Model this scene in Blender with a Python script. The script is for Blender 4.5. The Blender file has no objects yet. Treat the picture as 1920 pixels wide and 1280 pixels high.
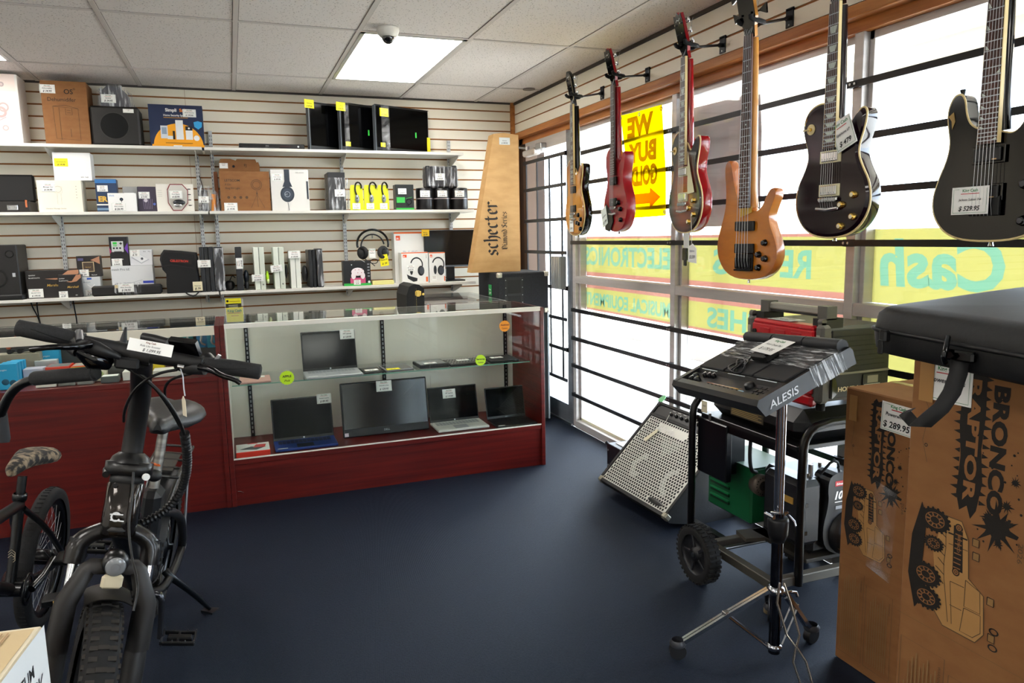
import bpy, math, random
from mathutils import Vector, Matrix
from mathutils.geometry import delaunay_2d_cdt
random.seed(7)
PI = math.pi
sc = bpy.context.scene
COL = sc.collection

# ------------------------------------------------------------ camera, world, lights, exposure
def _axes(yaw, pit, rol):
    yaw, pit, rol = map(math.radians, (yaw, pit, rol))
    fw = Vector((math.sin(yaw)*math.cos(pit), math.cos(yaw)*math.cos(pit), math.sin(pit)))
    r = Vector((math.cos(yaw), -math.sin(yaw), 0)); u = r.cross(fw)
    c, s = math.cos(rol), math.sin(rol)
    return c*r + s*u, -s*r + c*u, fw
CR, CU, CW = _axes(20.5437, -8.0752, -1.13414)
CAM = Vector((0, 0, 1.384)); FPX = 1386.55
cd = bpy.data.cameras.new('camera'); cam = bpy.data.objects.new('camera', cd); COL.objects.link(cam)
cd.sensor_width = 36; cd.lens = 36*FPX/1920; cd.clip_start = .05; cd.clip_end = 200
cam.matrix_world = Matrix(((CR.x, CU.x, -CW.x, CAM.x), (CR.y, CU.y, -CW.y, CAM.y), (CR.z, CU.z, -CW.z, CAM.z), (0, 0, 0, 1)))
sc.camera = cam
sc.view_settings.view_transform = 'Standard'; sc.view_settings.look = 'None'
sc.view_settings.gamma = 1; sc.view_settings.use_curve_mapping = False
sc.view_settings.exposure = 1.0
sc.cycles.use_denoising = True
sc.cycles.max_bounces = 10; sc.cycles.transparent_max_bounces = 24
sc.cycles.caustics_reflective = False; sc.cycles.caustics_refractive = False
sc.cycles.sample_clamp_indirect = 6
W = bpy.data.worlds.new('sky'); sc.world = W; W.use_nodes = True
wn = W.node_tree; bg = wn.nodes['Background']
bg.inputs[0].default_value = (.74, .86, 1.0, 1); bg.inputs[1].default_value = 6.5
def lamp(name, kind, loc, rot, e, color=(1, 1, 1), **k):
    l = bpy.data.lights.new(name, kind); l.energy = e; l.color = color
    for a, b in k.items(): setattr(l, a, b)
    o = bpy.data.objects.new(name, l); COL.objects.link(o); o.location = loc; o.rotation_euler = rot
    return o
sun = lamp('sun', 'SUN', (6, 0, 8), (math.radians(-22), math.radians(12), 0), 12.0, (1, .95, .87), angle=.02)
for k, (y0, y1, z0, z1) in enumerate(((-3.0, -.25, .06, 2.1), (-.2, 4.72, .06, 2.12), (4.85, 5.68, .15, 2.05))):
    p = lamp('sky_portal', 'AREA', (2.40, (y0+y1)/2, (z0+z1)/2), (0, math.radians(90), 0), 1, shape='RECTANGLE', size=z1-z0, size_y=y1-y0)
    p.data.cycles.is_portal = True
PANEL = 7.5      # emission of the ceiling panels

# ------------------------------------------------------------ calibrated rays: pixel of the photograph -> point on a plane
def ray(x, y): return CW + CR*((x-960)/FPX) - CU*((y-640)/FPX)
def onz(x, y, z): d = ray(x, y); return CAM + d*((z-CAM.z)/d.z)
def ony(x, y, Y): d = ray(x, y); return CAM + d*((Y-CAM.y)/d.y)
def onx(x, y, X): d = ray(x, y); return CAM + d*((X-CAM.x)/d.x)
def onw(x, y, w): return CAM + ray(x, y)*w

# ------------------------------------------------------------ materials
MC = {}
def lin(c): return c/12.92 if c <= .04045 else ((c+.055)/1.055)**2.4
def hx(s):
    c = [lin(int(s.lstrip('#')[i:i+2], 16)/255) for i in (0, 2, 4)]
    k = .5 if max(c) < .045 else 1      # blacks of plastic and rubber are deeper than their swatch
    return tuple(v*k for v in c)
def m(c, r=.5, met=0, spec=None, coat=0, em=0, alpha=1, sheen=0, trans=0):
    key = (c, r, met, spec, coat, em, alpha, sheen, trans)
    if key in MC: return MC[key]
    mt = bpy.data.materials.new('paint_' + c.strip('#')); mt.use_nodes = True
    b = mt.node_tree.nodes['Principled BSDF']
    b.inputs['Base Color'].default_value = (*hx(c), 1); b.inputs['Roughness'].default_value = r; b.inputs['Metallic'].default_value = met
    if spec is not None: b.inputs['Specular IOR Level'].default_value = spec
    b.inputs['Coat Weight'].default_value = coat; b.inputs['Coat Roughness'].default_value = .06
    b.inputs['Sheen Weight'].default_value = sheen
    if em: b.inputs['Emission Color'].default_value = (*hx(c), 1); b.inputs['Emission Strength'].default_value = em
    MC[key] = mt; return mt
def nodes(name):
    mt = bpy.data.materials.new(name); mt.use_nodes = True; nt = mt.node_tree
    return mt, nt, nt.nodes['Principled BSDF'], nt.nodes.new, nt.links.new
def grainy(name, c1, c2, scale, r=.5, bump=.1, det=6, met=0, coat=0, lo=.35, hi=.65, spec=None, dist=.002, kind='NOISE'):
    """two colours mixed by a stretched noise, with a little bump"""
    mt, nt, b, N, L = nodes(name)
    tc = N('ShaderNodeTexCoord'); mp = N('ShaderNodeMapping'); mp.inputs['Scale'].default_value = scale
    L(tc.outputs['Object'], mp.inputs[0])
    if kind == 'VORONOI':
        nz = N('ShaderNodeTexVoronoi'); nz.inputs['Scale'].default_value = 1; out = nz.outputs['Distance']
    else:
        nz = N('ShaderNodeTexNoise'); nz.inputs['Scale'].default_value = 1; nz.inputs['Detail'].default_value = det; out = nz.outputs['Fac']
    L(mp.outputs[0], nz.inputs['Vector'])
    cr = N('ShaderNodeValToRGB'); cr.color_ramp.elements[0].position = lo; cr.color_ramp.elements[1].position = hi
    cr.color_ramp.elements[0].color = (*hx(c1), 1); cr.color_ramp.elements[1].color = (*hx(c2), 1)
    L(out, cr.inputs[0]); L(cr.outputs[0], b.inputs['Base Color'])
    if bump:
        bp = N('ShaderNodeBump'); bp.inputs['Strength'].default_value = bump; bp.inputs['Distance'].default_value = dist
        L(out, bp.inputs['Height']); L(bp.outputs[0], b.inputs['Normal'])
    b.inputs['Roughness'].default_value = r; b.inputs['Metallic'].default_value = met; b.inputs['Coat Weight'].default_value = coat
    b.inputs['Coat Roughness'].default_value = .05
    if spec is not None: b.inputs['Specular IOR Level'].default_value = spec
    return mt
def glass_mat(name, tint=(1, 1, 1), refl=1.0, rough=.01, base=.02):
    mt = bpy.data.materials.new(name); mt.use_nodes = True; nt = mt.node_tree; nt.nodes.clear(); N, L = nt.nodes.new, nt.links.new
    o = N('ShaderNodeOutputMaterial'); t = N('ShaderNodeBsdfTransparent'); t.inputs[0].default_value = (*tint, 1)
    g = N('ShaderNodeBsdfGlossy'); g.inputs['Roughness'].default_value = rough
    lw = N('ShaderNodeLayerWeight'); lw.inputs[0].default_value = .5
    pw = N('ShaderNodeMath'); pw.operation = 'POWER'; pw.inputs[1].default_value = 3.2; L(lw.outputs['Facing'], pw.inputs[0])
    ma = N('ShaderNodeMath'); ma.operation = 'MULTIPLY_ADD'; ma.inputs[1].default_value = .8*refl; ma.inputs[2].default_value = base; ma.use_clamp = True
    L(pw.outputs[0], ma.inputs[0])
    mx = N('ShaderNodeMixShader'); L(ma.outputs[0], mx.inputs[0]); L(t.outputs[0], mx.inputs[1]); L(g.outputs[0], mx.inputs[2]); L(mx.outputs[0], o.inputs[0])
    return mt
def film_mat(name, c, clear=.3, trans=.75):
    """printed translucent film: daylight comes through it"""
    mt = bpy.data.materials.new(name); mt.use_nodes = True; nt = mt.node_tree; nt.nodes.clear(); N, L = nt.nodes.new, nt.links.new
    o = N('ShaderNodeOutputMaterial'); col = (*hx(c), 1)
    t = N('ShaderNodeBsdfTransparent'); t.inputs[0].default_value = col
    tl = N('ShaderNodeBsdfTranslucent'); tl.inputs[0].default_value = col
    df = N('ShaderNodeBsdfDiffuse'); df.inputs[0].default_value = col
    a = N('ShaderNodeMixShader'); a.inputs[0].default_value = trans; L(df.outputs[0], a.inputs[1]); L(tl.outputs[0], a.inputs[2])
    b = N('ShaderNodeMixShader'); b.inputs[0].default_value = clear; L(a.outputs[0], b.inputs[1]); L(t.outputs[0], b.inputs[2])
    L(b.outputs[0], o.inputs[0]); return mt
def wrap_mat(name='stretch_wrap', scale=(8, 60, 8), amount=.5):
    mt = bpy.data.materials.new(name); mt.use_nodes = True; nt = mt.node_tree; nt.nodes.clear(); N, L = nt.nodes.new, nt.links.new
    o = N('ShaderNodeOutputMaterial'); t = N('ShaderNodeBsdfTransparent'); p = N('ShaderNodeBsdfPrincipled')
    p.inputs['Base Color'].default_value = (.75, .77, .8, 1); p.inputs['Roughness'].default_value = .12
    tc = N('ShaderNodeTexCoord'); mp = N('ShaderNodeMapping'); mp.inputs['Scale'].default_value = scale; L(tc.outputs['Object'], mp.inputs[0])
    nz = N('ShaderNodeTexNoise'); nz.inputs['Scale'].default_value = 1; nz.inputs['Detail'].default_value = 5; nz.inputs['Distortion'].default_value = .6; L(mp.outputs[0], nz.inputs['Vector'])
    cr = N('ShaderNodeValToRGB'); cr.color_ramp.elements[0].position = .48; cr.color_ramp.elements[1].position = .72
    cr.color_ramp.elements[0].color = (.04, .04, .04, 1); cr.color_ramp.elements[1].color = (amount, amount, amount, 1); L(nz.outputs['Fac'], cr.inputs[0])
    bp = N('ShaderNodeBump'); bp.inputs['Strength'].default_value = 1; bp.inputs['Distance'].default_value = .004; L(nz.outputs['Fac'], bp.inputs['Height']); L(bp.outputs[0], p.inputs['Normal'])
    mx = N('ShaderNodeMixShader'); L(cr.outputs[0], mx.inputs[0]); L(t.outputs[0], mx.inputs[1]); L(p.outputs[0], mx.inputs[2]); L(mx.outputs[0], o.inputs[0])
    return mt
BLACK = m('#101012', .45); MATT = m('#0e0e10', .8); GLOSS = m('#060608', .10, spec=.35, coat=.15); SATIN = m('#17181a', .35)
RUBBER = grainy('black_rubber', '#141415', '#202022', (40, 40, 40), .85, .2)
WHITE = m('#e9e7e0', .5); PAPER = m('#f4f4f0', .7); INK = m('#15151c', .7); BLUEINK = m('#1c2a66', .7)
YEL = m('#f5ea1c', .6); CHROME = m('#d8dadd', .12, 1); STEEL = m('#a9abad', .3, 1); ALU = grainy('aluminium_frame', '#bab6b4', '#c8c4c2', (3, 3, 30), .38, .02, met=.25)
GOLDM = m('#d9b45a', .2, 1); PLACARD_G = m('#1c7a3c', .6); RED = m('#c41420', .4); SILVER = m('#b9bcc0', .35, .7)
BAR = m('#1d1b1f', .45, .3); LAM_WHITE = m('#dcdad2', .45)
CARD = grainy('cardboard', '#86582f', '#8f6136', (14, 14, 30), .8, .1, dist=.001)
CARD_D = m('#7d5a33', .85)
MAHOG = grainy('mahogany_laminate', '#470a08', '#6c1811', (1.6, 1.6, 42), .34, .03, det=8, lo=.3, hi=.7)
PINE = grainy('pine_trim', '#9c5a24', '#c07f3e', (30, 2.2, 30), .5, .05)
GLASS = glass_mat('clear_glass', (.965, .985, .975)); PANE = glass_mat('window_glass', (.97, .98, .985), .6)
GLASS_EDGE = m('#7fae9c', .15, spec=.8)
SCREEN = m('#08090b', .10, spec=.16); SCREEN_M = m('#25272a', .22)
CLEAR = glass_mat('clear_plastic', (.95, .96, .97), 1.1, .08, .10)
WRAP = wrap_mat(); WRAP_X = wrap_mat('stretch_wrap_fine', (60, 9, 9), .75); WRAP_P = wrap_mat('stretch_wrap_pad', (14, 120, 9), .95)

# ------------------------------------------------------------ mesh builder
TXT = {}
def text_geo(s, bold, shear, space):
    key = (s, bold, shear, space)
    if key not in TXT:
        cu = bpy.data.curves.new('t', 'FONT'); cu.body = s; cu.size = 1; cu.offset = bold; cu.shear = shear; cu.space_character = space
        cu.resolution_u = 3; cu.fill_mode = 'FRONT'
        o = bpy.data.objects.new('t', cu); COL.objects.link(o)
        dg = bpy.context.evaluated_depsgraph_get(); me = bpy.data.meshes.new_from_object(o.evaluated_get(dg))
        v = [tuple(q.co) for q in me.vertices]; f = [tuple(p.vertices) for p in me.polygons]
        bpy.data.objects.remove(o); bpy.data.curves.remove(cu); bpy.data.meshes.remove(me)
        xs = [a[0] for a in v] or [0]
        TXT[key] = (v, f, min(xs), max(xs))
    return TXT[key]
def T(x=0, y=0, z=0): return Matrix.Translation((x, y, z))
def RZ(d): return Matrix.Rotation(math.radians(d), 4, 'Z')
def RX(d): return Matrix.Rotation(math.radians(d), 4, 'X')
def RY(d): return Matrix.Rotation(math.radians(d), 4, 'Y')
def FR(o, u, v):
    """frame with origin o, axes u (right) and v (up); its third axis is the outward normal"""
    u = Vector(u).normalized(); v = Vector(v); n = u.cross(v).normalized(); v = n.cross(u); o = Vector(o)
    return Matrix(((u.x, v.x, n.x, o.x), (u.y, v.y, n.y, o.y), (u.z, v.z, n.z, o.z), (0, 0, 0, 1)))
FRONT = Matrix(((1, 0, 0, 0), (0, 0, -1, 0), (0, 1, 0, 0), (0, 0, 0, 1)))   # u = +x, v = +z, normal -y
class MB:
    def __init__(s, M=None, root=None):
        """root given: coordinates are world coordinates of a part that hangs on that root"""
        s.v, s.f, s.mi, s.sm, s.mats = [], [], [], [], []
        s.B = ROOTM[root.name].inverted() if root is not None else Matrix()
        s.M = (M or Matrix()); s.zz = 0.0006; s.dz = .00018
    def at(s, M): s.M = M; s.zz = .0006; return s
    def add(s, vs, fs, mat, sm=False):
        if mat not in s.mats: s.mats.append(mat)
        k = s.mats.index(mat); n = len(s.v); X = s.B @ s.M
        s.v += [tuple(X @ Vector(q)) for q in vs]
        for f in fs: s.f.append(tuple(n+i for i in f)); s.mi.append(k); s.sm.append(sm)
        return s
    def box(s, x0, x1, y0, y1, z0, z1, mat, b=0):
        x0, x1 = sorted((x0, x1)); y0, y1 = sorted((y0, y1)); z0, z1 = sorted((z0, z1))
        if not b:
            return s.add([(x0, y0, z0), (x1, y0, z0), (x1, y1, z0), (x0, y1, z0), (x0, y0, z1), (x1, y0, z1), (x1, y1, z1), (x0, y1, z1)],
                         [(0, 3, 2, 1), (4, 5, 6, 7), (0, 1, 5, 4), (1, 2, 6, 5), (2, 3, 7, 6), (3, 0, 4, 7)], mat)
        b = min(b, (x1-x0)*.49, (y1-y0)*.49, (z1-z0)*.49); vs = []; L = {}
        for i in (0, 1):
            for j in (0, 1):
                for k in (0, 1):
                    c = (x1 if i else x0, y1 if j else y0, z1 if k else z0); q = (b if not i else -b, b if not j else -b, b if not k else -b)
                    for a in range(3):
                        p = [c[t] if t == a else c[t]+q[t] for t in range(3)]; L[i, j, k, a] = len(vs); vs.append(tuple(p))
        fs = []
        for a in range(3):
            o1, o2 = [t for t in range(3) if t != a]
            for e in (0, 1):
                q = []
                for (p1, p2) in ((0, 0), (1, 0), (1, 1), (0, 1)):
                    ix = [0, 0, 0]; ix[a] = e; ix[o1] = p1; ix[o2] = p2; q.append(L[ix[0], ix[1], ix[2], a])
                fs.append(q)
            for p1 in (0, 1):
                for p2 in (0, 1):
                    i0 = [0, 0, 0]; i0[o1] = p1; i0[o2] = p2; i1 = list(i0); i1[a] = 1
                    fs.append([L[(*i0, o1)], L[(*i0, o2)], L[(*i1, o2)], L[(*i1, o1)]])
        for i in (0, 1):
            for j in (0, 1):
                for k in (0, 1): fs.append([L[i, j, k, 0], L[i, j, k, 1], L[i, j, k, 2]])
        return s.add(vs, fs, mat)
    def cyl(s, p0, p1, r0, mat, r1=None, n=16, caps=True, sm=True):
        r1 = r0 if r1 is None else r1; p0, p1 = Vector(p0), Vector(p1); d = (p1-p0).normalized()
        a = d.orthogonal().normalized(); b = d.cross(a); vs = []
        for p, r in ((p0, r0), (p1, r1)):
            for i in range(n): t = 2*PI*i/n; vs.append(tuple(p + (a*math.cos(t)+b*math.sin(t))*r))
        s.add(vs, [(i, (i+1) % n, n+(i+1) % n, n+i) for i in range(n)], mat, sm)
        if caps: s.add(vs[:n], [tuple(range(n))[::-1]], mat); s.add(vs[n:], [tuple(range(n))], mat)
        return s
    def tube(s, pts, r, mat, n=8, closed=False, caps=True, sq=None, smooth=0):
        P = [Vector(p) for p in pts]
        R = list(r) if isinstance(r, (list, tuple)) else [r]*len(P)
        for _ in range(smooth):
            Q, q = [P[0]], [R[0]]
            for i in range(len(P)-1):
                Q += [P[i]*.75+P[i+1]*.25, P[i]*.25+P[i+1]*.75]; q += [R[i]*.75+R[i+1]*.25, R[i]*.25+R[i+1]*.75]
            P, R = Q+[P[-1]], q+[R[-1]]
        k = len(P); vs = []; a = None
        for i in range(k):
            d = ((P[(i+1) % k]-P[i-1]) if closed else (P[min(i+1, k-1)]-P[max(i-1, 0)]))
            d = d.normalized() if d.length > 1e-9 else Vector((0, 0, 1))
            if a is None: a = Vector(sq).cross(d).normalized() if sq else d.orthogonal().normalized()
            else: a = (a - d*a.dot(d)); a = a.normalized() if a.length > 1e-6 else d.orthogonal().normalized()
            b = d.cross(a)
            for j in range(n): t = 2*PI*(j+.5)/n; vs.append(tuple(P[i] + (a*math.cos(t)+b*math.sin(t))*R[i]))
        fs = [(i*n+j, i*n+(j+1) % n, ((i+1) % k)*n+(j+1) % n, ((i+1) % k)*n+j) for i in range(k if closed else k-1) for j in range(n)]
        s.add(vs, fs, mat, n > 4)
        if caps and not closed: s.add(vs[:n], [tuple(range(n))[::-1]], mat); s.add(vs[-n:], [tuple(range(n))], mat)
        return s
    def lathe(s, prof, mat, M=None, n=24, sm=True):
        """profile of (radius, height) about the local z axis"""
        k = len(prof); vs = []
        for r, h in prof:
            for i in range(n): t = 2*PI*i/n; vs.append((r*math.cos(t), r*math.sin(t), h))
        if M is not None: vs = [tuple(M @ Vector(q)) for q in vs]
        return s.add(vs, [(i*n+j, i*n+(j+1) % n, (i+1)*n+(j+1) % n, (i+1)*n+j) for i in range(k-1) for j in range(n)], mat, sm)
    def torus(s, c, ax, R, r, mat, n=40, k=10, flat=1.0):
        M = Vector(ax).to_track_quat('Z', 'Y').to_matrix().to_4x4(); M.translation = Vector(c)
        pr = [(R+r*math.cos(2*PI*i/k), r*flat*math.sin(2*PI*i/k)) for i in range(k+1)]
        return s.lathe(pr, mat, M, n)
    def ell(s, c, rx, ry, rz, mat, n=16, k=8, z0=-1, z1=1):
        pr = []
        for i in range(k+1): t = math.asin(z0)+(math.asin(z1)-math.asin(z0))*i/k; pr.append((math.cos(t), math.sin(t)))
        M = T(*c) @ Matrix.Diagonal((rx, ry, rz, 1)); return s.lathe(pr, mat, M, n)
    def prism(s, poly, z0, z1, mat, side=None, sm=False):
        n = len(poly); vs = [(x, y, z0) for x, y in poly]+[(x, y, z1) for x, y in poly]
        s.add(vs, [tuple(range(n))[::-1], tuple(range(n, 2*n))], mat)
        return s.add(vs, [(i, (i+1) % n, n+(i+1) % n, n+i) for i in range(n)], side or mat, sm)
    # flat marks printed on the local z = 0 face, each a hair above the one before
    def _z(s): s.zz += s.dz; return s.zz
    def rect(s, u0, v0, u1, v1, mat): z = s._z(); return s.add([(u0, v0, z), (u1, v0, z), (u1, v1, z), (u0, v1, z)], [(0, 1, 2, 3)], mat)
    def poly(s, pts, mat): z = s._z(); return s.add([(a, b, z) for a, b in pts], [tuple(range(len(pts)))], mat)
    def disc(s, u, v, r, mat, ry=None, n=28): return s.poly([(u+r*math.cos(2*PI*i/n), v+(ry or r)*math.sin(2*PI*i/n)) for i in range(n)], mat)
    def ring(s, u, v, r0, r1, mat, ry=1.0, n=32, a0=0, a1=360):
        z = s._z(); a0, a1 = math.radians(a0), math.radians(a1); vs = []
        for i in range(n+1):
            t = a0+(a1-a0)*i/n; vs += [(u+r0*math.cos(t), v+r0*ry*math.sin(t), z), (u+r1*math.cos(t), v+r1*ry*math.sin(t), z)]
        return s.add(vs, [(2*i, 2*i+1, 2*i+3, 2*i+2) for i in range(n)], mat)
    def line(s, pts, w, mat, nib=None):
        z = s._z(); vs = []; k = len(pts)
        for i, p in enumerate(pts):
            a, b = pts[max(i-1, 0)], pts[min(i+1, k-1)]
            if nib: nx, ny = nib[0]*w/2, nib[1]*w/2
            else:
                dx, dy = b[0]-a[0], b[1]-a[1]; q = math.hypot(dx, dy) or 1; nx, ny = -dy/q*w/2, dx/q*w/2
            vs += [(p[0]-nx, p[1]-ny, z), (p[0]+nx, p[1]+ny, z)]
        return s.add(vs, [(2*i, 2*i+2, 2*i+3, 2*i+1) for i in range(k-1)], mat)
    def txt(s, st, u, v, size, mat, al='l', bold=0, shear=0, space=1, rot=0, sx=1.0, mirror=False):
        vs, fs, a, b = text_geo(st, bold, shear, space); z = s._z()
        off = {'l': -a, 'c': -(a+b)/2, 'r': -b}[al]; c, q = math.cos(math.radians(rot)), math.sin(math.radians(rot)); out = []
        for x, y, _ in vs:
            x = (x+off)*size*sx*(-1 if mirror else 1); y = y*size; out.append((u+x*c-y*q, v+x*q+y*c, z))
        return s.add(out, fs, mat)
    def build(s, name, parent=None, label=None, fix=True):
        me = bpy.data.meshes.new(name); me.from_pydata(s.v, [], s.f)
        for q in s.mats: me.materials.append(q)
        me.polygons.foreach_set('material_index', s.mi); me.polygons.foreach_set('use_smooth', s.sm); me.update()
        o = bpy.data.objects.new(name, me); COL.objects.link(o)
        if parent is not None: o.parent = parent
        if label: o['label'] = label
        return o
ROOTM = {}
def props(o, label, cat, group=None, kind=None):
    if label: o['label'] = label
    if cat: o['category'] = cat
    if group: o['group'] = group
    if kind: o['kind'] = kind
    return o
def thing(name, label, cat, loc=(0, 0, 0), rz=0, group=None, M=None):
    o = bpy.data.objects.new(name, None); COL.objects.link(o); o.empty_display_size = .05
    X = M if M is not None else T(*loc) @ RZ(rz)
    o.matrix_world = X; ROOTM[o.name] = X.copy(); return props(o, label, cat, group)
def solo(mb, name, label, cat, group=None, M=None):
    o = mb.build(name)
    if M is not None: o.matrix_world = M
    return props(o, label, cat, group)
def struct(mb, name, parent=None):
    o = mb.build(name, parent)
    if parent is None: o['kind'] = 'structure'
    return o
def copy_tree(r, M, label=None, group=None):
    c = r.copy(); COL.objects.link(c); c.matrix_world = M; ROOTM[c.name] = M.copy()
    if label: c['label'] = label
    if group: c['group'] = group
    for ch in list(r.children):
        d = ch.copy(); COL.objects.link(d); d.parent = c
        for g in list(ch.children): e = g.copy(); COL.objects.link(e); e.parent = d
    return c
def tagcard(parent, M, w, h, line='', price='', c=PAPER, ink=INK, name='price_tag'):
    """small price card; M is a frame whose origin is the card's lower left corner"""
    b = MB(M); b.box(0, w, 0, h, 0, .0012, c); b.M = M @ T(0, 0, .0008); b.zz = .0006
    if c is PAPER:
        b.txt('King Cash', w*.5, h*.82, h*.15, PLACARD_G, 'c', bold=.02); b.rect(w*.25, h*.74, w*.75, h*.765, RED)
        b.line([(w*.05, h*.06), (w*.05, h*.92), (w*.2, h*.92)], h*.012, PLACARD_G); b.line([(w*.95, h*.92), (w*.95, h*.06), (w*.05, h*.06)], h*.012, PLACARD_G)
    if line: b.txt(line, w*.5, h*.5, min(h*.2, w*1.5/max(4, len(line))), ink, 'c', bold=.01, shear=.2)
    if price:
        b.txt(price, w*.5, h*.14, min(h*.34, w*1.3/max(3, len(price))), ink, 'c', bold=.02, shear=.25)
    return b.build(name, parent)

# ------------------------------------------------------------ the room
XW, YW, HC = 2.223, 5.777, 2.45       # right wall face, back wall face, ceiling
XL, YB = -4.6, -3.2
CARPET = None
def carpet():
    mt, nt, b, N, L = nodes('navy_carpet')
    tc = N('ShaderNodeTexCoord'); mp = N('ShaderNodeMapping'); mp.inputs['Scale'].default_value = (120, 60, 1); mp.inputs['Rotation'].default_value = (0, 0, .35); L(tc.outputs['Object'], mp.inputs[0])
    nz = N('ShaderNodeTexNoise'); nz.inputs['Scale'].default_value = 1.6; nz.inputs['Detail'].default_value = 3; L(mp.outputs[0], nz.inputs['Vector'])
    wv = N('ShaderNodeTexWave'); wv.inputs['Scale'].default_value = .9; wv.inputs['Distortion'].default_value = 2.0; wv.inputs['Detail'].default_value = 1; L(mp.outputs[0], wv.inputs['Vector'])
    ml = N('ShaderNodeMath'); ml.operation = 'MULTIPLY'; L(nz.outputs['Fac'], ml.inputs[0]); L(wv.outputs['Fac'], ml.inputs[1])
    big = N('ShaderNodeTexNoise'); big.inputs['Scale'].default_value = 3; L(tc.outputs['Object'], big.inputs['Vector'])
    ad = N('ShaderNodeMath'); ad.operation = 'MULTIPLY_ADD'; ad.inputs[1].default_value = .5; L(big.outputs['Fac'], ad.inputs[0]); L(ml.outputs[0], ad.inputs[2])
    cr = N('ShaderNodeValToRGB'); cr.color_ramp.elements[0].position = .25; cr.color_ramp.elements[1].position = .75
    cr.color_ramp.elements[0].color = (*hx('#07090f'), 1); cr.color_ramp.elements[1].color = (*hx('#121a2c'), 1)
    L(ad.outputs[0], cr.inputs[0]); L(cr.outputs[0], b.inputs['Base Color'])
    bp = N('ShaderNodeBump'); bp.inputs['Strength'].default_value = .7; bp.inputs['Distance'].default_value = .004; L(ml.outputs[0], bp.inputs['Height']); L(bp.outputs[0], b.inputs['Normal'])
    b.inputs['Roughness'].default_value = .62; b.inputs['Specular IOR Level'].default_value = .3; b.inputs['Specular Tint'].default_value = (.50, .68, 1, 1)
    b.inputs['Sheen Weight'].default_value = .05; b.inputs['Sheen Tint'].default_value = (*hx('#9db4e8'), 1)
    return mt
def tiles():
    mt, nt, b, N, L = nodes('ceiling_tile')
    tc = N('ShaderNodeTexCoord'); vo = N('ShaderNodeTexVoronoi'); vo.inputs['Scale'].default_value = 75; L(tc.outputs['Object'], vo.inputs['Vector'])
    nz = N('ShaderNodeTexNoise'); nz.inputs['Scale'].default_value = 60; nz.inputs['Detail'].default_value = 3; L(tc.outputs['Object'], nz.inputs['Vector'])
    ml = N('ShaderNodeMath'); ml.operation = 'MULTIPLY'; L(vo.outputs['Distance'], ml.inputs[0]); L(nz.outputs['Fac'], ml.inputs[1])
    cr = N('ShaderNodeValToRGB'); cr.color_ramp.elements[0].position = .05; cr.color_ramp.elements[1].position = .13
    cr.color_ramp.elements[0].color = (*hx('#a79f99'), 1); cr.color_ramp.elements[1].color = (*hx('#f0eae6'), 1)
    L(ml.outputs[0], cr.inputs[0]); L(cr.outputs[0], b.inputs['Base Color']); b.inputs['Roughness'].default_value = .9; b.inputs['Specular IOR Level'].default_value = .1
    return mt
b = MB(); b.box(XL-.1, 2.262, YB-.1, YW+.1, -.1, 0, carpet()); struct(b, 'floor')
b = MB(); b.box(XL-.1, 2.5, YB-.1, YW+.1, HC, HC+.12, tiles()); ceiling = struct(b, 'ceiling')
GX = [.097+.599*k for k in range(-8, 4)]; GY = [5.22-1.21*k for k in range(0, 8)]
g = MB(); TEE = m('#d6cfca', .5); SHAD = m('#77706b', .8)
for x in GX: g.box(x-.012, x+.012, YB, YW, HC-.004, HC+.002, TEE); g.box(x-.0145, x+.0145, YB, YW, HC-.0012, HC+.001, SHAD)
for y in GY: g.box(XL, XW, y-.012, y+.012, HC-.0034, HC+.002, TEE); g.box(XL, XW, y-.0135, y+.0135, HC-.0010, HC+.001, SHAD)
g.build('ceiling_grid', ceiling)
# ceiling light panels
EMIT = bpy.data.materials.new('light_diffuser'); EMIT.use_nodes = True
_n = EMIT.node_tree; _n.nodes.clear(); _o = _n.nodes.new('ShaderNodeOutputMaterial'); _e = _n.nodes.new('ShaderNodeEmission')
_e.inputs[0].default_value = (1, .955, .90, 1); _e.inputs[1].default_value = PANEL; _n.links.new(_e.outputs[0], _o.inputs[0])
def panel(i, j, lab):
    x0, x1, y0, y1 = GX[i]+.012, GX[i+1]-.012, GY[j+1]+.012, GY[j]-.012
    t = thing('ceiling_light', lab, 'light', ((x0+x1)/2, (y0+y1)/2, HC), group='fluorescent panels in the ceiling')
    f = MB(root=t)
    for q in ((x0, x1, y0, y0+.022), (x0, x1, y1-.022, y1), (x0, x0+.022, y0, y1), (x1-.022, x1, y0, y1)): f.box(*q, HC-.006, HC-.001, m('#c9c8c4', .35, .2))
    f.build('light_frame', t)
    d = MB(root=t); d.box(x0+.02, x1-.02, y0+.02, y1-.02, HC-.0045, HC-.0015, EMIT); d.build('light_diffuser', t)
panel(9, 0, 'lit rectangular ceiling panel beside the dome camera')
panel(5, 0, 'lit ceiling panel at the left edge of the photo')
for i, j in ((5, 3), (1, 0), (1, 3), (9, 5), (5, 6), (1, 5)): panel(i, j, 'lit ceiling panel out of view behind the camera')
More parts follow.
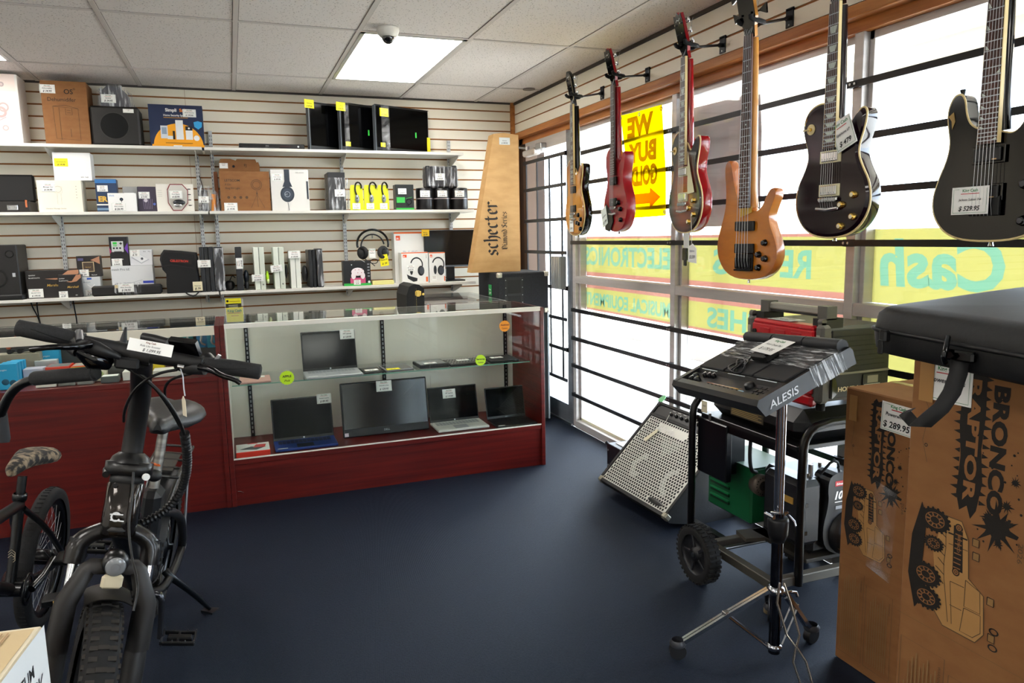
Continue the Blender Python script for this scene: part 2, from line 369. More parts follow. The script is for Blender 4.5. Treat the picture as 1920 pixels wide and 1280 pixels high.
# back wall: slatwall boards with brown grooves
SLAT = grainy('slatwall_cream', '#efe8d5', '#f3edde', (2, 2, 2), .5, 0); MDF = m('#96602a', .8)
GROOVES = [2.38-.0772*k for k in range(31)]
b = MB(); b.box(XL, 2.30, YW+.006, YW+.12, 0, HC+.1, MDF)
seams = [XL, -2.665, -.226, 2.19]
for a, c in zip(seams[:-1], seams[1:]):
    tops = [HC] + GROOVES
    for k in range(len(tops)):
        z1 = tops[k]-(.0055 if k else 0); z0 = tops[k+1]+.0055 if k+1 < len(tops) else 0
        b.box(a+.001, c-.001, YW, YW+.012, z0, z1, SLAT)
struct(b, 'wall_back')
b = MB(); b.box(2.186, 2.224, YW-.012, YW+.01, 0, HC, PINE); struct(b, 'trim_1')
b = MB(); b.box(XL, XW, YW-.008, YW+.004, HC-.014, HC, m('#4a443f', .7)); b.box(XW-.01, XW+.004, YB, YW, HC-.02, HC, m('#3f3832', .7)); struct(b, 'trim_2')
b = MB(); b.box(XL-.1, XL, YB-.1, YW+.1, 0, HC+.1, m('#ebe8e0', .7)); struct(b, 'wall_left')
b = MB(); b.box(XL-.1, 2.5, YB-.1, YB, 0, HC+.1, m('#ebe8e0', .7)); struct(b, 'wall_front')
# right wall: slatwall band, pine trim, header
b = MB(); b.box(XW+.006, 2.45, YB, YW+.1, 2.205, HC+.1, MDF)
gr = [HC, 2.356, 2.282, 2.207]
for k in range(3): b.box(XW, XW+.012, YB, YW, gr[k+1]+.005, gr[k]-(.005 if k else 0), SLAT)
b.box(2.262, 2.45, YB, -2.9, 0, 2.2, m('#bdb8ac', .7)); b.box(2.262, 2.45, 5.70, YW+.1, 0, 2.2, m('#3d2c22', .6))
struct(b, 'wall_right')
b = MB(); b.box(2.206, 2.30, YB, YW, 2.160, 2.204, PINE, .003); struct(b, 'trim_3')
b = MB(); b.box(2.262, 2.42, YB, YW, 2.118, 2.162, PINE); struct(b, 'trim_4')
# window wall: aluminium posts, rails, sill and glass
posts = [4.80, 3.538, 2.286, 1.034, -.218, -1.47, -2.72]
PH = 2.12
for k in range(6):
    y1, y0 = posts[k], posts[k+1]
    f = MB()
    f.box(2.27, 2.36, y1-.045, y1, 0, PH, ALU, .002); f.box(2.30, 2.36, y1-.068, y1-.045, .05, PH, ALU, .002)
    if k == 5: f.box(2.27, 2.36, y0-.045, y0, 0, PH, ALU, .002)
    f.box(2.272, 2.36, y0, y1-.045, 1.048, 1.098, ALU, .002); f.box(2.30, 2.36, y0, y1-.045, PH-.03, PH, ALU)
    f.box(2.262, 2.36, y0, y1-.045, 0, .052, ALU, .003); f.box(2.30, 2.36, y0, y1-.045, .052, .07, m('#d8d4b8', .6))
    f.box(2.31, 2.36, y0, y0+.018, .05, PH, ALU, .002)
    w = struct(f, 'window_%d' % (k+1))
    q = MB(); q.box(2.338, 2.343, y0+.015, y1-.068, .06, 1.05, PANE); q.box(2.338, 2.343, y0+.015, y1-.068, 1.096, PH-.028, PANE)
    q.build('window_glass', w)
# door with glass and a steel grille
BRZ = m('#6d655c', .4, .5); DALU = grainy('door_aluminium', '#777b82', '#858990', (3, 3, 20), .38, .02, met=.6)
f = MB(); f.box(2.262, 2.36, 4.80, 4.872, 0, 2.10, DALU, .002); f.box(2.262, 2.36, 5.645, 5.705, 0, 2.10, m('#5b4636', .45, .3), .002)
f.box(2.262, 2.36, 4.872, 5.645, 0, .145, DALU); f.box(2.262, 2.36, 4.872, 5.645, 2.035, 2.118, ALU); f.box(2.25, 2.262, 4.80, 5.70, 0, .016, STEEL)
door = struct(f, 'door_1')
q = MB(); q.box(2.338, 2.343, 4.872, 5.645, .145, 2.035, PANE); q.build('door_glass', door)
q = MB()
for z in (1.96, 1.745, 1.502, 1.26, 1.004, .777, .554, .327): q.box(2.246, 2.254, 4.86, 5.66, z-.0125, z+.0125, BAR)
for y in (5.62, 5.40, 5.163, 4.944): q.box(2.252, 2.263, y-.006, y+.006, .327, 1.96, BAR)
for z in (1.96, 1.502, 1.004, .554): q.box(2.25, 2.264, 4.86, 4.885, z-.016, z+.016, BAR); q.box(2.25, 2.264, 5.64, 5.665, z-.016, z+.016, BAR)
q.build('door_grille', door)
q = MB()   # ribbed push plate box on the latch side
q.box(2.20, 2.252, 4.862, 5.02, 1.0, 1.235, m('#8d9093', .4, .6), .004)
for k in range(5): q.box(2.195, 2.20, 4.872+k*.03, 4.886+k*.03, 1.004, 1.231, m('#c3c5c4', .35, .6))
q.build('door_push_box', door)
q = MB(); q.box(2.20, 2.262, 5.33, 5.56, 2.00, 2.05, m('#c7c2bd', .4, .3), .01); q.box(2.215, 2.262, 5.22, 5.33, 2.03, 2.075, STEEL, .004)
q.tube([(2.20, 5.45, 2.055), (2.14, 5.55, 2.075), (2.05, 5.62, 2.085), (1.98, 5.60, 2.085)], .009, STEEL, 6); q.cyl((2.2, 5.45, 2.04), (2.2, 5.45, 2.07), .016, STEEL)
q.build('door_closer', door)
# security bars across the window wall
q = thing('security_bars', 'black steel security bars bolted across the shop window posts', 'security bars', (2.25, 2.2, 0))
for z in (1.93, 1.73, 1.53, 1.333, .858, .655, .457, .243):
    b = MB(root=q); b.box(2.248, 2.256, -2.7, 4.785, z-.0125, z+.0125, BAR)
    for y1 in posts[1:-1]:
        b.box(2.2555, 2.27, y1-.045, y1, z-.014, z+.014, BAR); b.cyl((2.243, y1-.012, z), (2.249, y1-.012, z), .005, STEEL, n=8); b.cyl((2.243, y1-.034, z), (2.249, y1-.034, z), .005, STEEL, n=8)
    b.box(2.2555, 2.272, 4.765, 4.785, z-.013, z+.013, BAR)
    b.build('bar', q)
# outside: pavement, lot, wheel stops, canopy
CONC = grainy('pale_concrete', '#d3d0ca', '#dfdcd7', (3, 3, 3), .9, .1)
b = MB(); b.box(2.262, 40, -30, 40, -.14, -.04, CONC); struct(b, 'ground')
b = MB(); b.box(2.46, 4.6, -6, 9, -.04, -.005, m('#cdcac4', .9)); struct(b, 'sidewalk')
b = MB(); b.box(2.45, 4.7, -6, 9, 2.62, 2.75, m('#d8d2c6', .8)); b.box(4.45, 4.7, -6, 9, 2.38, 2.62, m('#d9cfbc', .8)); b.box(2.45, 2.52, -6, 9, 2.30, 2.62, m('#cdc8bf', .8))
for y in (-3.4, 6.2, 8.8): b.box(4.5, 4.62, y-.06, y+.06, -.04, 2.4, m('#d9c8a8', .8))
can = struct(b, 'porch_canopy')
def stop(p0, p1, lab):
    p0, p1 = Vector(p0), Vector(p1); d = p1-p0; L_ = d.length; a = math.atan2(d.y, d.x)
    b = MB(); b.prism([(-.08, 0), (.08, 0), (.065, .12), (-.065, .12)], 0, L_, m('#6e6a66', .9))
    M = Matrix(((-math.sin(a), 0, math.cos(a), p0.x), (math.cos(a), 0, math.sin(a), p0.y), (0, 1, 0, p0.z), (0, 0, 0, 1)))
    solo(b, 'wheel_stop', lab, 'parking stop', 'concrete wheel stops in the parking lot', M)
stop(onz(1106, 621, -.04), onz(1246, 645, -.04), 'pale concrete wheel stop outside the window next to the door')
stop(onz(1302, 672, -.04), onz(1440, 700, -.04), 'pale concrete wheel stop outside the second window, above the drum pad')
# printed film strips on the outside of the glass: film with letter-shaped openings, letters set in them
def film_strip(name, label, y0, y1, z0, z1, marks, bg_c='#827d44', edge=None, parent=None):
    """marks: (text, y of its right-reading start as seen from outside, z, size, sx) ; seen mirrored from the room"""
    F = film_mat('film_yellow', bg_c, .06, .6); G = film_mat('film_green', '#547861', .06, .6); E_ = film_mat('film_red', '#84584c', .06, .6)
    t = thing(name, label, 'window sign', (2.35, (y0+y1)/2, z0))
    # plane seen from the room: u runs to the right of the viewer in the room (towards -y)
    ez0 = z0+(edge[0] if edge else 0); ez1 = z1-(edge[1] if edge else 0)
    lt = MB(root=t); PM = Matrix(((0, 0, -1, 2.347), (-1, 0, 0, y1), (0, 1, 0, 0), (0, 0, 0, 1))); loops = []
    for st, pL, pR, zt, bold, shear in marks:      # pL, pR: photo pixels of the bottom left and bottom right of the word as seen in the room
        a_, b_ = onx(*pL, 2.347), onx(*pR, 2.347); z = (a_.z+b_.z)/2; u = y1-b_.y; size = (zt-z)/.70; g_ = text_geo(st, bold, shear, 1); sx = (a_.y-b_.y)/((g_[3]-g_[2])*size)
        vs, fs, a, b__ = g_; f_ = lambda x, y: (u-(x-a)*size*sx, z+y*size)          # mirrored as seen from inside
        loops.append(([f_(x, y) for x, y, _ in vs], fs))
        lt.M = PM; lt.add([(*f_(x, y), 0) for x, y, _ in vs], fs, G)
    V_ = [Vector((x*100, z*100)) for x, z in ((0, ez0), (y1-y0, ez0), (y1-y0, ez1), (0, ez1))]; E2 = [(0, 1), (1, 2), (2, 3), (3, 0)]; tri = []
    for vs, fs in loops:
        n_ = len(V_); V_ += [Vector((x*100, z*100)) for x, z in vs]
        for q_ in fs:
            E2 += [(n_+q_[i], n_+q_[(i+1) % len(q_)]) for i in range(len(q_))]
            tri += [(V_[n_+q_[0]], V_[n_+q_[i]], V_[n_+q_[i+1]]) for i in range(1, len(q_)-1)]
    r_ = delaunay_2d_cdt(V_, E2, [], 0, 1e-5)      # split the film along the letters and keep what lies outside them
    def inside_(p, A, B, C_):
        d = [(b_-a_).cross(p-a_) for a_, b_ in ((A, B), (B, C_), (C_, A))]; return min(d) >= -1e-7 or max(d) <= 1e-7
    keep = []
    for f in r_[2]:
        c_ = (r_[0][f[0]]+r_[0][f[1]]+r_[0][f[2]])/3
        if not any(inside_(c_, *q_) for q_ in tri): keep.append(tuple(f))
    fm = MB(root=t); fm.M = PM; fm.add([(p.x/100, p.y/100, 0) for p in r_[0]], keep, F)
    if edge:
        for a0, a1 in ((z0, ez0), (ez1, z1)):
            if a1 > a0: fm.add([(0, a0, 0), (y1-y0, a0, 0), (y1-y0, a1, 0), (0, a1, 0)], [(0, 1, 2, 3)], E_)
    fm.build('film', t); lt.build('lettering', t)

BR_ = .035
film_strip('window_sign', 'yellow window strip with mirrored green ELECTRONICS lettering', 3.54, 4.73, 1.10, 1.372,
    [('ELECTRONICS', (1097, 495), (1256, 503), 1.298, .03, 0)], edge=(.028, .014))
film_strip('window_sign', 'yellow window strip with mirrored green MUSICAL EQUIPMENT lettering', 3.54, 4.73, .862, 1.046,
    [('MUSICAL EQUIPMENT', (1098, 571), (1256, 592), .984, .03, 0)], edge=(.014, .03))
film_strip('window_sign', 'yellow window strip whose green mirrored lettering is half hidden by the bass', 2.288, 3.47, 1.10, 1.372,
    [('RE', (1462, 518), (1520, 521), 1.298, .03, 0), ('ES', (1336, 511), (1398, 515), 1.298, .03, 0)], edge=(.028, .014))
film_strip('window_sign', 'yellow window strip with mirrored green WATCHES above the red generator', 2.288, 3.47, .862, 1.046,
    [('WATCHES', (1325, 613), (1578, 652), .992, .03, 0)], edge=(.014, .03))
film_strip('window_sign', 'large yellow window sign with mirrored green Cash behind the black case', 1.036, 2.218, 1.10, 1.385,
    [('Cash', (1648, 532), (1882, 545), 1.345, .032, .1)])
film_strip('window_sign', 'plain yellow lower window strip behind the black case', 1.036, 2.218, .70, 1.046, [])
# banner and hanging board
b = MB(); Y1 = film_mat('banner_yellow', '#f0cb00', .2, .8)
bn = thing('banner', 'yellow WE BUY GOLD banner hanging inside the window bars', 'banner', (2.236, 3.9, 1.48))
cs = [onx(1163, 217, 2.236), onx(1243, 196, 2.236), onx(1249, 404, 2.236), onx(1183, 409, 2.236)]
n_ = 12; vs = []
for j in range(n_+1):
    t_ = j/n_; a_ = cs[0].lerp(cs[3], t_); c_ = cs[1].lerp(cs[2], t_)
    for i in range(7): p_ = a_.lerp(c_, i/6); vs.append((2.236+.006*math.sin(t_*5+i*.8), p_.y, p_.z))
b = MB(root=bn); b.add(vs, [(j*7+i, j*7+i+1, j*7+i+8, j*7+i+7) for j in range(n_) for i in range(6)], Y1, True); b.build('sheet', bn)
b = MB(root=bn); OR_ = film_mat('print_brown', '#8a6a10', .1, .8); wy = cs[0].y-cs[1].y
PM = Matrix(((0, 0, -1, 2.2285), (-1, 0, 0, 0), (0, 1, 0, 0), (0, 0, 0, 1)))
for st, px_, py_, pt_, sz in (('WE', 1203, 252, 216, 0), ('BUY', 1207, 301, 266, 0), ('GOLD', 1211, 345, 310, 0)):
    c_ = onx(px_, py_, 2.24); z2 = onx(px_, pt_, 2.24).z; g_ = text_geo(st, .03, 0, 1); size = (z2-c_.z)/.72
    b.M = PM; b.txt(st, -c_.y, c_.z, size, OR_, 'c', bold=.055, sx={'WE': .9, 'BUY': .95, 'GOLD': .9}[st]*(wy*.66/((g_[3]-g_[2])*size)), mirror=True)
a_ = onx(1212, 372, 2.24); k_ = wy*.30; ar = film_mat('print_orange', '#b86a08', .1, .8)
b.poly([(-a_.y-k_, a_.z-.03), (-a_.y+k_*.4, a_.z-.03), (-a_.y+k_*.4, a_.z-.06), (-a_.y+k_*1.2, a_.z), (-a_.y+k_*.4, a_.z+.06), (-a_.y+k_*.4, a_.z+.03), (-a_.y-k_, a_.z+.03)], ar)
b.build('lettering', bn)
b = MB(root=bn)
for p_ in cs + [cs[0].lerp(cs[1], .5)]: b.torus((2.234, p_.y+(.012 if p_.y < 3.9 else -.012), p_.z+(-.02 if p_.z > 1.8 else .02)), (1, 0, 0), .009, .003, STEEL, 14, 6)
b.build('grommet', bn)
b = MB(); c0, c1, c2, c3 = onx(1292, 205, 2.42), onx(1428, 172, 2.42), onx(1428, 420, 2.42), onx(1292, 427, 2.42)
pts = [(-c0.y, c0.z), (-c1.y, c1.z), (-c1.y+.018, (c1.z*.7+c2.z*.3)), (-c1.y+.018, (c1.z*.3+c2.z*.7)), (-c2.y, c2.z), (-c3.y, c3.z)]
b.M = Matrix(((0, 0, -1, 2.42), (-1, 0, 0, 0), (0, 1, 0, 0), (0, 0, 0, 1))); b.prism(pts, 0, .008, m('#d9d4d4', .6))
b.M = Matrix(); b.box(2.41, 2.414, -c0.y*-1-.05, c0.y-.03, c0.z-.01, 2.64, STEEL)
b.box(2.41, 2.414, c1.y+.03, c1.y+.05, c1.z-.01, 2.64, STEEL)
solo(b, 'hanging_sign', 'plain grey back of a sign board hanging outside behind the bass', 'sign board')
# dome camera and sprinkler plate on the ceiling
t = thing('dome_camera', 'white dome security camera on the ceiling beside the lit panel', 'security camera', (.826, 3.92, HC))
b = MB(); b.lathe([(0, 0), (.056, 0), (.058, -.012), (.056, -.022), (.050, -.036), (.040, -.046), (.0, -.046)], WHITE); b.build('housing', t)
b = MB(); b.ell((0, 0, -.044), .034, .034, .036, m('#14181c', .05, spec=.9), z1=0.1); b.build('lens_dome', t)
b = MB(); b.cyl((0, 0, 0), (0, 0, -.006), .045, m('#6f655f', .6)); solo(b, 'sprinkler_plate', 'round brown plate on the ceiling near the corner', 'ceiling plate', M=T(2.12, 5.20, HC-.0005))
# ============================================================ shelves on the back wall and what stands on them
ZS1, ZS2, ZS3 = 2.017, 1.595, 1.048
SLOT = m('#55585c', .6)
def shelf(x0, x1, zt, lab, brs):
    t = thing('wall_shelf', lab, 'shelf', ((x0+x1)/2, YW, zt-.02), group='white slatwall shelves')
    b = MB(root=t); b.box(x0, x1, 5.47, YW-.013, zt-.02, zt, LAM_WHITE, .0015); b.build('shelf_board', t)
    for x in brs:
        b = MB(root=t); b.M = Matrix(((0, 0, 1, x-.002), (1, 0, 0, 0), (0, 1, 0, 0), (0, 0, 0, 1)))
        b.prism([(5.753, zt-.0205), (5.50, zt-.0205), (5.50, zt-.032), (5.70, zt-.085), (5.753, zt-.095)], 0, .004, WHITE); b.build('shelf_bracket', t)
xs = [ony(118, 450, 5.76).x, ony(380, 440, 5.76).x, ony(408, 440, 5.76).x, ony(646, 420, 5.76).x, ony(846, 430, 5.76).x, -2.6]
shelf(-3.0, -.135, ZS1, 'top white wall shelf on the left, carrying the dehumidifier box', [xs[5], xs[0], xs[1]])
shelf(-.12, 1.69, ZS1, 'top white wall shelf on the right, carrying the three televisions', [xs[2], xs[3], xs[4]])
shelf(-3.0, -.125, ZS2, 'middle white wall shelf on the left, carrying the small white boxes', [xs[5], xs[0], xs[1]])
shelf(-.115, 1.762, ZS2, 'middle white wall shelf on the right, carrying the ring light and headphone boxes', [xs[2], xs[3], xs[4]])
shelf(-3.0, -.095, ZS3, 'lowest white wall shelf on the left, carrying the tower speaker', [xs[5], xs[0], xs[1]])
shelf(-.085, 1.762, ZS3, 'lowest white wall shelf on the right, carrying consoles and the monitor', [xs[2], xs[3], xs[4]])
for x, z1, w_ in zip(xs[:5], (1.99, 1.99, 2.16, 1.99, 2.14), ('leftmost, behind the cardboard and white boxes', 'left one of the close pair beside the ring light box', 'right one of the close pair beside the ring light box', 'in the middle of the right shelves, above the controller box', 'near the right ends of the shelves')):
    b = MB(); b.box(x-.012, x+.012, 5.755, YW+.001, .96, z1, m('#cfd2d3', .35, .3)); b.at(FR((x-.012, 5.755, 0), (1, 0, 0), (0, 0, 1)))
    z = .975
    while z < z1-.02: b.add([(q, w, .0008) for q, w in ((.004, z), (.008, z), (.008, z+.014), (.004, z+.014))], [(0, 1, 2, 3)], SLOT); b.add([(q, w, .0008) for q, w in ((.016, z), (.020, z), (.020, z+.014), (.016, z+.014))], [(0, 1, 2, 3)], SLOT); z += .0254
    solo(b, 'shelf_standard', 'slotted white wall upright ' + w_, 'shelf upright', 'slotted uprights on the slatwall')

def carton(name, lab, cat, L, R, top, zb, Y, dep, mat, face=None, tags=(), rz=0, group=None, bev=.0015, side=None, ypx=None, body='box_body'):
    """a box whose front is at y = Y, between photo columns L and R and up to photo row top"""
    p0, p1 = ony(L, ypx or top, Y), ony(R, ypx or top, Y); h = ony((L+R)/2, top, Y).z-zb; w = (p1.x-p0.x)
    M = T(p0.x, Y, zb+.0005) @ RZ(rz); t = thing(name, lab, cat, group=group, M=M)
    b = MB(); b.box(0, w, 0, dep, 0, h, mat, bev)
    if side: b.box(w, w+.0006, .002, dep-.002, .002, h-.002, side)
    if face: b.at(FRONT); face(b, w, h)
    b.build(body, t)
    for (u, v, tw, th, line, price, c) in tags:
        tagcard(t, T(0, -.0012, 0) @ FRONT @ T(u*w, v*h, 0), tw, th, line, price, c)
    return t, w, h, zb+h
# ---- top shelf, left
def f(b, w, h):
    for i, c in enumerate(('#f3d9df', '#efe0e6', '#e6e2ee', '#f5e3da')): b.rect(0, h*i/4, w*.93, h*(i+1)/4, m(c, .5))
    for v, r in ((.22, .02), (.52, .035), (.85, .016)): b.disc(w*.55, h*v, r, m('#d8c3c0', .4)); b.ring(w*.55, h*v, r*.55, r*.8, m('#b09a98', .4))
    b.ring(w*.45, h*.45, .02, .034, m('#b89a96', .4)); b.line([(w*.3, h*.3), (w*.6, h*.38)], .006, m('#caa', .5) if 0 else m('#ccaaaa', .5))
carton('gift_box', 'white box with pastel printed front at the left end of the top shelf', 'box', -38, 30, 138, ZS1, 5.50, .2, m('#efeae4', .5), f)
def f(b, w, h):
    D = m('#2b211a', .7); b.txt('OS', w*.50, h*.80, h*.105, D, bold=.012); b.ring(w*.73, h*.88, .004, .006, D)
    b.txt('Dehumidifer', w*.13, h*.68, h*.085, D, sx=.95)
    L_ = lambda *p: b.line([(w*a, h*c) for a, c in p], .0016, D)
    b.poly([(w*.23, h*.60), (w*.36, h*.58), (w*.36, h*.07), (w*.25, h*.09)], m('#8a5c30', .8))
    L_((.23, .60), (.78, .57), (.78, .07), (.25, .09), (.23, .60)); L_((.36, .58), (.36, .07)); L_((.23, .60), (.5, .62), (.78, .57))
    L_((.50, .57), (.50, .47), (.64, .47), (.64, .57)); L_((.58, .25), (.58, .12)); L_((.53, .54), (.61, .54)); L_((.53, .50), (.61, .50))
carton('dehumidifier_box', 'brown cardboard dehumidifier box on the top shelf', 'box', 74, 160, 152, ZS1, 5.50, .22, CARD, f,
       [(-.02, .80, .085, .052, 'Dehumidifier', '$ 34.95', PAPER)])
p0, p1 = ony(170, 235, 5.5), ony(262, 235, 5.5); h_ = ony(215, 199, 5.5).z-ZS1
t = thing('subwoofer', 'black cube subwoofer with round grille on the top shelf', 'speaker', (p0.x, 5.5, ZS1+.0005)); w_ = p1.x-p0.x
b = MB(); b.box(0, w_, 0, .22, 0, h_, m('#26231f', .5), .012); b.build('cabinet', t)
b = MB(); b.at(T(0, -.0005, 0) @ FRONT); b.lathe([(0, .004), (.075, .003), (.082, 0)], m('#0a0a0b', .9), T(w_*.48, h_*.5, 0)); b.ring(w_*.48, h_*.5, .080, .086, m('#33302c', .5)); b.build('grille', t)
tagcard(t, T(0, -.001, 0) @ FRONT @ T(w_*.68, h_*.84, 0), .062, .024, 'sub')
q0, q1 = ony(188, 198, 5.54), ony(243, 198, 5.54); zt_ = ony(215, 160, 5.54).z; zsub = ZS1+h_
t = thing('wrapped_speaker', 'small grey speaker in clear plastic wrap sitting on the subwoofer', 'speaker', (q0.x, 5.54, zsub+.001)); w2, h2 = q1.x-q0.x, zt_-zsub
b = MB(); b.prism([(0, 0), (w2, 0), (w2*.95, h2*.6), (w2*.7, h2*.93), (w2*.3, h2), (w2*.02, h2*.66)], 0, .12, m('#46484f', .4)); b.build('speaker_body', t).matrix_local = RX(90) @ T(0, 0, -.12)
b = MB(); b.prism([(-.015, 0), (w2+.02, 0), (w2+.012, h2*.7), (w2*.72, h2*1.04), (w2*.28, h2*1.08), (-.01, h2*.75)], -.004, .128, WRAP_X); b.build('plastic_wrap', t).matrix_local = RX(90) @ T(0, 0, -.124)
tagcard(t, T(0, -.006, 0) @ FRONT @ T(w2*.05, h2*.18, 0), .085, .052, 'Speaker', '$ 24.95')
def f(b, w, h):
    b.rect(0, 0, w, h, m('#1b2a4c', .5)); O = m('#f5a81c', .5)
    b.poly([(w*(.52+.46*math.cos(a)), max(0, h*(.02+.54*math.sin(a)))) for a in [PI*i/24 for i in range(25)]], O); b.rect(w*.03, 0, w, h*.06, O)
    b.txt('Simpli', w*.31, h*.84, h*.105, PAPER, bold=.03); b.txt('Safe', w*.57, h*.84, h*.105, m('#f08a2a', .5), bold=.03)
    b.txt('Home Security System', w*.27, h*.73, h*.065, PAPER, bold=.02, sx=.9); b.rect(w*.27, h*.69, w*.72, h*.70, O)
    b.rect(w*.48, h*.18, w*.62, h*.64, m('#e6e9ea', .4)); b.rect(w*.20, h*.20, w*.33, h*.50, m('#d7dde4', .4)); b.rect(w*.22, h*.30, w*.31, h*.46, m('#8fa0b4', .4)); b.rect(w*.66, h*.18, w*.79, h*.50, m('#eceeef', .4))
    b.rect(w*.66, h*.40, w*.79, h*.50, m('#2c2f33', .4)); b.disc(w*.725, h*.45, .006, PAPER); b.disc(w*.86, h*.22, .018, m('#eceeef', .4)); b.rect(w*.42, h*.18, w*.46, h*.38, m('#3a2d22', .4)); b.rect(w*.32, h*.18, w*.42, h*.26, m('#dfe3e6', .4))
    b.poly([(w*.82, h*.60), (w*.90, h*.63), (w*.98, h*.60), (w*.97, h*.49), (w*.90, h*.43), (w*.83, h*.49)], m('#3aa5e0', .4)); b.rect(w*.28, h*.085, w*.78, h*.1, m('#8a5a10', .5)); b.rect(w*.42, 0, w*.58, h*.04, PAPER)
t, w_, h_, _ = carton('security_system_box', 'navy and orange home security system box on the top shelf', 'box', 276, 378, 195, ZS1, 5.52, .09, m('#1b2a4c', .5), f, [(.63, .72, .082, .052, 'Home Security', '$ 199.95', PAPER)])
t.matrix_world = t.matrix_world @ RX(-6); ROOTM[t.name] = t.matrix_world.copy()
# ---- top shelf, right
p0, p1 = ony(448, 270, 5.52), ony(571, 272, 5.52)
t = thing('disc_player', 'slim black disc player lying on the top shelf', 'disc player', (p0.x, 5.52, ZS1)); w_ = p1.x-p0.x
b = MB(); b.box(0, w_, 0, .19, .003, .036, m('#131316', .35), .003); b.at(FRONT); b.rect(w_*.05, .010, w_*.6, .0105, SILVER); b.rect(w_*.62, .016, w_*.78, .026, m('#3a0f14', .3)); b.txt('DVD', w_*.4, .018, .010, SILVER); b.build('player_body', t)
b = MB(); b.cyl((w_*.9, -.003, .02), (w_*.9, 0, .02), .006, SILVER); b.build('button', t)
b = MB()
for u in (.08, .92):
    for v in (.02, .17): b.cyl((w_*u, v, 0), (w_*u, v, .004), .008, RUBBER)
b.build('rubber_feet', t)
TVS = [((577, 190), (577+100, 203), 'leftmost of the three televisions leaning on the top shelf', 'Television'), ((636, 191), (736, 204), 'middle one of the three televisions leaning on the top shelf', 'TV'), ((702, 195), (803, 208), 'rightmost television on the top shelf, wrapped in plastic', 'TV')]
for k, (a_, c_, lab, ln) in enumerate(TVS):
    A = ony(*a_, 5.50); B = onz(*c_, A.z); B = Vector((B.x, min(B.y, 5.73), A.z)); d = B-A; W_ = d.length; H_ = A.z-ZS1
    t = thing('television', 'black flat television, ' + lab, 'television', (A.x, A.y, ZS1+.0005), math.degrees(math.atan2(d.y, d.x)), group='flat televisions on the top shelf')
    b = MB(); b.box(0, W_, .003, .03, 0, H_, SATIN, .006); b.build('housing', t)
    b = MB(); b.box(.012, W_-.012, .0015, .004, .03, H_-.012, SCREEN); b.build('screen', t)
    b = MB(); b.box(-.0015, .004, -.001, .031, .004, H_-.004, m('#60666c', .3, .5)); b.box(0, W_, 0, .006, H_-.003, H_+.001, m('#34383c', .2, .5)); b.build('bezel_trim', t)
    tagcard(t, T(0, -.003, 0) @ FRONT @ T((-.03, -.03, .04)[k], H_-(.045, .06, .08)[k], 0), .075, .058, ln, ('$ 49.95', '$ 45.95', '$ 59.95')[k], YEL)
    if k: tagcard(t, T(0, -.002, 0) @ FRONT @ T(W_*.08, H_*.10, 0), .04, .03, 'tv', '', YEL, name='small_sticker')
    if k:
        b = MB(); b.at(T(0, -.0015, 0) @ FRONT); b.rect(W_*.5+.11*(k-1), H_*.36, W_*.5+.11*(k-1)+.012, H_*.48, m('#3bd04a', .5)); b.build('green_sticker', t)
        b = MB(); b.at(T(0, -.005, 0) @ FRONT); b.rect(.05 if k == 2 else .03, 0, .12 if k == 2 else .07, H_, WRAP); b.build('plastic_wrap', t)
    if k == 2: tagcard(t, T(0, -.002, 0) @ FRONT @ T(W_*.95, 0, 0), .03, .13, '', '', YEL, name='energy_label')
    b = MB(); b.box(W_*.3, W_*.7, .03, .045, 0, .01, SATIN); b.box(W_*.45, W_*.55, .03, .042, 0, H_*.4, SATIN); b.build('stand', t)
# ---- middle shelf, left
p0, p1 = ony(-60, 378, 5.50), ony(55, 378, 5.50); w_ = p1.x-p0.x
t = thing('record_player', 'black suitcase record player with raised lid at the left end of the middle shelf', 'record player', (p0.x, 5.50, ZS2+.0005))
b = MB(); b.box(0, w_, 0, .2, 0, .068, m('#2a2420', .5), .004); b.build('case', t)
b = MB(); b.box(0, w_, .17, .21, .070, .245, m('#0a0a0b', .6), .01); b.build('lid', t)
b = MB(); b.box(w_*.62, w_*.80, -.006, .002, .014, .044, CHROME, .002); b.cyl((w_*.66, -.009, .029), (w_*.66, -.004, .029), .006, STEEL); b.cyl((w_*.76, -.009, .029), (w_*.76, -.004, .029), .006, STEEL); b.build('latch', t)
b = MB(); b.box(w_*.93, w_*.96, -.004, .01, .03, .075, m('#c06a3c', .4), .001); b.build('lid_stay', t)
def f(b, w, h):
    G_ = m('#b9b3a2', .6); b.ring(w*.47, h*.72, .018, .020, G_); b.line([(w*.40, h*.80), (w*.40, h*.60), (w*.56, h*.60), (w*.56, h*.80), (w*.40, h*.80)], .0015, G_)
    b.line([(w*.44, h*.58), (w*.44, h*.25), (w*.53, h*.25), (w*.53, h*.58)], .0015, G_); b.txt('Vibration Massage Device', w*.16, h*.09, h*.055, m('#77705f', .6))
    for i in range(5): b.disc(w*.88, h*(.45+i*.09), .003, G_)
t_, w_, h_, ZM = carton('massage_gun_box', 'cream massage gun box on the middle shelf, a white box on top of it', 'box', 67, 151, 338, ZS2, 5.50, .16, m('#ece6d4', .5), f, [(.10, .64, .078, .052, 'Massage Gun', '$ 24.95', PAPER)])
p_ = ony(120, 284, 5.52)
carton('white_gift_box', 'plain white box with yellow price card stacked on the massage gun box', 'box', 97, 168, 286, ZM+.001, 5.52, .13, m('#ededec', .45), lambda b, w, h: (b.txt('slim  hub', w*.7, h*.1, h*.07, INK)), [(.04, .50, .075, .05, 'Kids Headphones', '$ 19.95', YEL)])
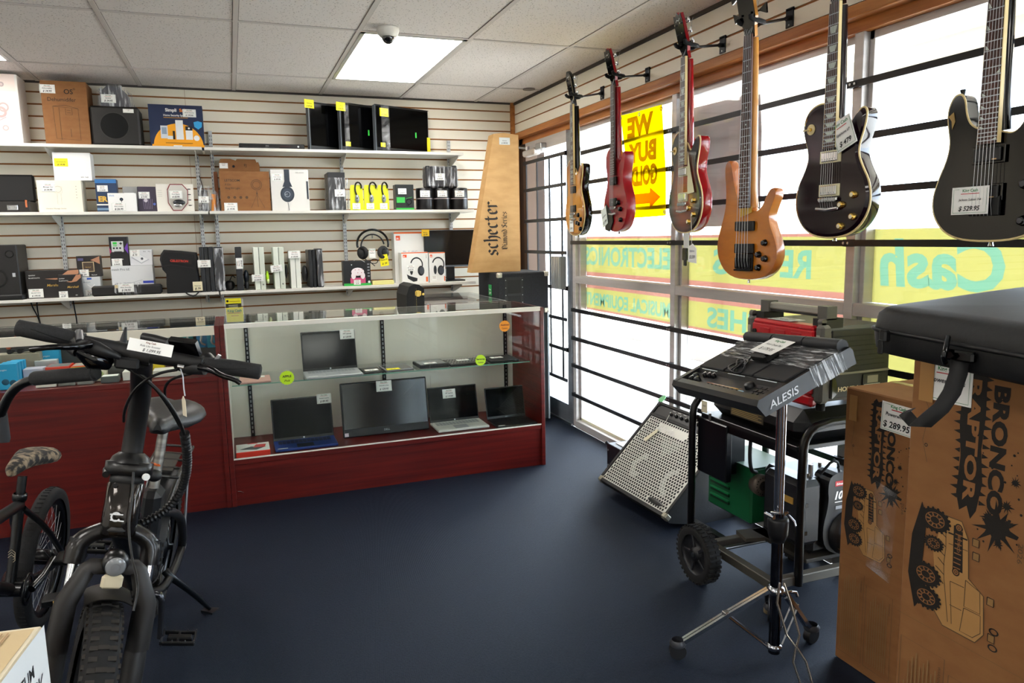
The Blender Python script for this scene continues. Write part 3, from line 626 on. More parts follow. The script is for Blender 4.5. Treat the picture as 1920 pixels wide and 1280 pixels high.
def f(b, w, h):
    b.txt('ER', w*.1, h*.32, h*.22, m('#e3b84c', .4), bold=.05); b.rect(0, h*.05, w, h*.12, m('#6f8fae', .5)); b.rect(0, h*.2, w, h*.24, PAPER); b.rect(0, h*.88, w, h, m('#2c6fae', .5))
carton('mounting_kit_box', 'dark blue box with gold letters on the middle shelf', 'box', 177, 217, 336, ZS2, 5.53, .08, m('#1d3556', .5), f, [(.08, .62, .062, .04, 'Mini Kit', '$ 14.95', PAPER)])
carton('camera_box', 'small white camera box in front of the dark blue box', 'box', 201, 254, 362, ZS2, 5.475, .04, m('#f1f1ee', .5),
       lambda b, w, h: (b.txt('blink', w*.05, h*.82, h*.14, m('#3a7ec0', .5)), b.disc(w*.48, h*.66, .0105, INK), b.disc(w*.48, h*.66, .005, m('#3d4f66', .3)), b.line([(w*.48, h*.56), (w*.48, h*.5)], .004, INK)), [(.10, .02, .088, .055, 'Blink wireless', '$ 26.95', PAPER)])
carton('hard_drive_box', 'grey small box tucked behind the white camera box', 'box', 229, 257, 350, ZS2, 5.56, .06, m('#9b9d9c', .5), None, [(.1, .55, .058, .034, 'HDD', '', PAPER)])
carton('lamp_box', 'dark violet photo-printed box right of the white camera box', 'box', 257, 292, 350, ZS2, 5.52, .07, m('#3b3344', .4),
       lambda b, w, h: [b.line([(w*(.3+.08*i), h*.1), (w*(.25+.1*i), h*.5)], .002, m('#8f83a0', .5)) for i in range(6)] + [b.disc(w*.4, h*.45, .012, m('#cfc6cf', .4)), b.disc(w*.85, h*.3, .008, m('#5b6fc0', .4))], [(.04, .52, .066, .044, 'Galaxy Lamp', '$ 9.95', PAPER)])
def f(b, w, h):
    for i in range(4): b.rect(w*.04, h*(.55+.07*i), w*.16, h*(.56+.07*i), m('#b5b3aa', .6)); b.rect(w*.85, h*(.2+.2*i), w*.93, h*(.23+.2*i), INK)
t, w_, h_, _ = carton('shaver_box', 'white shaver box with a red-edged clear blister on the middle shelf', 'box', 291, 361, 345, ZS2, 5.51, .07, m('#e9e5da', .5), f)
b = MB(); b.at(T(0, -.002, 0) @ FRONT); hexo = [(w_*.30, h_*.80), (w_*.38, h_*1.0), (w_*.72, h_*1.0), (w_*.86, h_*.78), (w_*.84, h_*.30), (w_*.66, h_*.02), (w_*.42, h_*.02), (w_*.30, h_*.30)]
b.prism(hexo, 0, .002, m('#7c1f2a', .4)); cx_, cy_ = w_*.58, h_*.5; b.M = b.M @ T(0, 0, .0022); b.poly([(cx_+(x-cx_)*.93, cy_+(y-cy_)*.93) for x, y in hexo], m('#c9c5bd', .3)); b.M = b.M @ T(0, 0, .01)
b.ell((w_*.6, h_*.32, 0), .038, .02, .014, m('#3a3c40', .2, .6)); b.ell((w_*.56, h_*.22, .004), .028, .014, .012, CHROME); b.build('blister_pack', t)
tagcard(t, T(0, -.018, 0) @ FRONT @ T(w_*.36, h_*.46, 0), .078, .052, 'Floyd Shaver', '$ 22.95')
p0 = ony(371, 360, 5.52); t = thing('bagged_tool', 'small orange-handled tool in a clear bag at the split of the middle shelves', 'tool', (p0.x+.07, 5.55, ZS2+.001))
b = MB(); b.cyl((.02, 0, 0), (.028, 0, .115), .015, m('#e08a1c', .4)); b.cyl((-.03, 0, .0), (-.03, 0, .14), .02, m('#2a2a2e', .4)); b.tube([(-.03, 0, .13), (-.055, 0, .24)], .0025, INK, 5); b.build('tool_body', t)
b = MB(); b.prism([(-.075, 0), (.06, 0), (.055, .12), (.01, .17), (-.05, .175), (-.07, .1)], -.022, .022, WRAP_X); b.build('plastic_bag', t).matrix_local = RX(90)
tagcard(t, T(0, -.025, 0) @ FRONT @ T(-.07, .055, 0), .066, .044, 'Tool', '$ 9.95')
# ---- middle shelf, right
carton('brown_side_box', 'narrow reddish brown box edge left of the ring light box', 'box', 400, 407, 322, ZS2, 5.60, .1, m('#7c4c2c', .7))
t = thing('torn_box', 'torn-topped cardboard box behind the ring light box', 'box', (ony(409, 300, 5.62).x, 5.62, ZS2)); w_ = ony(486, 300, 5.62).x-ony(409, 300, 5.62).x; h_ = ony(440, 298, 5.62).z-ZS2
b = MB(); pts = [(0, 0), (w_, 0), (w_, h_*.88), (w_*.97, h_*.95), (w_*.93, h_*.94), (w_*.9, h_), (w_*.45, h_*1.0), (w_*.42, h_*.97), (w_*.3, h_), (w_*.06, h_*1.0), (w_*.01, h_*.93)]
b.at(FRONT); b.prism(pts, -.1, 0, CARD); b.txt('FJ', w_*.62, h_*.86, h_*.07, INK); b.disc(w_*.36, h_*.86, .009, INK); b.build('box_body', t)
tagcard(t, T(0, -.001, 0) @ FRONT @ T(w_*.02, h_*.82, 0), .055, .036, 'tripod', '')
def f(b, w, h):
    D = m('#3c3128', .7); b.txt('LETSCOM', w*.10, h*.74, h*.085, D, bold=.01); b.txt('F-531', w*.11, h*.64, h*.065, D); b.txt('Ring Fill Light', w*.11, h*.55, h*.065, D)
    for i in range(4): b.disc(w*(.16+.12*i), h*.34, .0085, D); b.ring(w*(.16+.12*i), h*.34, .003, .0045, CARD)
    b.ring(w*.73, h*.66, .034, .036, D); b.ring(w*.73, h*.66, .024, .026, D); b.line([(w*.73, h*.5), (w*.73, h*.4)], .003, D)
    b.line([(w*.60, h*.08), (w*.73, h*.42), (w*.87, h*.08)], .0018, D); b.line([(w*.73, h*.4), (w*.74, h*.1)], .0018, D); b.ring(w*.73, h*.44, .003, .005, D)
carton('ring_light_box', 'brown ring fill light box on the middle shelf', 'box', 410, 504, 321, ZS2, 5.51, .1, CARD, f, [(.06, 0, .085, .055, 'Letscom Ring Light', '$ 19.95', PAPER)])
def f(b, w, h):
    D = m('#26303c', .5); b.ring(w*.42, h*.40, .034, .047, D, ry=1.15); b.disc(w*.42, h*.40, .036, m('#35404d', .4), ry=.040); b.ring(w*.42, h*.40, .016, .020, m('#8f9aa4', .4)); b.txt('AT', w*.36, h*.38, .014, m('#b5bcc2', .4))
    b.rect(w*.36, h*.66, w*.50, h, D); b.poly([(w*.30, h*.58), (w*.36, h*.72), (w*.50, h*.72), (w*.56, h*.58)], D); b.txt('audio-technica', w*.66, h*.92, h*.035, INK); b.line([(w*.42, h*.2), (w*.45, 0)], .003, D)
    b.rect(w*.94, h*.28, w*.985, h*.72, D)
carton('headphone_box', 'light grey box with a large dark blue headphone picture', 'box', 506, 577, 318, ZS2, 5.50, .1, m('#d9d8d3', .5), f, [(.03, .72, .075, .05, 'Audio-Technica', '$ 39.95', PAPER)], side=m('#b9b8b2', .5))
t, w_, h_, _ = carton('wrapped_console', 'dark game console standing upright in stretch wrap', 'console', 614, 646, 323, ZS2, 5.51, .2, m('#26282c', .4), None, body='console_body')
b = MB(); b.box(-.004, w_+.02, -.012, .21, .004, h_*.86, WRAP_X, .01); b.build('stretch_wrap', t); tagcard(t, T(0, -.014, 0) @ FRONT @ T(w_*.35, h_*.36, 0), .072, .05, 'PS4', '$ 149')
for k, (L, R) in enumerate(((656, 682), (682, 710), (708, 730))):
    p0, p1 = ony(L, 365, 5.49), ony(R, 365, 5.49); w_ = p1.x-p0.x; h_ = ony((L+R)/2, 347, 5.49).z-ZS2
    t = thing('strap_pack', ('left', 'middle', 'right')[k] + ' one of the three yellow strap packs with black hooks', 'strap pack', (p0.x, 5.49+.002*k, ZS2+.001), group='yellow strap packs on the middle shelf')
    b = MB(); b.at(FRONT); b.prism([(0, 0), (w_*.98, 0), (w_*.92, h_*.9), (w_*.8, h_), (w_*.1, h_), (w_*.04, h_*.9)], -.012, 0, m('#d8e01a', .5)); b.build('card', t)
    b = MB(); b.ell((w_*.5, -.012, h_*.45), .016, .012, .03, m('#8d9297', .3, .3)); b.ell((w_*.48, -.02, h_*.47), .006, .006, .006, m('#222', .4) if 0 else INK); b.build('buckle', t)
    b = MB(); b.tube([(w_*.5, -.008, h_*.55), (w_*.36, -.01, h_*.8), (w_*.42, -.01, h_*1.06), (w_*.66, -.01, h_*1.12), (w_*.85, -.01, h_*.98), (w_*.82, -.01, h_*.86)], .006, GLOSS, 8, smooth=1); b.build('hook', t)
    tagcard(t, T(0, -.024, 0) @ FRONT @ T(w_*.12, h_*.03, 0), .055, .042, 'straps', '$ 12.95')
def f(b, w, h):
    b.rect(0, 0, w, h*.08, m('#2fa23c', .5)); b.rect(w*.04, h*.28, w*.5, h*.5, m('#36b04a', .5)); b.ring(w*.72, h*.32, .016, .021, GLOSS); b.disc(w*.66, h*.2, .010, GLOSS); b.line([(w*.55, h*.45), (w*.9, h*.5)], .002, m('#3ac04c', .5))
carton('headset_box', 'dark headset box with green print, right of the strap packs', 'box', 741, 775, 346, ZS2, 5.50, .09, m('#2b3230', .4), f, [(.14, .62, .062, .042, 'Xbox Headset', '$ 44.95', PAPER)])
for k, L in enumerate((784, 816.5, 849)):
    p0 = ony(L+16, 370, 5.50); r_ = (ony(L+32, 370, 5.5).x-ony(L, 370, 5.5).x)/2; h_ = ony(L+16, 352, 5.5).z-ZS2
    t = thing('speaker_tube', ('left', 'middle', 'right')[k] + ' one of three short black cylinders under the wrapped black bundle', 'portable speaker', (p0.x, 5.50+r_, ZS2+.0005), group='black cylinders on the middle shelf')
    b = MB(); b.lathe([(0, 0), (r_*.96, 0), (r_, .006), (r_, h_-.006), (r_*.95, h_), (0, h_)], m('#151214', .35)); b.build('cylinder_body', t)
    b = MB(); b.lathe([(r_+.0008, h_*.50), (r_+.0008, h_*.53)], m('#a99fa0', .4)); b.build('seam', t)
    tagcard(t, T(0, -r_-.001, 0) @ FRONT @ T(-r_*.75, h_*.58, 0), .074, .048, 'Steel Cannon', '$ 129.95')
zc_ = ZS2+h_+.001; p0, p1 = ony(798, 330, 5.52), ony(858, 330, 5.52); w_ = p1.x-p0.x; h2 = ony(828, 312, 5.52).z-zc_
t = thing('wrapped_bundle', 'black bundle in shiny wrap lying on the short black cylinders', 'bundle', (p0.x, 5.52, zc_))
b = MB(); b.box(0, w_, 0, .1, 0, h2, m('#201d22', .4), .012); b.box(w_*.82, w_*.97, -.01, .02, 0, h2*1.05, m('#121014', .4), .006); b.box(w_*.0, w_*.14, -.01, .02, 0, h2*1.02, m('#121014', .4), .006); b.build('bundle_body', t)
b = MB(); b.box(-.003, w_+.003, -.012, .103, .002, h2+.004, WRAP_X, .012); b.build('plastic_wrap', t); tagcard(t, T(0, -.014, 0) @ FRONT @ T(w_*.28, h2*.35, 0), .074, .05, 'Monitor', '$ 69.95')
# ---- lowest shelf, left
p0, p1 = ony(-40, 500, 5.48), ony(35, 500, 5.48); w_ = p1.x-p0.x; h_ = ony(0, 459, 5.48).z-ZS3
t = thing('tower_speaker', 'tall black bookshelf speaker at the left end of the lowest shelf', 'speaker', (p0.x, 5.48, ZS3+.0005))
b = MB(); b.box(0, w_, 0, .24, .03, h_, m('#1b1817', .45), .006); b.build('cabinet', t)
b = MB(); b.box(-.01, w_+.01, -.01, .25, 0, .035, m('#0d0d0e', .5), .008); b.build('base', t)
b = MB(); b.at(FRONT); b.ring(w_*.8, h_*.83, .018, .024, GLOSS); b.disc(w_*.8, h_*.83, .017, m('#2a2a2c', .4)); b.ring(w_*.4, h_*.4, .05, .06, GLOSS); b.build('driver', t); tagcard(t, FRONT @ T(w_*.82, h_*.42, 0), .016, .024, '', '', m('#b8bcc0', .5), name='label_sticker')
def marsh(hand=True):
    def f(b, w, h):
        b.rect(0, 0, w, h*.04, m('#3a3026', .5)); SK = m('#b98463', .5)
        if hand: b.poly([(w*.35, h*.70), (w*.6, h*.72), (w*.80, h*.98), (w, h*1.0), (w, h*.86), (w*.8, h*.70), (w*.55, h*.66)], SK)
        b.txt('Marshall', w*.38, h*.42, h*.13, m('#c9a24c', .3), shear=.3, bold=.01); b.txt('speaker', w*.06, h*.82, h*.07, PAPER); b.txt('BLUETOOTH', w*.06, h*.72, h*.06, PAPER); b.txt('20h', w*.7, h*.08, h*.06, PAPER)
    return f
t, _, _, _ = carton('speaker_box', 'wide black Marshall-printed speaker box beside the tower speaker'.replace('Marshall-printed ', ''), 'box', 46, 147, 507, ZS3, 5.54, .14, m('#2b2624', .45), marsh(), [(.03, .03, .082, .056, 'Marshall Tufton', '$ 199.95', PAPER)], group='black speaker boxes on the lowest shelf')
carton('speaker_box', 'smaller black speaker box in front of the wide one', 'box', 107, 151, 515, ZS3, 5.495, .04, m('#28221f', .45), marsh(), [(.0, .0, .05, .042, 'Emberton', '$ 89', PAPER)], group='black speaker boxes on the lowest shelf')
t, _, _, zz_ = carton('charger_box', 'white box with a blue badge under the tan speaker picture box', 'box', 152, 187, 519, ZS3, 5.565, .1, m('#cfd3d4', .5), lambda b, w, h: (b.rect(w*.3, h*.86, w*.55, h*.95, m('#2a55b0', .5)), b.txt('Bluetooth', w*.1, h*.7, h*.08, m('#5f7080', .5)), b.line([(w*.3, h*.6), (w*.5, h*.45), (w*.7, h*.6)], .004, PAPER)), [(.15, .02, .05, .038, 'dock', '$ 24', PAPER)])
def f(b, w, h):
    b.rect(w*.24, h*.24, w*.74, h*.72, m('#c9b48c', .4)); b.rect(w*.27, h*.27, w*.71, h*.69, m('#4b3d30', .5)); b.txt('Marshall', w*.36, h*.44, h*.07, m('#c9a24c', .3), shear=.3); b.poly([(w*.6, h*.8), (w, h*.98), (w, h*.6), (w*.78, h*.72)], m('#b07f62', .5)); b.txt('Marshall', w*.6, h*.06, h*.07, PAPER)
    b.rect(w*.06, h*.78, w*.3, h*.9, m('#54527a', .5))
carton('portable_speaker_box', 'black box showing a tan portable speaker, stacked on the white blue-badged box', 'box', 142, 186, 480, zz_+.001, 5.565, .09, m('#2a2422', .45), f, [(.06, .02, .058, .045, 'Willen', '$ 59', PAPER)])
t, _, _, z6 = carton('keyboard_box', 'white Pro 6E box behind the soundbar'.replace('Pro 6E ', 'router '), 'box', 207, 286, 498, ZS3, 5.56, .12, m('#d8dadb', .5), lambda b, w, h: (b.txt('mesh Pro 6E', w*.02, h*.84, h*.11, m('#6a6f74', .5)), b.rect(w*.74, h*.38, w, h*.46, m('#2b3fae', .4)), b.line([(w*.02, h*.35), (w*.45, h*.4), (w*.73, h*.5)], .002, m('#9aa0a4', .5))))
def f(b, w, h):
    b.rect(w*.12, h*.48, w*.76, h*.85, m('#c8cbc9', .4)); b.rect(w*.2, h*.74, w*.42, h*.82, m('#38c84a', .4)); b.rect(w*.2, h*.68, w*.42, h*.71, m('#38c84a', .4))
    for i in range(3): b.disc(w*(.24+.17*i), h*.61, .006, INK)
    b.rect(w*.56, h*.75, w*.7, h*.79, INK); b.rect(w*.61, h*.72, w*.65, h*.82, INK); b.rect(w*.24, h*.33, w*.66, h*.5, m('#111116', .4)); b.poly([(w*.8, h*.6), (w, h*.8), (w, h*.4)], m('#6a3aa8', .5)); b.poly([(0, h*.65), (w*.1, h*.5), (0, h*.4)], m('#b03a6a', .5))
    b.txt('AMP', w*.5, h*.2, h*.06, PAPER)
carton('tuner_pedal_box', 'tall black box with a grey device picture standing on the white router box', 'box', 203, 238, 444, z6+.001, 5.565, .06, m('#1d1a1f', .4), f, [(.06, .0, .062, .048, 'Guitar', '$ 34.95', PAPER)])
carton('virtual_headset_box', 'white box with a console picture standing on the white router box', 'box', 242, 284, 468, z6+.001, 5.57, .08, m('#dcdde0', .45), lambda b, w, h: (b.poly([(w*.06, h*.5), (w*.5, h*.1), (w*.86, h*.35), (w*.44, h*.72)], m('#aeb2b8', .4)), b.poly([(w*.1, h*.54), (w*.5, h*.16), (w*.82, h*.38), (w*.44, h*.7)], m('#e6e8ea', .4)), b.disc(w*.54, h*.42, .008, m('#4a4f58', .4)), b.txt('PS4', w*.62, h*.84, h*.1, INK), b.txt('Pro', w*.84, h*.84, h*.1, INK)), [(.02, .56, .06, .045, 'Retro', '$ 75', PAPER)])
p0, p1 = ony(171, 542, 5.48), ony(303, 542, 5.48); w_ = p1.x-p0.x
t = thing('soundbar', 'long black soundbar with a wrapped remote and price card lying on the lowest shelf', 'soundbar', (p0.x, 5.485, ZS3+.0005))
b = MB(); b.box(0, w_, 0, .07, 0, .066, m('#1b1816', .6), .01); b.build('bar_body', t)
b = MB(); b.box(w_*.30, w_*.72, -.012, .06, .002, .082, WRAP_X, .02); b.cyl((w_*.36, -.004, .05), (w_*.36, -.004, .07), .012, m('#d9c79a', .5)); b.build('wrapped_remote', t); tagcard(t, T(0, -.016, 0) @ FRONT @ T(w_*.38, .022, 0), .094, .056, 'Xbox Soundbar', '$ 34.95')
# black cloth bag
bx0, bx1 = ony(300, 500, 5.5).x, ony(372, 500, 5.5).x; zb1 = ony(330, 468, 5.5).z
t = thing('cloth_bag', 'slumped black cloth bag with red embroidered name on the lowest shelf', 'bag', (bx0, 5.5, ZS3+.0005)); w_, h_ = bx1-bx0, zb1-ZS3
b = MB(); prof = [(.12, 0), (.98, 0), (1.0, .3), (.97, .55), (1.0, .78), (.97, .92), (.55, .97), (.12, 1.0), (.03, .9), (.0, .78), (.05, .55), (.14, .45), (.12, .2)]
n = len(prof); vs = []
for d_, s_ in ((0.02, .9), (0, .98), (-.03, 1), (-.09, 1), (-.12, .96)):
    for u, v in prof: vs.append(((.52+(u-.52)*s_)*w_, (.48+(v-.48)*s_)*h_ if v > 0 else 0, d_))
b.at(FRONT); b.add(vs, [(i*n+j, i*n+(j+1) % n, (i+1)*n+(j+1) % n, (i+1)*n+j) for i in range(4) for j in range(n)], m('#19181a', .8), True); b.add(vs[:n], [tuple(range(n))], m('#19181a', .8)); b.add(vs[-n:], [tuple(range(n))], m('#19181a', .8))
b.M = FRONT @ T(0, 0, .024); b.line([(w_*.02, h_*.62), (w_*.3, h_*.66), (w_*.9, h_*.56)], .004, m('#2c2b2d', .7)); b.poly([(w_*.26, h_*.83), (w_*.83, h_*.76), (w_*.83, h_*.65), (w_*.3, h_*.71)], m('#2e2622', .8)); b.txt('CELESTRON', w_*.28, h_*.73, h_*.07, m('#d0301c', .5), bold=.02, rot=-4)
b.build('bag_body', t)
b = MB(); b.tube([(w_*.6, -.02, .005), (w_*.7, -.055, -.012), (w_*.85, -.06, -.022), (w_*.98, -.04, .006)], .006, m('#1d1c1e', .7), 4, smooth=1); b.build('strap', t)
tagcard(t, T(0, -.03, 0) @ FRONT @ T(w_*.82, h_*.04, 0), .06, .062, 'Telescope', '$ 79', m('#e6dcb8', .6))
# upright consoles
def console(name, lab, L, R, top, slabs, col, tag=None, wrap=False, Y=5.49, dep=.22, split=None, extra=None, grp='upright game consoles on the lowest shelf'):
    p0, p1 = ony(L, 500, Y), ony(R, 500, Y); w = p1.x-p0.x; h = ony((L+R)/2, top, Y).z-ZS3
    t = thing(name, lab, 'game console', (p0.x, Y, ZS3+.0005), group=grp); b = MB()
    for i in range(slabs): b.box(w*i/slabs+.0015, w*(i+1)/slabs-.0015, .004*(i % 2), dep, 0, h, col[i % len(col)], .003)
    if slabs > 1: b.box(.004, w-.004, .012, dep-.01, .004, h-.004, GLOSS)
    b.at(FRONT)
    if split: b.disc(w*.75, h*.12, .006, m('#8f938c', .4)); b.ring(w*.75, h*.12, .003, .004, INK)
    b.build('console_body', t)
    if wrap: b = MB(); b.box(-.002, w+.006, -.004, dep+.004, .004, h-.006, WRAP_X, .006); b.build('stretch_wrap', t)
    if tag: tagcard(t, T(0, -.007, 0) @ FRONT @ T(tag[0]*w, tag[1]*h, 0) @ (RZ(tag[6]) if len(tag) > 6 else Matrix()), tag[2], tag[3], tag[4], tag[5])
    return t, w, h
DK = [m('#2a2d33', .4), m('#23262b', .35)]; GRW = [m('#dde3d5', .45), m('#cfd6c8', .45)]
console('game_console', 'dark slate game console of three upright slabs beside the cloth bag', 375, 401, 463, 3, DK, (-.15, .55, .082, .05, 'PS4 Slim', '$ 199.95'))
console('game_console', 'dark console under creased stretch wrap, right of the slate slabs', 402, 419, 463, 1, DK, None, True)
t = thing('round_camera', 'small black round camera pod behind the wrapped console', 'camera', (ony(431, 535, 5.56).x, 5.56, ZS3+.036)); b = MB(); b.ell((0, 0, 0), .034, .034, .036, m('#151416', .4)); b.build('pod_body', t); b = MB(); b.tube([(0, .01, .03), (.02, .02, .07), (.04, .03, .05)], .003, INK, 6, smooth=1); b.build('cable', t)
t, w_, h_ = console('motion_sensor_console', 'narrow black console with vertical price card and a controller strapped to its side', 442, 455, 463, 1, DK, (1.1, .50, .075, .046, 'Xbox One', '$ 179.95', 90))
b = MB(); b.ell((w_+.020, .05, .09), .018, .04, .05, m('#1c2836', .35)); b.ell((w_+.020, .04, .035), .016, .03, .03, m('#20242a', .3)); b.build('controller', t)
t, w_, h_ = console('game_console', 'pale green-white console with a lime controller hooked on its side', 476, 497, 463, 2, GRW, (-.25, .2, .078, .048, 'Xbox One S', '$ 139.95'), split=1)
b = MB(); b.ell((w_+.013, .03, .085), .011, .035, .045, m('#b4e61c', .4)); b.ell((w_+.015, .02, .06), .010, .03, .02, m('#d9e8a8', .4)); b.build('controller', t)
t, w_, h_ = console('game_console', 'pale console with centred price card and a black controller behind it', 513, 534, 463, 2, GRW, (-.25, .40, .078, .048, 'Xbox One S', '$ 154.95', 5), split=1)
b = MB(); b.ell((w_+.012, .06, .12), .010, .04, .05, m('#1b1b1e', .4)); b.build('controller', t)
t, w_, h_ = console('game_console', 'pale console with its price card on top, left of the black console', 544, 564, 470, 2, [m('#e2e4da', .45)], (-.1, .80, .082, .052, 'Xbox One', '$ 154.95'))
b = MB(); b.ell((w_+.03, .06, .10), .022, .05, .06, m('#1b1b1e', .4)); b.build('controller', t)
console('game_console', 'ribbed black console with shiny side, last of the upright row', 579, 593, 468, 2, [m('#15161a', .3), m('#0e0f12', .25)], None, grp='upright game consoles on the lowest shelf')
console('game_console', 'black console in wrap leaning against the ribbed black one', 595, 606, 466, 1, [m('#1a1b20', .3)], None, True)
def f(b, w, h):
    b.rect(0, 0, w, h, m('#17171b', .4)); b.rect(0, 0, w, h*.1, m('#35b04a', .4)); b.disc(w*.93, h*.14, .009, m('#eef4ee', .4)); b.rect(w*.24, h*.1, w*.8, h*.32, m('#d2527e', .4)); b.ell((w*.52, h*.56, .001), .047, .03, .001, m('#ece2e4', .4)); b.ell((w*.36, h*.40, .001), .017, .026, .001, m('#ece2e4', .4)); b.ell((w*.70, h*.40, .001), .017, .026, .001, m('#ece2e4', .4))
    for i in range(9): b.disc(w*(.34+.045*i), h*(.52+.12*((i*7) % 3-1)), .003, m('#b03a4c', .5))
    b.txt('v', w*.28, h*.82, h*.1, PAPER, bold=.03)
    for i in range(5): b.rect(w*.88, h*(.35+i*.12), w*.96, h*(.40+i*.12), m('#8f9298', .5))
t, w_, h_, _ = carton('controller_box', 'black and pink game controller box in a clear cover under the headphones', 'box', 643, 694, 489, ZS3, 5.49, .09, m('#1a1c20', .4), f, [(.36, .04, .05, .036, 'controller', '$ 24', PAPER)])
b = MB(); b.tube([(w_*.4, .01, h_), (w_*.55, 0, h_+.018), (w_*.8, .0, h_-.01)], .0015, m('#e8e8e8', .4), 5, smooth=1); b.build('tie', t)
# headphones hanging on a wire hook
hc = ony(700, 462, 5.60); t = thing('headphones', 'black over-ear headphones hanging on the slatwall above the controller box', 'headphones', (hc.x, 5.62, hc.z), -12)
b = MB(); b.tube([(.115*math.cos(a), -.0, .02+.105*math.sin(a)) for a in [math.radians(-15+210*i/20) for i in range(21)]], .0085, GLOSS, 8); b.tube([(.085*math.cos(a), -.045, .0+.09*math.sin(a)) for a in [math.radians(10+170*i/16) for i in range(17)]], .006, m('#222429', .4), 8); b.build('headband', t)
for s_ in (-1, 1):
    b = MB(); b.torus((s_*.075, -.04, -.045), (.75*s_, -1, 0), .034, .016, m('#141416', .6), 24, 8); b.ell((s_*.078, -.032, -.045), .036, .018, .046, m('#1e2024', .35)); b.build('ear_cup', t)
b = MB(); b.tube([(-.06, -.03, -.09), (-.03, -.05, -.12), (.02, -.05, -.13), (.04, -.04, -.1), (0, -.04, -.09), (-.03, -.04, -.11), (.01, -.03, -.145)], .003, INK, 5, smooth=2); b.build('cable', t)
b = MB(); b.tube([(0, .14, .075), (0, -.03, .065), (0, -.04, .09)], .004, STEEL, 6); b.build('hook', t)
tagcard(t, T(0, -.062, 0) @ FRONT @ T(-.03, -.085, 0), .05, .07, 'headset', ''); tagcard(t, T(0, -.05, 0) @ FRONT @ T(.055, -.15, 0) @ RZ(8), .062, .085, 'HyperX', '$ 39', YEL)
b = MB(); b.box(0, ony(738, 525, 5.52).x-ony(697, 525, 5.52).x, 0, .06, 0, .03, m('#e0d98c', .5), .004); solo(b, 'soap_box', 'small pale yellow flat box right of the controller box', 'box', M=T(ony(697, 525, 5.52).x, 5.50, ZS3+.0005))
def jbl(k):
    def f(b, w, h):
        b.rect(0, h*.97, w, h, m('#e8641c', .5)); b.rect(w*.06, h*.84, w*.20, h*.93, m('#e8541c', .5)); b.txt('JBL', w*.07, h*.86, h*.045, PAPER, bold=.02)
        if k == 0: b.txt('BASS', w*.28, h*.50, h*.19, m('#c9ccd0', .5), bold=.02, sx=.75); b.disc(w*.62, h*.10, .022, INK, ry=.012); b.ring(w*.62, h*.5, .05, .053, m('#e6e6e4', .5)); return
        C_ = m('#2a2d33', .4); b.ring(w*.56, h*.60, .040, .049, C_, ry=1.15, a0=-30, a1=165); b.ell((w*.72, h*.40, .001), .026, .038, .001, C_); b.ell((w*.74, h*.40, .0022), .017, .028, .001, m('#3e434b', .4)); b.ell((w*.36, h*.42, .001), .012, .034, .001, C_)
        if k == 1: b.poly([(w*.18, h*.30), (w*.30, h*.24), (w*.58, h*.16), (w*.56, h*.07), (w*.42, h*.05), (w*.22, h*.16)], C_)
        b.rect(w*.90, h*.04, w*.97, h*.2, m('#e8641c', .5)); b.rect(w*.93, h*.8, w*.94, h*.93, INK)
    return f
WB = m('#e9e9e5', .45)
carton('headphone_retail_box', 'white and orange headphone box reading BASS, at the back beside the monitor', 'box', 738, 795, 435, ZS3, 5.63, .1, WB, jbl(0), group='white headphone boxes by the monitor')
carton('headphone_retail_box', 'white headphone box with price card and two views, in front', 'box', 752, 802, 473, ZS3, 5.50, .1, WB, jbl(1), [(.16, .40, .07, .045, 'JBL Tune 510', '$ 65.95', PAPER)], group='white headphone boxes by the monitor')
carton('headphone_retail_box', 'white headphone box with one view, between the priced one and the monitor', 'box', 804, 834, 473, ZS3, 5.51, .05, WB, jbl(2), [(.1, .05, .045, .04, 'wireless', '', PAPER)], group='white headphone boxes by the monitor', side=m('#4d5666', .5))
t = thing('monitor', 'black computer monitor on a stand at the right end of the lowest shelf', 'monitor', (ony(846, 460, 5.6).x, 5.64, ZS3+.0005))
w_ = ony(896, 460, 5.6).x-ony(797, 460, 5.6).x; zt_, zl_ = ony(846, 431, 5.6).z-ZS3, ony(846, 500, 5.6).z-ZS3
b = MB(); b.box(-w_/2, w_/2, -.04, -.012, zl_, zt_, m('#1a1c20', .4), .003); b.box(-w_/2, w_/2, -.0415, -.0395, zl_, zl_+.012, m('#5d6168', .3)); b.build('housing', t)
b = MB(); b.box(-w_/2+.006, w_/2-.006, -.0418, -.04, zl_+.016, zt_-.006, m('#14161b', .16)); b.build('screen', t)
b = MB(); b.box(-.03, .03, -.012, .02, .01, zl_+.05, SATIN, .003); b.box(-.10, .10, -.07, .09, 0, .01, SATIN, .004); b.build('stand', t)
tagcard(t, T(-w_/2-.02, -.044, zt_-.045) @ FRONT, .06, .05, 'Monitor', '$ 59', m('#e9bd1e', .6))
b = MB(); b.tube([(-2.14, 5.70, 1.03), (-2.10, 5.72, .92), (-2.0, 5.74, .80), (-1.93, 5.745, .70)], .004, INK, 6, smooth=2)
def cable(p, lab):
    b = MB(); b.tube([onyv(*q) for q in p], .004, INK, 6, smooth=2); solo(b, 'cable', lab, 'cable', 'cables under the lowest shelf')
def onyv(x, y): v = ony(x, y, 5.755); return (v.x, v.y, v.z)
cable([(57, 563), (60, 574), (72, 595), (79, 620)], 'black cable under the shelf below the wide black speaker box, left one')
cable([(69, 565), (70, 580), (74, 600), (80, 622)], 'black cable joining the left one below the wide black speaker box')
cable([(137, 563), (140, 580), (144, 600), (145, 622)], 'thin black cable hanging below the tan speaker picture box')
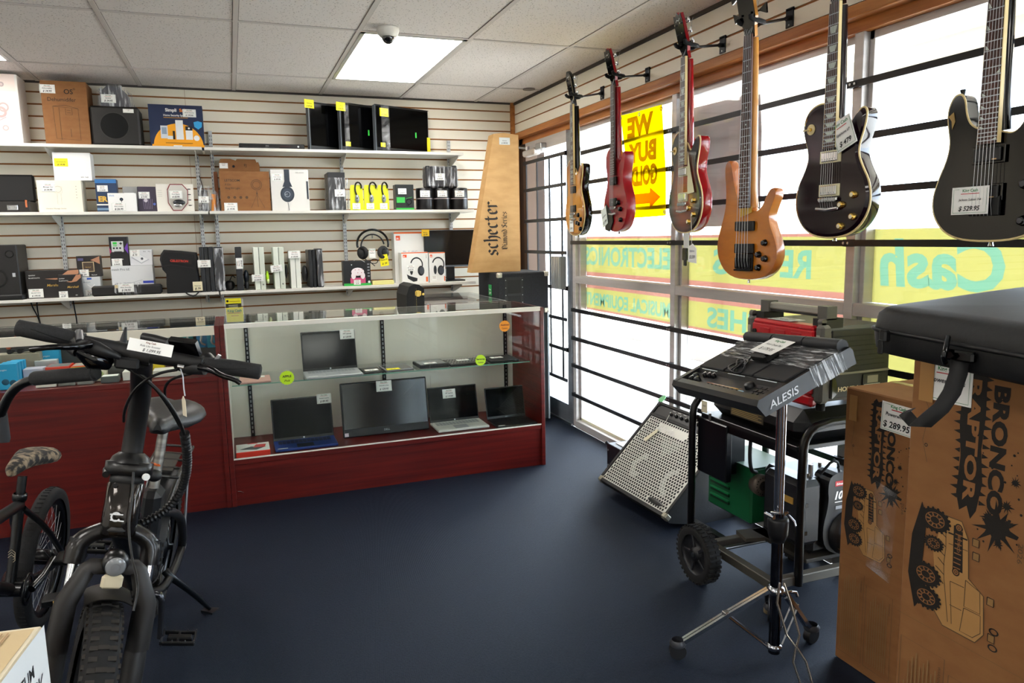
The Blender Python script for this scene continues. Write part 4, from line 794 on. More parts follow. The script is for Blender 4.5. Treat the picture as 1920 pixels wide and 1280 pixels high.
# ============================================================ display cases and what is in them
BACKP = m('#eae8dc', .6); RAIL = m('#f3f0e6', .4); LAMC = MAHOG
def std(b, x, y, z0, z1, c=m('#2a2a2c', .35, .6)):
    b.box(x-.011, x+.011, y-.010, y, z0, z1, c)
    z = z0+.02; b.at(T(0, y-.010, 0) @ FRONT)
    while z < z1-.02: b.rect(x-.004, z, x+.004, z+.016, m('#9fa3a6', .3, .7)); b.zz = .0006; z += .026
    b.at(Matrix())
# ---- the main case
X0, X1, Y0c, Y1c, ZT, ZD = -.082, 1.713, 4.024, 4.53, .965, .252
case = thing('display_case', 'mahogany and glass display case of laptops and tablets in the middle of the shop', 'display case', (X0, Y0c, 0), group='mahogany display cases')
b = MB(root=case); b.box(X0, X0+.023, Y0c, Y1c, 0, ZT, MAHOG, .0015); b.build('side_panel', case)
b = MB(root=case); b.box(X1-.023, X1, Y0c, Y1c, 0, ZT, MAHOG, .0015); b.build('side_panel', case)
b = MB(root=case); b.box(X0+.023, X1-.023, Y0c+.012, Y0c+.028, 0, .226, MAHOG); b.build('kick_panel', case)
b = MB(root=case); b.box(X0+.023, X1-.023, Y0c+.004, Y1c-.02, .226, ZD-.001, MAHOG, .001); b.build('deck', case)
b = MB(root=case); b.box(X0+.023, X1-.023, Y1c-.022, Y1c-.012, ZD, ZT-.02, BACKP); b.build('back_panel', case)
b = MB(root=case); b.box(X0+.0235, X0+.026, Y0c+.03, Y1c-.022, ZD, ZT-.02, BACKP); b.build('side_lining', case)
b = MB(root=case); b.box(X0+.023, X1-.023, Y0c-.001, Y0c+.016, ZT-.020, ZT+.004, RAIL, .001); b.box(X0+.023, X1-.023, Y1c-.02, Y1c, ZT-.02, ZT-.001, RAIL); b.box(X0+.023, X1-.023, Y0c+.004, Y0c+.014, ZD, ZD+.006, RAIL); b.build('rail', case)
sx_ = ony(805, 650, 4.03).x
for a, c in ((X0+.025, sx_-.001), (sx_+.001, X1-.025)):
    b = MB(root=case); b.box(a, c, Y0c+.006, Y0c+.011, ZD+.003, ZT-.015, GLASS); b.build('front_glass', case)
b = MB(root=case); b.box(X0+.024, X1-.024, Y0c+.017, Y1c-.004, ZT-.001, ZT+.005, GLASS); b.box(X0+.024, X1-.024, Y0c+.0165, Y0c+.017, ZT-.001, ZT+.005, GLASS_EDGE); b.build('glass_top', case)
ZG = .632
b = MB(root=case); b.box(X0+.04, X1-.055, 4.12, 4.49, ZG-.006, ZG, GLASS); b.box(X0+.04, X1-.055, 4.1195, 4.12, ZG-.006, ZG, GLASS_EDGE); b.build('glass_shelf', case)
for x in (ony(463, 650, 4.5).x, ony(718, 650, 4.5).x, ony(947, 620, 4.5).x):
    b = MB(root=case); std(b, 0, 0, 0, .1) if 0 else None
    b.M = Matrix(); b.box(x-.011, x+.011, 4.497, 4.507, ZD, ZT-.02, m('#34353a', .35, .6)); z = ZD+.02
    while z < ZT-.04: b.add([(x-.004, 4.4965, z), (x+.004, 4.4965, z), (x+.004, 4.4965, z+.016), (x-.004, 4.4965, z+.016)], [(0, 1, 2, 3)], m('#9fa3a6', .3, .7)); z += .026
    b.build('shelf_standard', case)
    b = MB(root=case); b.M = Matrix(((0, 0, 1, x-.0015), (1, 0, 0, 0), (0, 1, 0, 0), (0, 0, 0, 1))); b.prism([(4.497, ZG-.007), (4.16, ZG-.007), (4.16, ZG-.014), (4.497, ZG-.035)], 0, .003, m('#8a8d90', .35, .6)); b.build('shelf_bracket', case)
b = MB(root=case); b.tube([ony(446, 921, 4.03), ony(452, 921, 4.02), ony(457, 923, 4.015)], .0012, STEEL, 5); b.build('nail', case)
# ---- the left case
A0, A1 = -3.2, -.108+.024
lc = thing('display_case', 'taller-fronted mahogany display case at the left, full of small boxed goods', 'display case', (A1, Y0c, 0), group='mahogany display cases')
A1 = -.084
b = MB(root=lc); b.box(A1-.022, A1, Y0c, Y1c, 0, ZT, MAHOG, .0015); b.build('side_panel', lc)
b = MB(root=lc); b.box(A0, A0+.022, Y0c, Y1c, 0, ZT, MAHOG, .0015); b.build('side_panel', lc)
b = MB(root=lc); b.box(A0+.022, A1-.022, Y0c+.012, Y0c+.028, 0, .682, MAHOG); b.build('front_panel', lc)
ZL = .706
b = MB(root=lc); b.box(A0+.022, A1-.022, Y0c+.002, Y1c-.02, .682, ZL-.001, MAHOG, .001); b.build('deck', lc)
b = MB(root=lc); b.box(A0+.022, A1-.022, Y1c-.022, Y1c-.012, ZL, ZT-.02, m('#4c5250', .5)); b.build('back_panel', lc)
b = MB(root=lc); b.box(A0+.022, A1-.022, Y0c+.001, Y0c+.016, .918, ZT-.001, m('#e6dfcc', .4), .001); b.box(A0+.022, A1-.022, Y1c-.02, Y1c, ZT-.03, ZT-.001, RAIL); b.build('rail', lc)
b = MB(root=lc); b.box(A0+.024, A1-.024, Y0c+.006, Y0c+.011, ZL+.001, .92, GLASS); b.build('front_glass', lc)
b = MB(root=lc); b.box(A0+.024, A1-.024, Y0c+.012, Y1c-.004, ZT-.001, ZT+.005, GLASS); b.build('glass_top', lc)
# ---- the return case by the wall
rc = thing('display_case', 'low glass-topped display case running back to the shelf, behind the main case', 'display case', (1.15, 4.56, 0), group='mahogany display cases')
b = MB(root=rc); b.box(1.15, 1.69, 5.40, 5.42, 0, ZT, MAHOG); b.build('side_panel', rc)
b = MB(root=rc); b.box(1.15, 1.69, 4.56, 4.58, 0, ZT, MAHOG); b.build('side_panel', rc)
b = MB(root=rc); b.box(1.67, 1.69, 4.58, 5.40, 0, ZT-.02, BACKP); b.build('back_panel', rc)
b = MB(root=rc); b.box(1.15, 1.16, 4.58, 5.40, 0, .4, MAHOG); b.box(1.16, 1.67, 4.58, 5.40, .38, .40, m('#e4e4e6', .5)); b.build('deck', rc)
b = MB(root=rc)
for q in ((1.15, 1.166, 4.58, 5.40), (1.674, 1.69, 4.58, 5.40)): b.box(*q, ZT-.018, ZT-.001, m('#d9dbde', .3, .4))
b.box(1.166, 1.674, 5.384, 5.40, ZT-.018, ZT-.001, m('#d9dbde', .3, .4)); b.build('rail', rc)
b = MB(root=rc); b.box(1.152, 1.688, 4.562, 5.418, ZT-.001, ZT+.005, GLASS); b.build('glass_top', rc)
b = MB(root=rc); b.box(1.18, 1.665, 4.60, 5.38, .70, .705, m('#e8e9ec', .4)); b.build('shelf_board', rc)
# ---- laptops
def laptop(lab, L, R, topy, z, Ys, base_c, depth, tilt=14, logo='', key=m('#c9ccd0', .4), card=None, scr=SCREEN, kc=None, rz=0):
    p0, p1 = ony(L, topy, Ys+.04), ony(R, topy, Ys+.04); w = p1.x-p0.x; H = (ony((L+R)/2, topy, Ys+.05).z-z)/math.cos(math.radians(tilt))
    t = thing('laptop', lab, 'laptop', (p0.x, Ys, z+.001), rz, group='laptops in the main display case')
    b = MB(); b.box(0, w, -depth, 0, 0, .014, base_c, .003); b.M = T(0, 0, .0138); b.zz = 0
    b.rect(w*.06, -depth*.42, w*.94, -.014, kc or m('#b2b4b7', .5)); kk = m('#8f9296', .5) if kc is None else m('#2b2d31', .5); b.zz = .0004
    for i in range(13):
        for j in range(4): b.add([(w*(.07+.066*i), -.022-depth*.09*j-depth*.07, .0008), (w*(.07+.066*i)+w*.058, -.022-depth*.09*j-depth*.07, .0008), (w*(.07+.066*i)+w*.058, -.022-depth*.09*j, .0008), (w*(.07+.066*i), -.022-depth*.09*j, .0008)], [(0, 1, 2, 3)], kk)
    b.zz = .0004; b.rect(w*.35, -depth*.94, w*.62, -depth*.55, m('#a5a8ab', .4) if kc is None else m('#26282c', .4))
    b.rect(w*.04, -depth*.95, w*.2, -depth*.89, PAPER); b.build('keyboard_base', t)
    b = MB(T(0, -.002, .012) @ RX(-tilt)); b.box(0, w, 0, .007, 0, H, m('#1b1d20', .35), .003); b.M = b.M @ FRONT; b.zz = .0005; b.rect(.007, .016, w-.007, H-.007, scr)
    if logo == 'o': b.disc(w*.5, .009, .0048, m('#c7ccd2', .3))
    elif logo: b.txt(logo, w*.5, .005, .009, m('#aeb2b8', .3), 'c', bold=.02)
    b.build('screen_lid', t)
    if card: tagcard(t, T(0, -.004, .012) @ RX(-tilt) @ FRONT @ T(w*card[0], H*card[1], .001), .082, .056, card[2], card[3])
    return t
laptop('silver laptop standing open on the glass shelf of the main case', 563, 665, 624, ZG, 4.30, m('#b6b9bb', .35, .4), .20, 12, 'o', card=(.72, .76, 'HP Laptop', '$ 129.95'))
laptop('blue laptop standing open at the left of the case deck', 507, 621, 749, ZD, 4.27, m('#1f3a80', .4), .19, 14, 'o', card=(.76, .80, 'Student Laptop', '$ 89.95'), kc=m('#101b38', .5), scr=SCREEN)
laptop('white laptop standing open right of the big all-in-one screen', 801, 893, 727, ZD, 4.30, m('#d9dad2', .4), .20, 14, 'o', card=(.30, .66, 'HP Laptop', '$ 119.95'), kc=m('#c9cac2', .5) and None)
laptop('all-black laptop standing open at the right end of the case deck', 908, 980, 728, ZD, 4.24, m('#18191c', .4), .20, 14, 'acer', kc=m('#0d0e10', .5))
p0, p1 = ony(637, 714, 4.25), ony(799, 714, 4.25); w_ = p1.x-p0.x; zt_ = ony(718, 714, 4.25).z
t = thing('all_in_one_computer', 'large black all-in-one computer leaning in the middle of the case deck', 'computer', (p0.x, 4.21, ZD+.004)); H_ = zt_-ZD
X_ = RX(-9); b = MB(X_); b.box(0, w_, 0, .03, 0, H_*1.01, m('#222428', .4), .004); b.build('housing', t)
b = MB(X_ @ FRONT); b.rect(.008, H_*.15, w_-.008, H_*.98, m('#1c1f22', .12, spec=.7)); b.txt('DELL', w_*.5, H_*.065, .016, m('#9a9ea4', .4), 'c', bold=.02); b.rect(.008, .006, .03, .026, m('#e4d4de', .5)); b.build('screen', t)
b = MB(); b.box(w_*.35, w_*.65, .03, .14, 0, .008, SATIN); b.tube([(w_*.5, .035, .18), (w_*.5, .13, .006)], .008, SATIN, 6); b.build('stand', t)
tagcard(t, X_ @ FRONT @ T(w_*.41, H_*.80, .001), .09, .062, 'Dell All In One', '$ 129.95')
def flat(name, lab, cat, L, R, yb, z, Yf, dep, th, mat, card=None, rz=0, screen=None, deco=None, cc=PAPER, grp=None):
    p0, p1 = ony(L, yb, Yf), ony(R, yb, Yf); w = p1.x-p0.x
    t = thing(name, lab, cat, (p0.x, Yf, z+.001), rz, group=grp); b = MB(); b.box(0, w, 0, dep, 0, th, mat, min(.003, th*.4)); b.M = T(0, 0, th); b.zz = .0002
    if screen: b.rect(w*.05, dep*.08, w*.95, dep*.92, screen)
    if deco: deco(b, w, dep)
    b.build('body', t)
    if card: tagcard(t, T(0, 0, th+.0015) @ T(card[0]*w, card[1]*dep, 0), .075, .045, card[2], card[3], cc)
flat('tablet', 'pink cased tablet lying at the left end of the glass shelf', 'tablet', 450, 509, 718, ZG, 4.13, .18, .01, m('#c99c90', .5), (.35, .6, 'iPad', '$ 149'), deco=lambda b, w, d: b.rect(w*.49, 0, w*.5, d, m('#b98a7e', .5)), grp='tablets on the glass shelf')
flat('tablet', 'small black tablet with white card beside the silver laptop', 'tablet', 684, 722, 702, ZG, 4.14, .16, .008, m('#17181b', .3), (.12, .18, 'Tablet', '$ 49'), 4, SCREEN, grp='tablets on the glass shelf')
flat('tablet', 'grey tablet with a yellow card on the glass shelf', 'tablet', 725, 778, 699, ZG, 4.14, .20, .008, m('#7c7d7f', .35, .3), (.05, .04, 'Apple iPad', '$ 99'), 3, m('#4b4c4e', .12, spec=.8), cc=YEL, grp='tablets on the glass shelf')
flat('tablet', 'chunky rugged black tablet in the middle right of the glass shelf', 'tablet', 788, 843, 693, ZG, 4.15, .17, .02, m('#131416', .5), (.2, .15, 'Samsung', '$ 69'), 2, m('#5c6066', .12, spec=.8), grp='tablets on the glass shelf')
def deco(b, w, d):
    for i in range(12):
        for j in range(7): b.disc(w*(.06+.08*i)+(j % 2)*.008, d*(.1+.13*j), .004, m('#d8d8d4', .5), n=6)
flat('tablet', 'black and white patterned tablet folio on the glass shelf', 'tablet', 845, 916, 689, ZG, 4.14, .18, .014, m('#2b2c2e', .5), (.3, .5, 'Samsung Tab', '$ 79'), 0, None, deco, grp='tablets on the glass shelf')
flat('tablet', 'plain black tablet folio at the right end of the glass shelf', 'tablet', 920, 974, 684, ZG, 4.14, .19, .014, m('#141518', .6), (.2, .45, 'Samsung', '$ 119'), 0, grp='tablets on the glass shelf')
t, w_, h_ = None, 0, 0
flat('tablet_keyboard_box', 'white and red tablet keyboard box at the left end of the case deck', 'box', 443, 508, 857, ZD, 4.05, .17, .03, m('#d8301c', .45), None, 0, None,
     lambda b, w, d: (b.rect(w*.01, d*.02, w*.99, d*.98, m('#dfe0dc', .5)), b.poly([(w*.1, d*.35), (w*.6, d*.15), (w*.9, d*.45), (w*.45, d*.6)], m('#4a4d52', .5)), b.poly([(w*.5, d*.45), (w*.85, d*.4), (w*.9, d*.75), (w*.6, d*.8)], m('#c4383a', .5)), b.rect(w*.35, d*.9, w*.65, d*1.0, RED)))
def burst(lab, px, py, r, c, l1, l2, ink):
    q = ony(px, py, 4.0275); b = MB(T(q.x, 4.0275, q.z) @ FRONT); pts = []
    for i in range(36): a = 2*PI*i/36; k = r*(1 if i % 2 else .86); pts.append((k*math.cos(a), k*math.sin(a)))
    b.prism(pts, 0, .0015, m(c, .6)); b.M = b.M @ T(0, 0, .0012); b.txt(l1, 0, r*.06, r*.42, ink, 'c', bold=.03); b.txt(l2, 0, -r*.5, r*.36, ink, 'c', shear=.3, bold=.01)
    solo(b, 'starburst_sign', lab, 'sign', 'starburst signs stuck on the case glass')
burst('lime starburst sign reading APPLE, left of the silver laptop', 538, 708, .040, '#c6f01e', 'APPLE', 'iPads', INK)
burst('lime starburst sign on the glass in front of the patterned folio', 901, 675, .034, '#c6f01e', 'Samsung', 'Tablets', m('#2a4a2a', .6))
burst('orange starburst sign high at the right end of the case glass', 946, 611, .035, '#f29a1c', 'Android', 'Tablets', m('#7a1a10', .6))
# ---- card holder on top
q0, q1 = ony(424, 606, 4.07), ony(459, 606, 4.07); w_ = q1.x-q0.x; zt_ = ony(441, 562, 4.07).z-ZT
t = thing('card_holder', 'clear holder of yellow business cards standing on the case top', 'card holder', (q0.x, 4.07, ZT+.0055))
b = MB(); b.box(0, w_, .0, .003, 0, .075, CLEAR); b.box(0, w_, .0, .05, 0, .003, CLEAR); b.box(0, w_, .045, .048, 0, .12, CLEAR); b.build('holder', t)
b = MB(); b.box(.004, w_-.004, .006, .04, .004, .075, m('#e9df1a', .6)); b.build('card_stack', t)
b = MB(); b.box(.004, w_-.01, .041, .044, .004, zt_, YEL); b.at(T(0, .0405, 0) @ FRONT); b.rect(.004, zt_*.52, w_-.01, zt_*.78, m('#2f3338', .6)); b.disc(w_*.15, zt_*.89, .006, INK)
for i in range(3): b.rect(w_*.2, zt_*(.56+.07*i), w_*.7, zt_*(.575+.07*i), PAPER)
b.rect(w_*.25, zt_*.86, w_*.85, zt_*.88, m('#9a7a10', .6)); b.build('backing_card', t)
b = MB(); b.at(T(0, .0055, 0) @ FRONT); b.txt('King Cash', w_*.5, .056, .017, PLACARD_G, 'c', bold=.03); b.txt('PAWN & JEWELRY', w_*.5, .047, .008, RED, 'c', bold=.02); b.rect(w_*.3, .034, w_*.7, .037, m('#c07a20', .6)); b.build('front_card', t)
# ---- hard case standing behind the counter
g0, g1 = ony(758, 545, 4.66).x, ony(791, 545, 4.66).x; gz = ony(775, 531, 4.70).z
t = thing('instrument_case', 'narrow black hard instrument case with brass latch standing behind the display case', 'case', (g0, 4.66, 0.001), M=T(g0, 4.60, .001))
w_ = min(g1-g0, 1.145-g0); b = MB(); pr_ = [(-.02, 0), (w_, 0), (w_, gz-.03), (w_-.03, gz-.006), (.05, gz), (.02, gz-.015), (0, gz-.07)]
b.M = FRONT; b.prism(pr_, -.30, 0, grainy('black_tolex', '#101011', '#1d1d1e', (90, 90, 90), .6, .3)); b.build('case_shell', t)
b = MB(); b.M = FRONT; b.rect(.052, .1, .056, gz-.02, m('#3b372c', .5)); z = .7
while z < gz-.03: b.rect(.0605, z, .0625, z+.006, m('#c9b46a', .5)); z += .011
b.build('stitched_seam', t)
b = MB(); b.M = FRONT; b.box(.055, .095, gz-.075, gz-.045, 0, .006, GOLDM, .002); b.box(.062, .085, gz-.08, gz-.04, .004, .01, GOLDM, .002); b.cyl((w_-.01, gz-.065, 0), (w_-.01, gz-.065, .012), .008, GOLDM); b.build('brass_latch', t)
# ---- small goods in the left case
def goods(name, lab, cat, L, R, top, Y, dep, mat, face=None, zb=None, grp=None, topc=None, rz=0):
    zb = ZL if zb is None else zb; p0, p1 = ony(L, top, Y), ony(R, top, Y); h = max(.012, ony((L+R)/2, top, Y).z-zb); w = p1.x-p0.x
    t = thing(name, lab, cat, (p0.x, Y, zb+.0008), rz, group=grp); b = MB(); b.box(0, w, 0, dep, 0, h, mat, .0015)
    if topc: b.M = T(0, 0, h); b.rect(w*.06, dep*.1, w*.94, dep*.9, topc)
    if face: b.at(FRONT); face(b, w, h)
    b.build('box_body', t); return t, w, h, zb+h
CY = m('#1fa6d8', .45)
def glassface(b, w, h): b.txt('goggles', w*.1, h*.75, w*.13, PAPER); b.ell((w*.35, h*.3, .001), w*.2, h*.12, .001, m('#14506a', .3)); b.ell((w*.75, h*.25, .001), w*.2, h*.12, .001, m('#14506a', .3))
for k in range(4):
    goods('cyan_box', ('front', 'second', 'third', 'rearmost')[k] + ' of the four upright cyan boxes at the far left of the left case', 'box', -6+k*8, 30+k*5, (683, 680, 678, 676)[k], 4.10+.045*k, .035, CY, glassface, grp='cyan boxes in the left case')
goods('cyan_box', 'single tall cyan box behind the clear-lidded box', 'box', 76, 110, 656, 4.42, .05, CY, glassface, grp='cyan boxes in the left case')
t, w_, h_, zc = goods('grey_carton', 'long grey carton with a toy truck on top, at the back of the left case', 'box', -10, 74, 664, 4.36, .09, m('#a39c88', .6))
t = thing('toy_truck', 'small toy truck with orange cab standing on the grey carton', 'toy truck', (ony(20, 660, 4.38).x, 4.38, zc+.012))
b = MB(); b.box(0, .12, 0, .045, .01, .03, m('#2d2b2a', .5), .003); b.box(.07, .12, 0, .045, .03, .055, m('#3a3734', .5), .004); b.build('truck_bed', t)
b = MB(); b.box(-.02, .03, 0, .045, .012, .05, m('#c4562a', .4), .006); b.tube([(.0, .02, .05), (.03, .02, .085), (.09, .02, .06)], .004, m('#c4562a', .4), 6); b.build('cab', t)
for x in (-.005, .04, .10):
    b = MB(); b.cyl((x, -.004, 0), (x, .05, 0), .012, RUBBER); b.build('wheel', t)
goods('clear_lidded_box', 'clear-lidded white box in front of the tall cyan box', 'box', 64, 106, 676, 4.35, .05, m('#c9d0cf', .3), lambda b, w, h: b.ell((w*.7, h*.5, .001), w*.2, h*.12, .001, m('#3a4a58', .4)))
goods('lavender_box', 'pale lavender carton right of the cyan boxes', 'box', 42, 80, 692, 4.18, .08, m('#bdbccb', .5), lambda b, w, h: b.txt('ANKLE', w*.3, h*.4, h*.3, m('#6c6a90', .5)))
goods('small_white_box', 'small white box at the front edge below the near bike grip', 'box', 66, 105, 716, 4.08, .06, m('#dad7cc', .5))
goods('grey_tin', 'left flat grey tin at the front edge of the left case', 'tin', 108, 140, 714, 4.08, .06, m('#7f7f7a', .35, .4), grp='flat grey tins')
goods('grey_tin', 'right flat grey tin at the front edge of the left case', 'tin', 144, 175, 713, 4.08, .06, m('#8f8f8a', .35, .4), grp='flat grey tins')
goods('red_pack', 'left flat red and grey pack in the middle of the left case', 'pack', 84, 130, 688, 4.22, .12, m('#d03a20', .4), topc=m('#7f8584', .4), grp='flat red packs')
goods('red_pack', 'right flat red pack with yellow stripe in the middle of the left case', 'pack', 132, 182, 686, 4.22, .12, m('#d8431f', .4), lambda b, w, h: b.rect(0, h*.7, w, h*.95, m('#e8c81c', .5)), topc=m('#b4b3aa', .4), grp='flat red packs')
goods('cream_box', 'cream box with a green photo right of the red packs', 'box', 176, 198, 690, 4.14, .07, m('#d9d3b8', .5), lambda b, w, h: b.ell((w*.5, h*.5, .001), w*.3, h*.3, .001, m('#a8b070', .5)))
goods('charcoal_box', 'dark grey box behind the handlebar right of the cream box', 'box', 200, 246, 685, 4.20, .08, m('#55534e', .5), topc=m('#8a877e', .5))
goods('glasses_case', 'rounded grey glasses case with white label at the front edge', 'case', 188, 222, 706, 4.07, .07, m('#575c5a', .4), topc=PAPER)
goods('white_carton', 'plain white carton left of the bike stem', 'box', 229, 258, 697, 4.10, .09, m('#dfddd3', .5), grp='white cartons in the left case')
goods('white_carton', 'low white carton right of the bike stem, behind the brake cables', 'box', 286, 338, 694, 4.12, .10, m('#dcdad0', .5), grp='white cartons in the left case')
goods('yellow_pack', 'thin yellow pack just right of the bike stem', 'pack', 284, 308, 682, 4.24, .06, m('#e8d024', .5))
goods('silver_tin', 'pale round-cornered tin behind the bike stem', 'tin', 222, 256, 672, 4.30, .09, m('#a9ada6', .3, .3))
random.seed(4)
for k, (px, w_px, c) in enumerate(((182, 18, '#2c8bb0'), (262, 20, '#2f7f78'), (282, 16, '#8fb9b4'), (300, 18, '#256b66'), (318, 22, '#3aa2a0'), (342, 20, '#2f8f92'), (368, 20, '#2a7fb0'), (388, 16, '#30a0c0'))):
    p0, p1 = ony(px, 640, 4.46), ony(px+w_px, 640, 4.46); zt_ = random.uniform(.90, .93)
    t = thing('blister_card', ('blue', 'green-grey', 'pale mint', 'deep green', 'turquoise', 'teal', 'bright blue', 'sky blue')[k] + ' blister card hanging at the back of the left case', 'blister pack', (p0.x, 4.47, zt_-.13), group='blister cards at the back of the left case')
    b = MB(); b.box(0, p1.x-p0.x, .02, .022, 0, .13, m(c, .35)); b.build('card', t)
    b = MB(); b.tube([(.01, .015, .12), (.03, .005, .07), (.02, .0, .03), (.045, .01, .015)], .006, m('#b9c4c2', .25, .4), 6, smooth=1); b.build('item', t)
# ---- speaker cabinets in the corner and the instrument box on them
cx0 = 1.775; cy = 5.0; cx1 = 2.17; cz0, cz1 = .826, 1.125
TOLEX = grainy('grey_black_carpet', '#1d1f26', '#2b2e38', (80, 80, 80), .8, .3)
t = thing('speaker_cabinet', 'large black speaker cabinet with steel corners in the corner by the door', 'speaker', (cx0, cy, cz0))
b = MB(root=t); b.box(cx0, cx1, cy, 5.45, cz0, cz1, TOLEX, .008); b.build('cabinet', t)
b = MB(root=t); h0, h1 = ony(951, 540, cy).x, ony(976, 540, cy).x; zz0, zz1 = cz0+.03, ony(960, 525, cy).z
b.at(T(0, cy, 0) @ FRONT); b.box(h0-.02, h1+.02, zz0-.02, zz1+.02, -.001, .003, m('#23252b', .5)); b.M = T(0, cy-.004, 0) @ FRONT; b.rect(h0, zz0, h1, zz1, m('#050506', .6)); b.box(h0, h1, (zz0+zz1)/2-.004, (zz0+zz1)/2+.012, 0, .003, m('#2c2f36', .5))
for u in (h0-.013, h1+.013):
    for v in (0, .25, .5, .75, 1): b.cyl((u, zz0+(zz1-zz0)*v, 0), (u, zz0+(zz1-zz0)*v, .004), .0035, STEEL, n=8)
b.build('recessed_handle', t)
for x, z in ((cx0, cz1), (cx1, cz1), (cx1, cz0), (cx0, cz0)):
    b = MB(root=t); sx, sz = (1 if x == cx0 else -1), (-1 if z == cz1 else 1)
    b.box(x-.003*sx, x+.035*sx, cy-.004, cy+.03, z-.003*sz*-1*-1, z+.035*sz, m('#c9c5b4', .3, .6), .006); b.ell((x+.008*sx, cy-.004, z+.008*sz), .010, .004, .010, m('#dedace', .3, .6)); b.build('steel_corner', t)
tagcard(t, FR((cx0-.002, 5.20, cz0+.13), (0, -1, 0), (0, 0, 1)) if 0 else T(-.003, 0, 0) @ Matrix(((0, 0, -1, 0), (-1, 0, 0, .20), (0, 1, 0, .13), (0, 0, 0, 1))), .07, .08, 'Peavey', '$ 99', m('#1c9a4c', .6), PAPER)
t = thing('road_case', 'dark upright road case under the corner speaker cabinet', 'case', (cx0, cy, 0))
b = MB(root=t); b.box(cx0, cx1, cy+.01, 5.44, 0.02, cz0-.003, m('#1d2a2c', .6), .006); b.build('case_body', t)
b = MB(root=t)
for x in (cx0+.004, cx1-.004): b.box(x-.006, x+.006, cy+.004, cy+.018, .02, cz0-.004, m('#b9bfc2', .35, .6))
b.build('edge_trim', t)
b = MB(root=t); b.box(cx0+.02, cx1-.02, cy+.03, 5.42, 0.001, .02, RUBBER); b.build('base', t)
NG = {'s': [[(.52, .82), (.34, 1), (.08, .82), (.12, .6), (.46, .42), (.48, .16), (.26, 0), (.02, .14)]], 'c': [[(.52, .84), (.32, 1), (.10, .82), (.10, .2), (.30, 0), (.54, .16)]],
      'h': [[(.06, 1.5), (.14, 1.38), (.14, .02)], [(.14, .8), (.36, 1), (.52, .82), (.52, .12), (.34, -.3)]], 'e': [[(.10, .42), (.50, .64), (.46, .88), (.30, 1), (.10, .82), (.10, .2), (.30, 0), (.54, .16)]],
      't': [[(.22, 1.32), (.22, .16), (.36, 0), (.52, .12)], [(.0, .96), (.48, .96)]], 'r': [[(.04, .94), (.14, .84), (.14, .0)], [(.14, .78), (.34, 1), (.54, .84)]],
      'i': [[(.04, .92), (.14, .82), (.14, .14), (.26, 0)], [(.1, 1.3), (.2, 1.2)]], 'a': [[(.08, .84), (.28, 1), (.46, .84), (.46, .12), (.58, 0)], [(.46, .55), (.10, .38), (.12, .10), (.26, 0), (.46, .16)]],
      'm': [[(.04, .94), (.12, .84), (.12, 0)], [(.12, .8), (.28, 1), (.38, .84), (.38, 0)], [(.38, .8), (.54, 1), (.66, .84), (.66, .12), (.76, 0)]], 'n': [[(.04, .94), (.12, .84), (.12, 0)], [(.12, .8), (.32, 1), (.46, .84), (.46, .12), (.58, 0)]],
      'o': [[(.30, 1), (.08, .8), (.08, .2), (.28, 0), (.50, .2), (.50, .8), (.30, 1)]], 'd': [[(.1, 1.45), (.46, 1.0), (.50, .2), (.30, 0), (.08, .2), (.08, .74), (.30, .9), (.48, .78)]],
      'D': [[(.1, 1.4), (.1, .05), (.5, 0), (.78, .35), (.76, 1.1), (.45, 1.45), (.05, 1.3)], [(.32, 1.2), (.32, .2)]], 'S': [[(.7, 1.2), (.5, 1.45), (.12, 1.3), (.12, .95), (.62, .6), (.66, .2), (.36, 0), (.04, .2)], [(.4, 1.3), (.4, .2)]], ' ': []}
def blackletter(b, st, u, v, size, mat, nw=.2, rot=90):
    c, q = math.cos(math.radians(rot)), math.sin(math.radians(rot)); x = 0
    for ch in st:
        for stroke in NG[ch]:
            # densify for a pen-like swelling line
            pts = stroke
            for _ in range(1):
                r_ = [pts[0]]
                for i in range(len(pts)-1): a, d = pts[i], pts[i+1]; r_ += [(a[0]*.8+d[0]*.2, a[1]*.8+d[1]*.2), (a[0]*.2+d[0]*.8, a[1]*.2+d[1]*.8)]
                pts = r_+[pts[-1]]
            P = [(u+((x+a)*c-d*q)*size, v+((x+a)*q+d*c)*size) for a, d in pts]
            nb = (math.cos(math.radians(rot+38)), math.sin(math.radians(rot+38))); b.line(P, nw*size, mat, nib=nb)
        x += {'m': .92, 'D': .95, 'S': .85, ' ': .4, 'i': .36}.get(ch, .68)
    return x*size
YS = 5.16; P_ = [ony(*q, YS) for q in ((884, 505), (976, 508), (972, 253), (944, 249), (925, 251))]
t = thing('guitar_carton', 'tall tapered cardboard guitar carton standing on the corner speaker cabinet', 'box', (P_[0].x, YS, cz1+.001))
b = MB(root=t); b.at(T(0, YS, 0) @ FRONT); pl = [(p.x, p.z) for p in P_]; pl[0] = (pl[0][0], cz1+.002); pl[1] = (pl[1][0], cz1+.002); CART = grainy('tan_carton', '#b98f58', '#c79d66', (8, 8, 20), .75, .08)
b.prism(pl, -.11, 0, CART); b.M = T(0, YS-.0002, 0) @ FRONT
o_ = ony(934, 478, YS); u1 = ony(934, 376, YS); wd = blackletter(MB(), 'schecter', 0, 0, 1, INK); sz = (u1.z-o_.z)/wd; blackletter(b, 'schecter', o_.x, o_.z, sz, m('#2e2318', .7), .24)
o2 = ony(951, 467, YS); u2 = ony(951, 396, YS); wd = blackletter(MB(), 'Diamond Series', 0, 0, 1, INK); blackletter(b, 'Diamond Series', o2.x, o2.z, (u2.z-o2.z)/wd, m('#2e2318', .7), .2)
b.ring(ony(920, 376, YS).x, ony(920, 376, YS).z, .003, .0045, m('#2e2318', .7)); b.build('box_body', t)
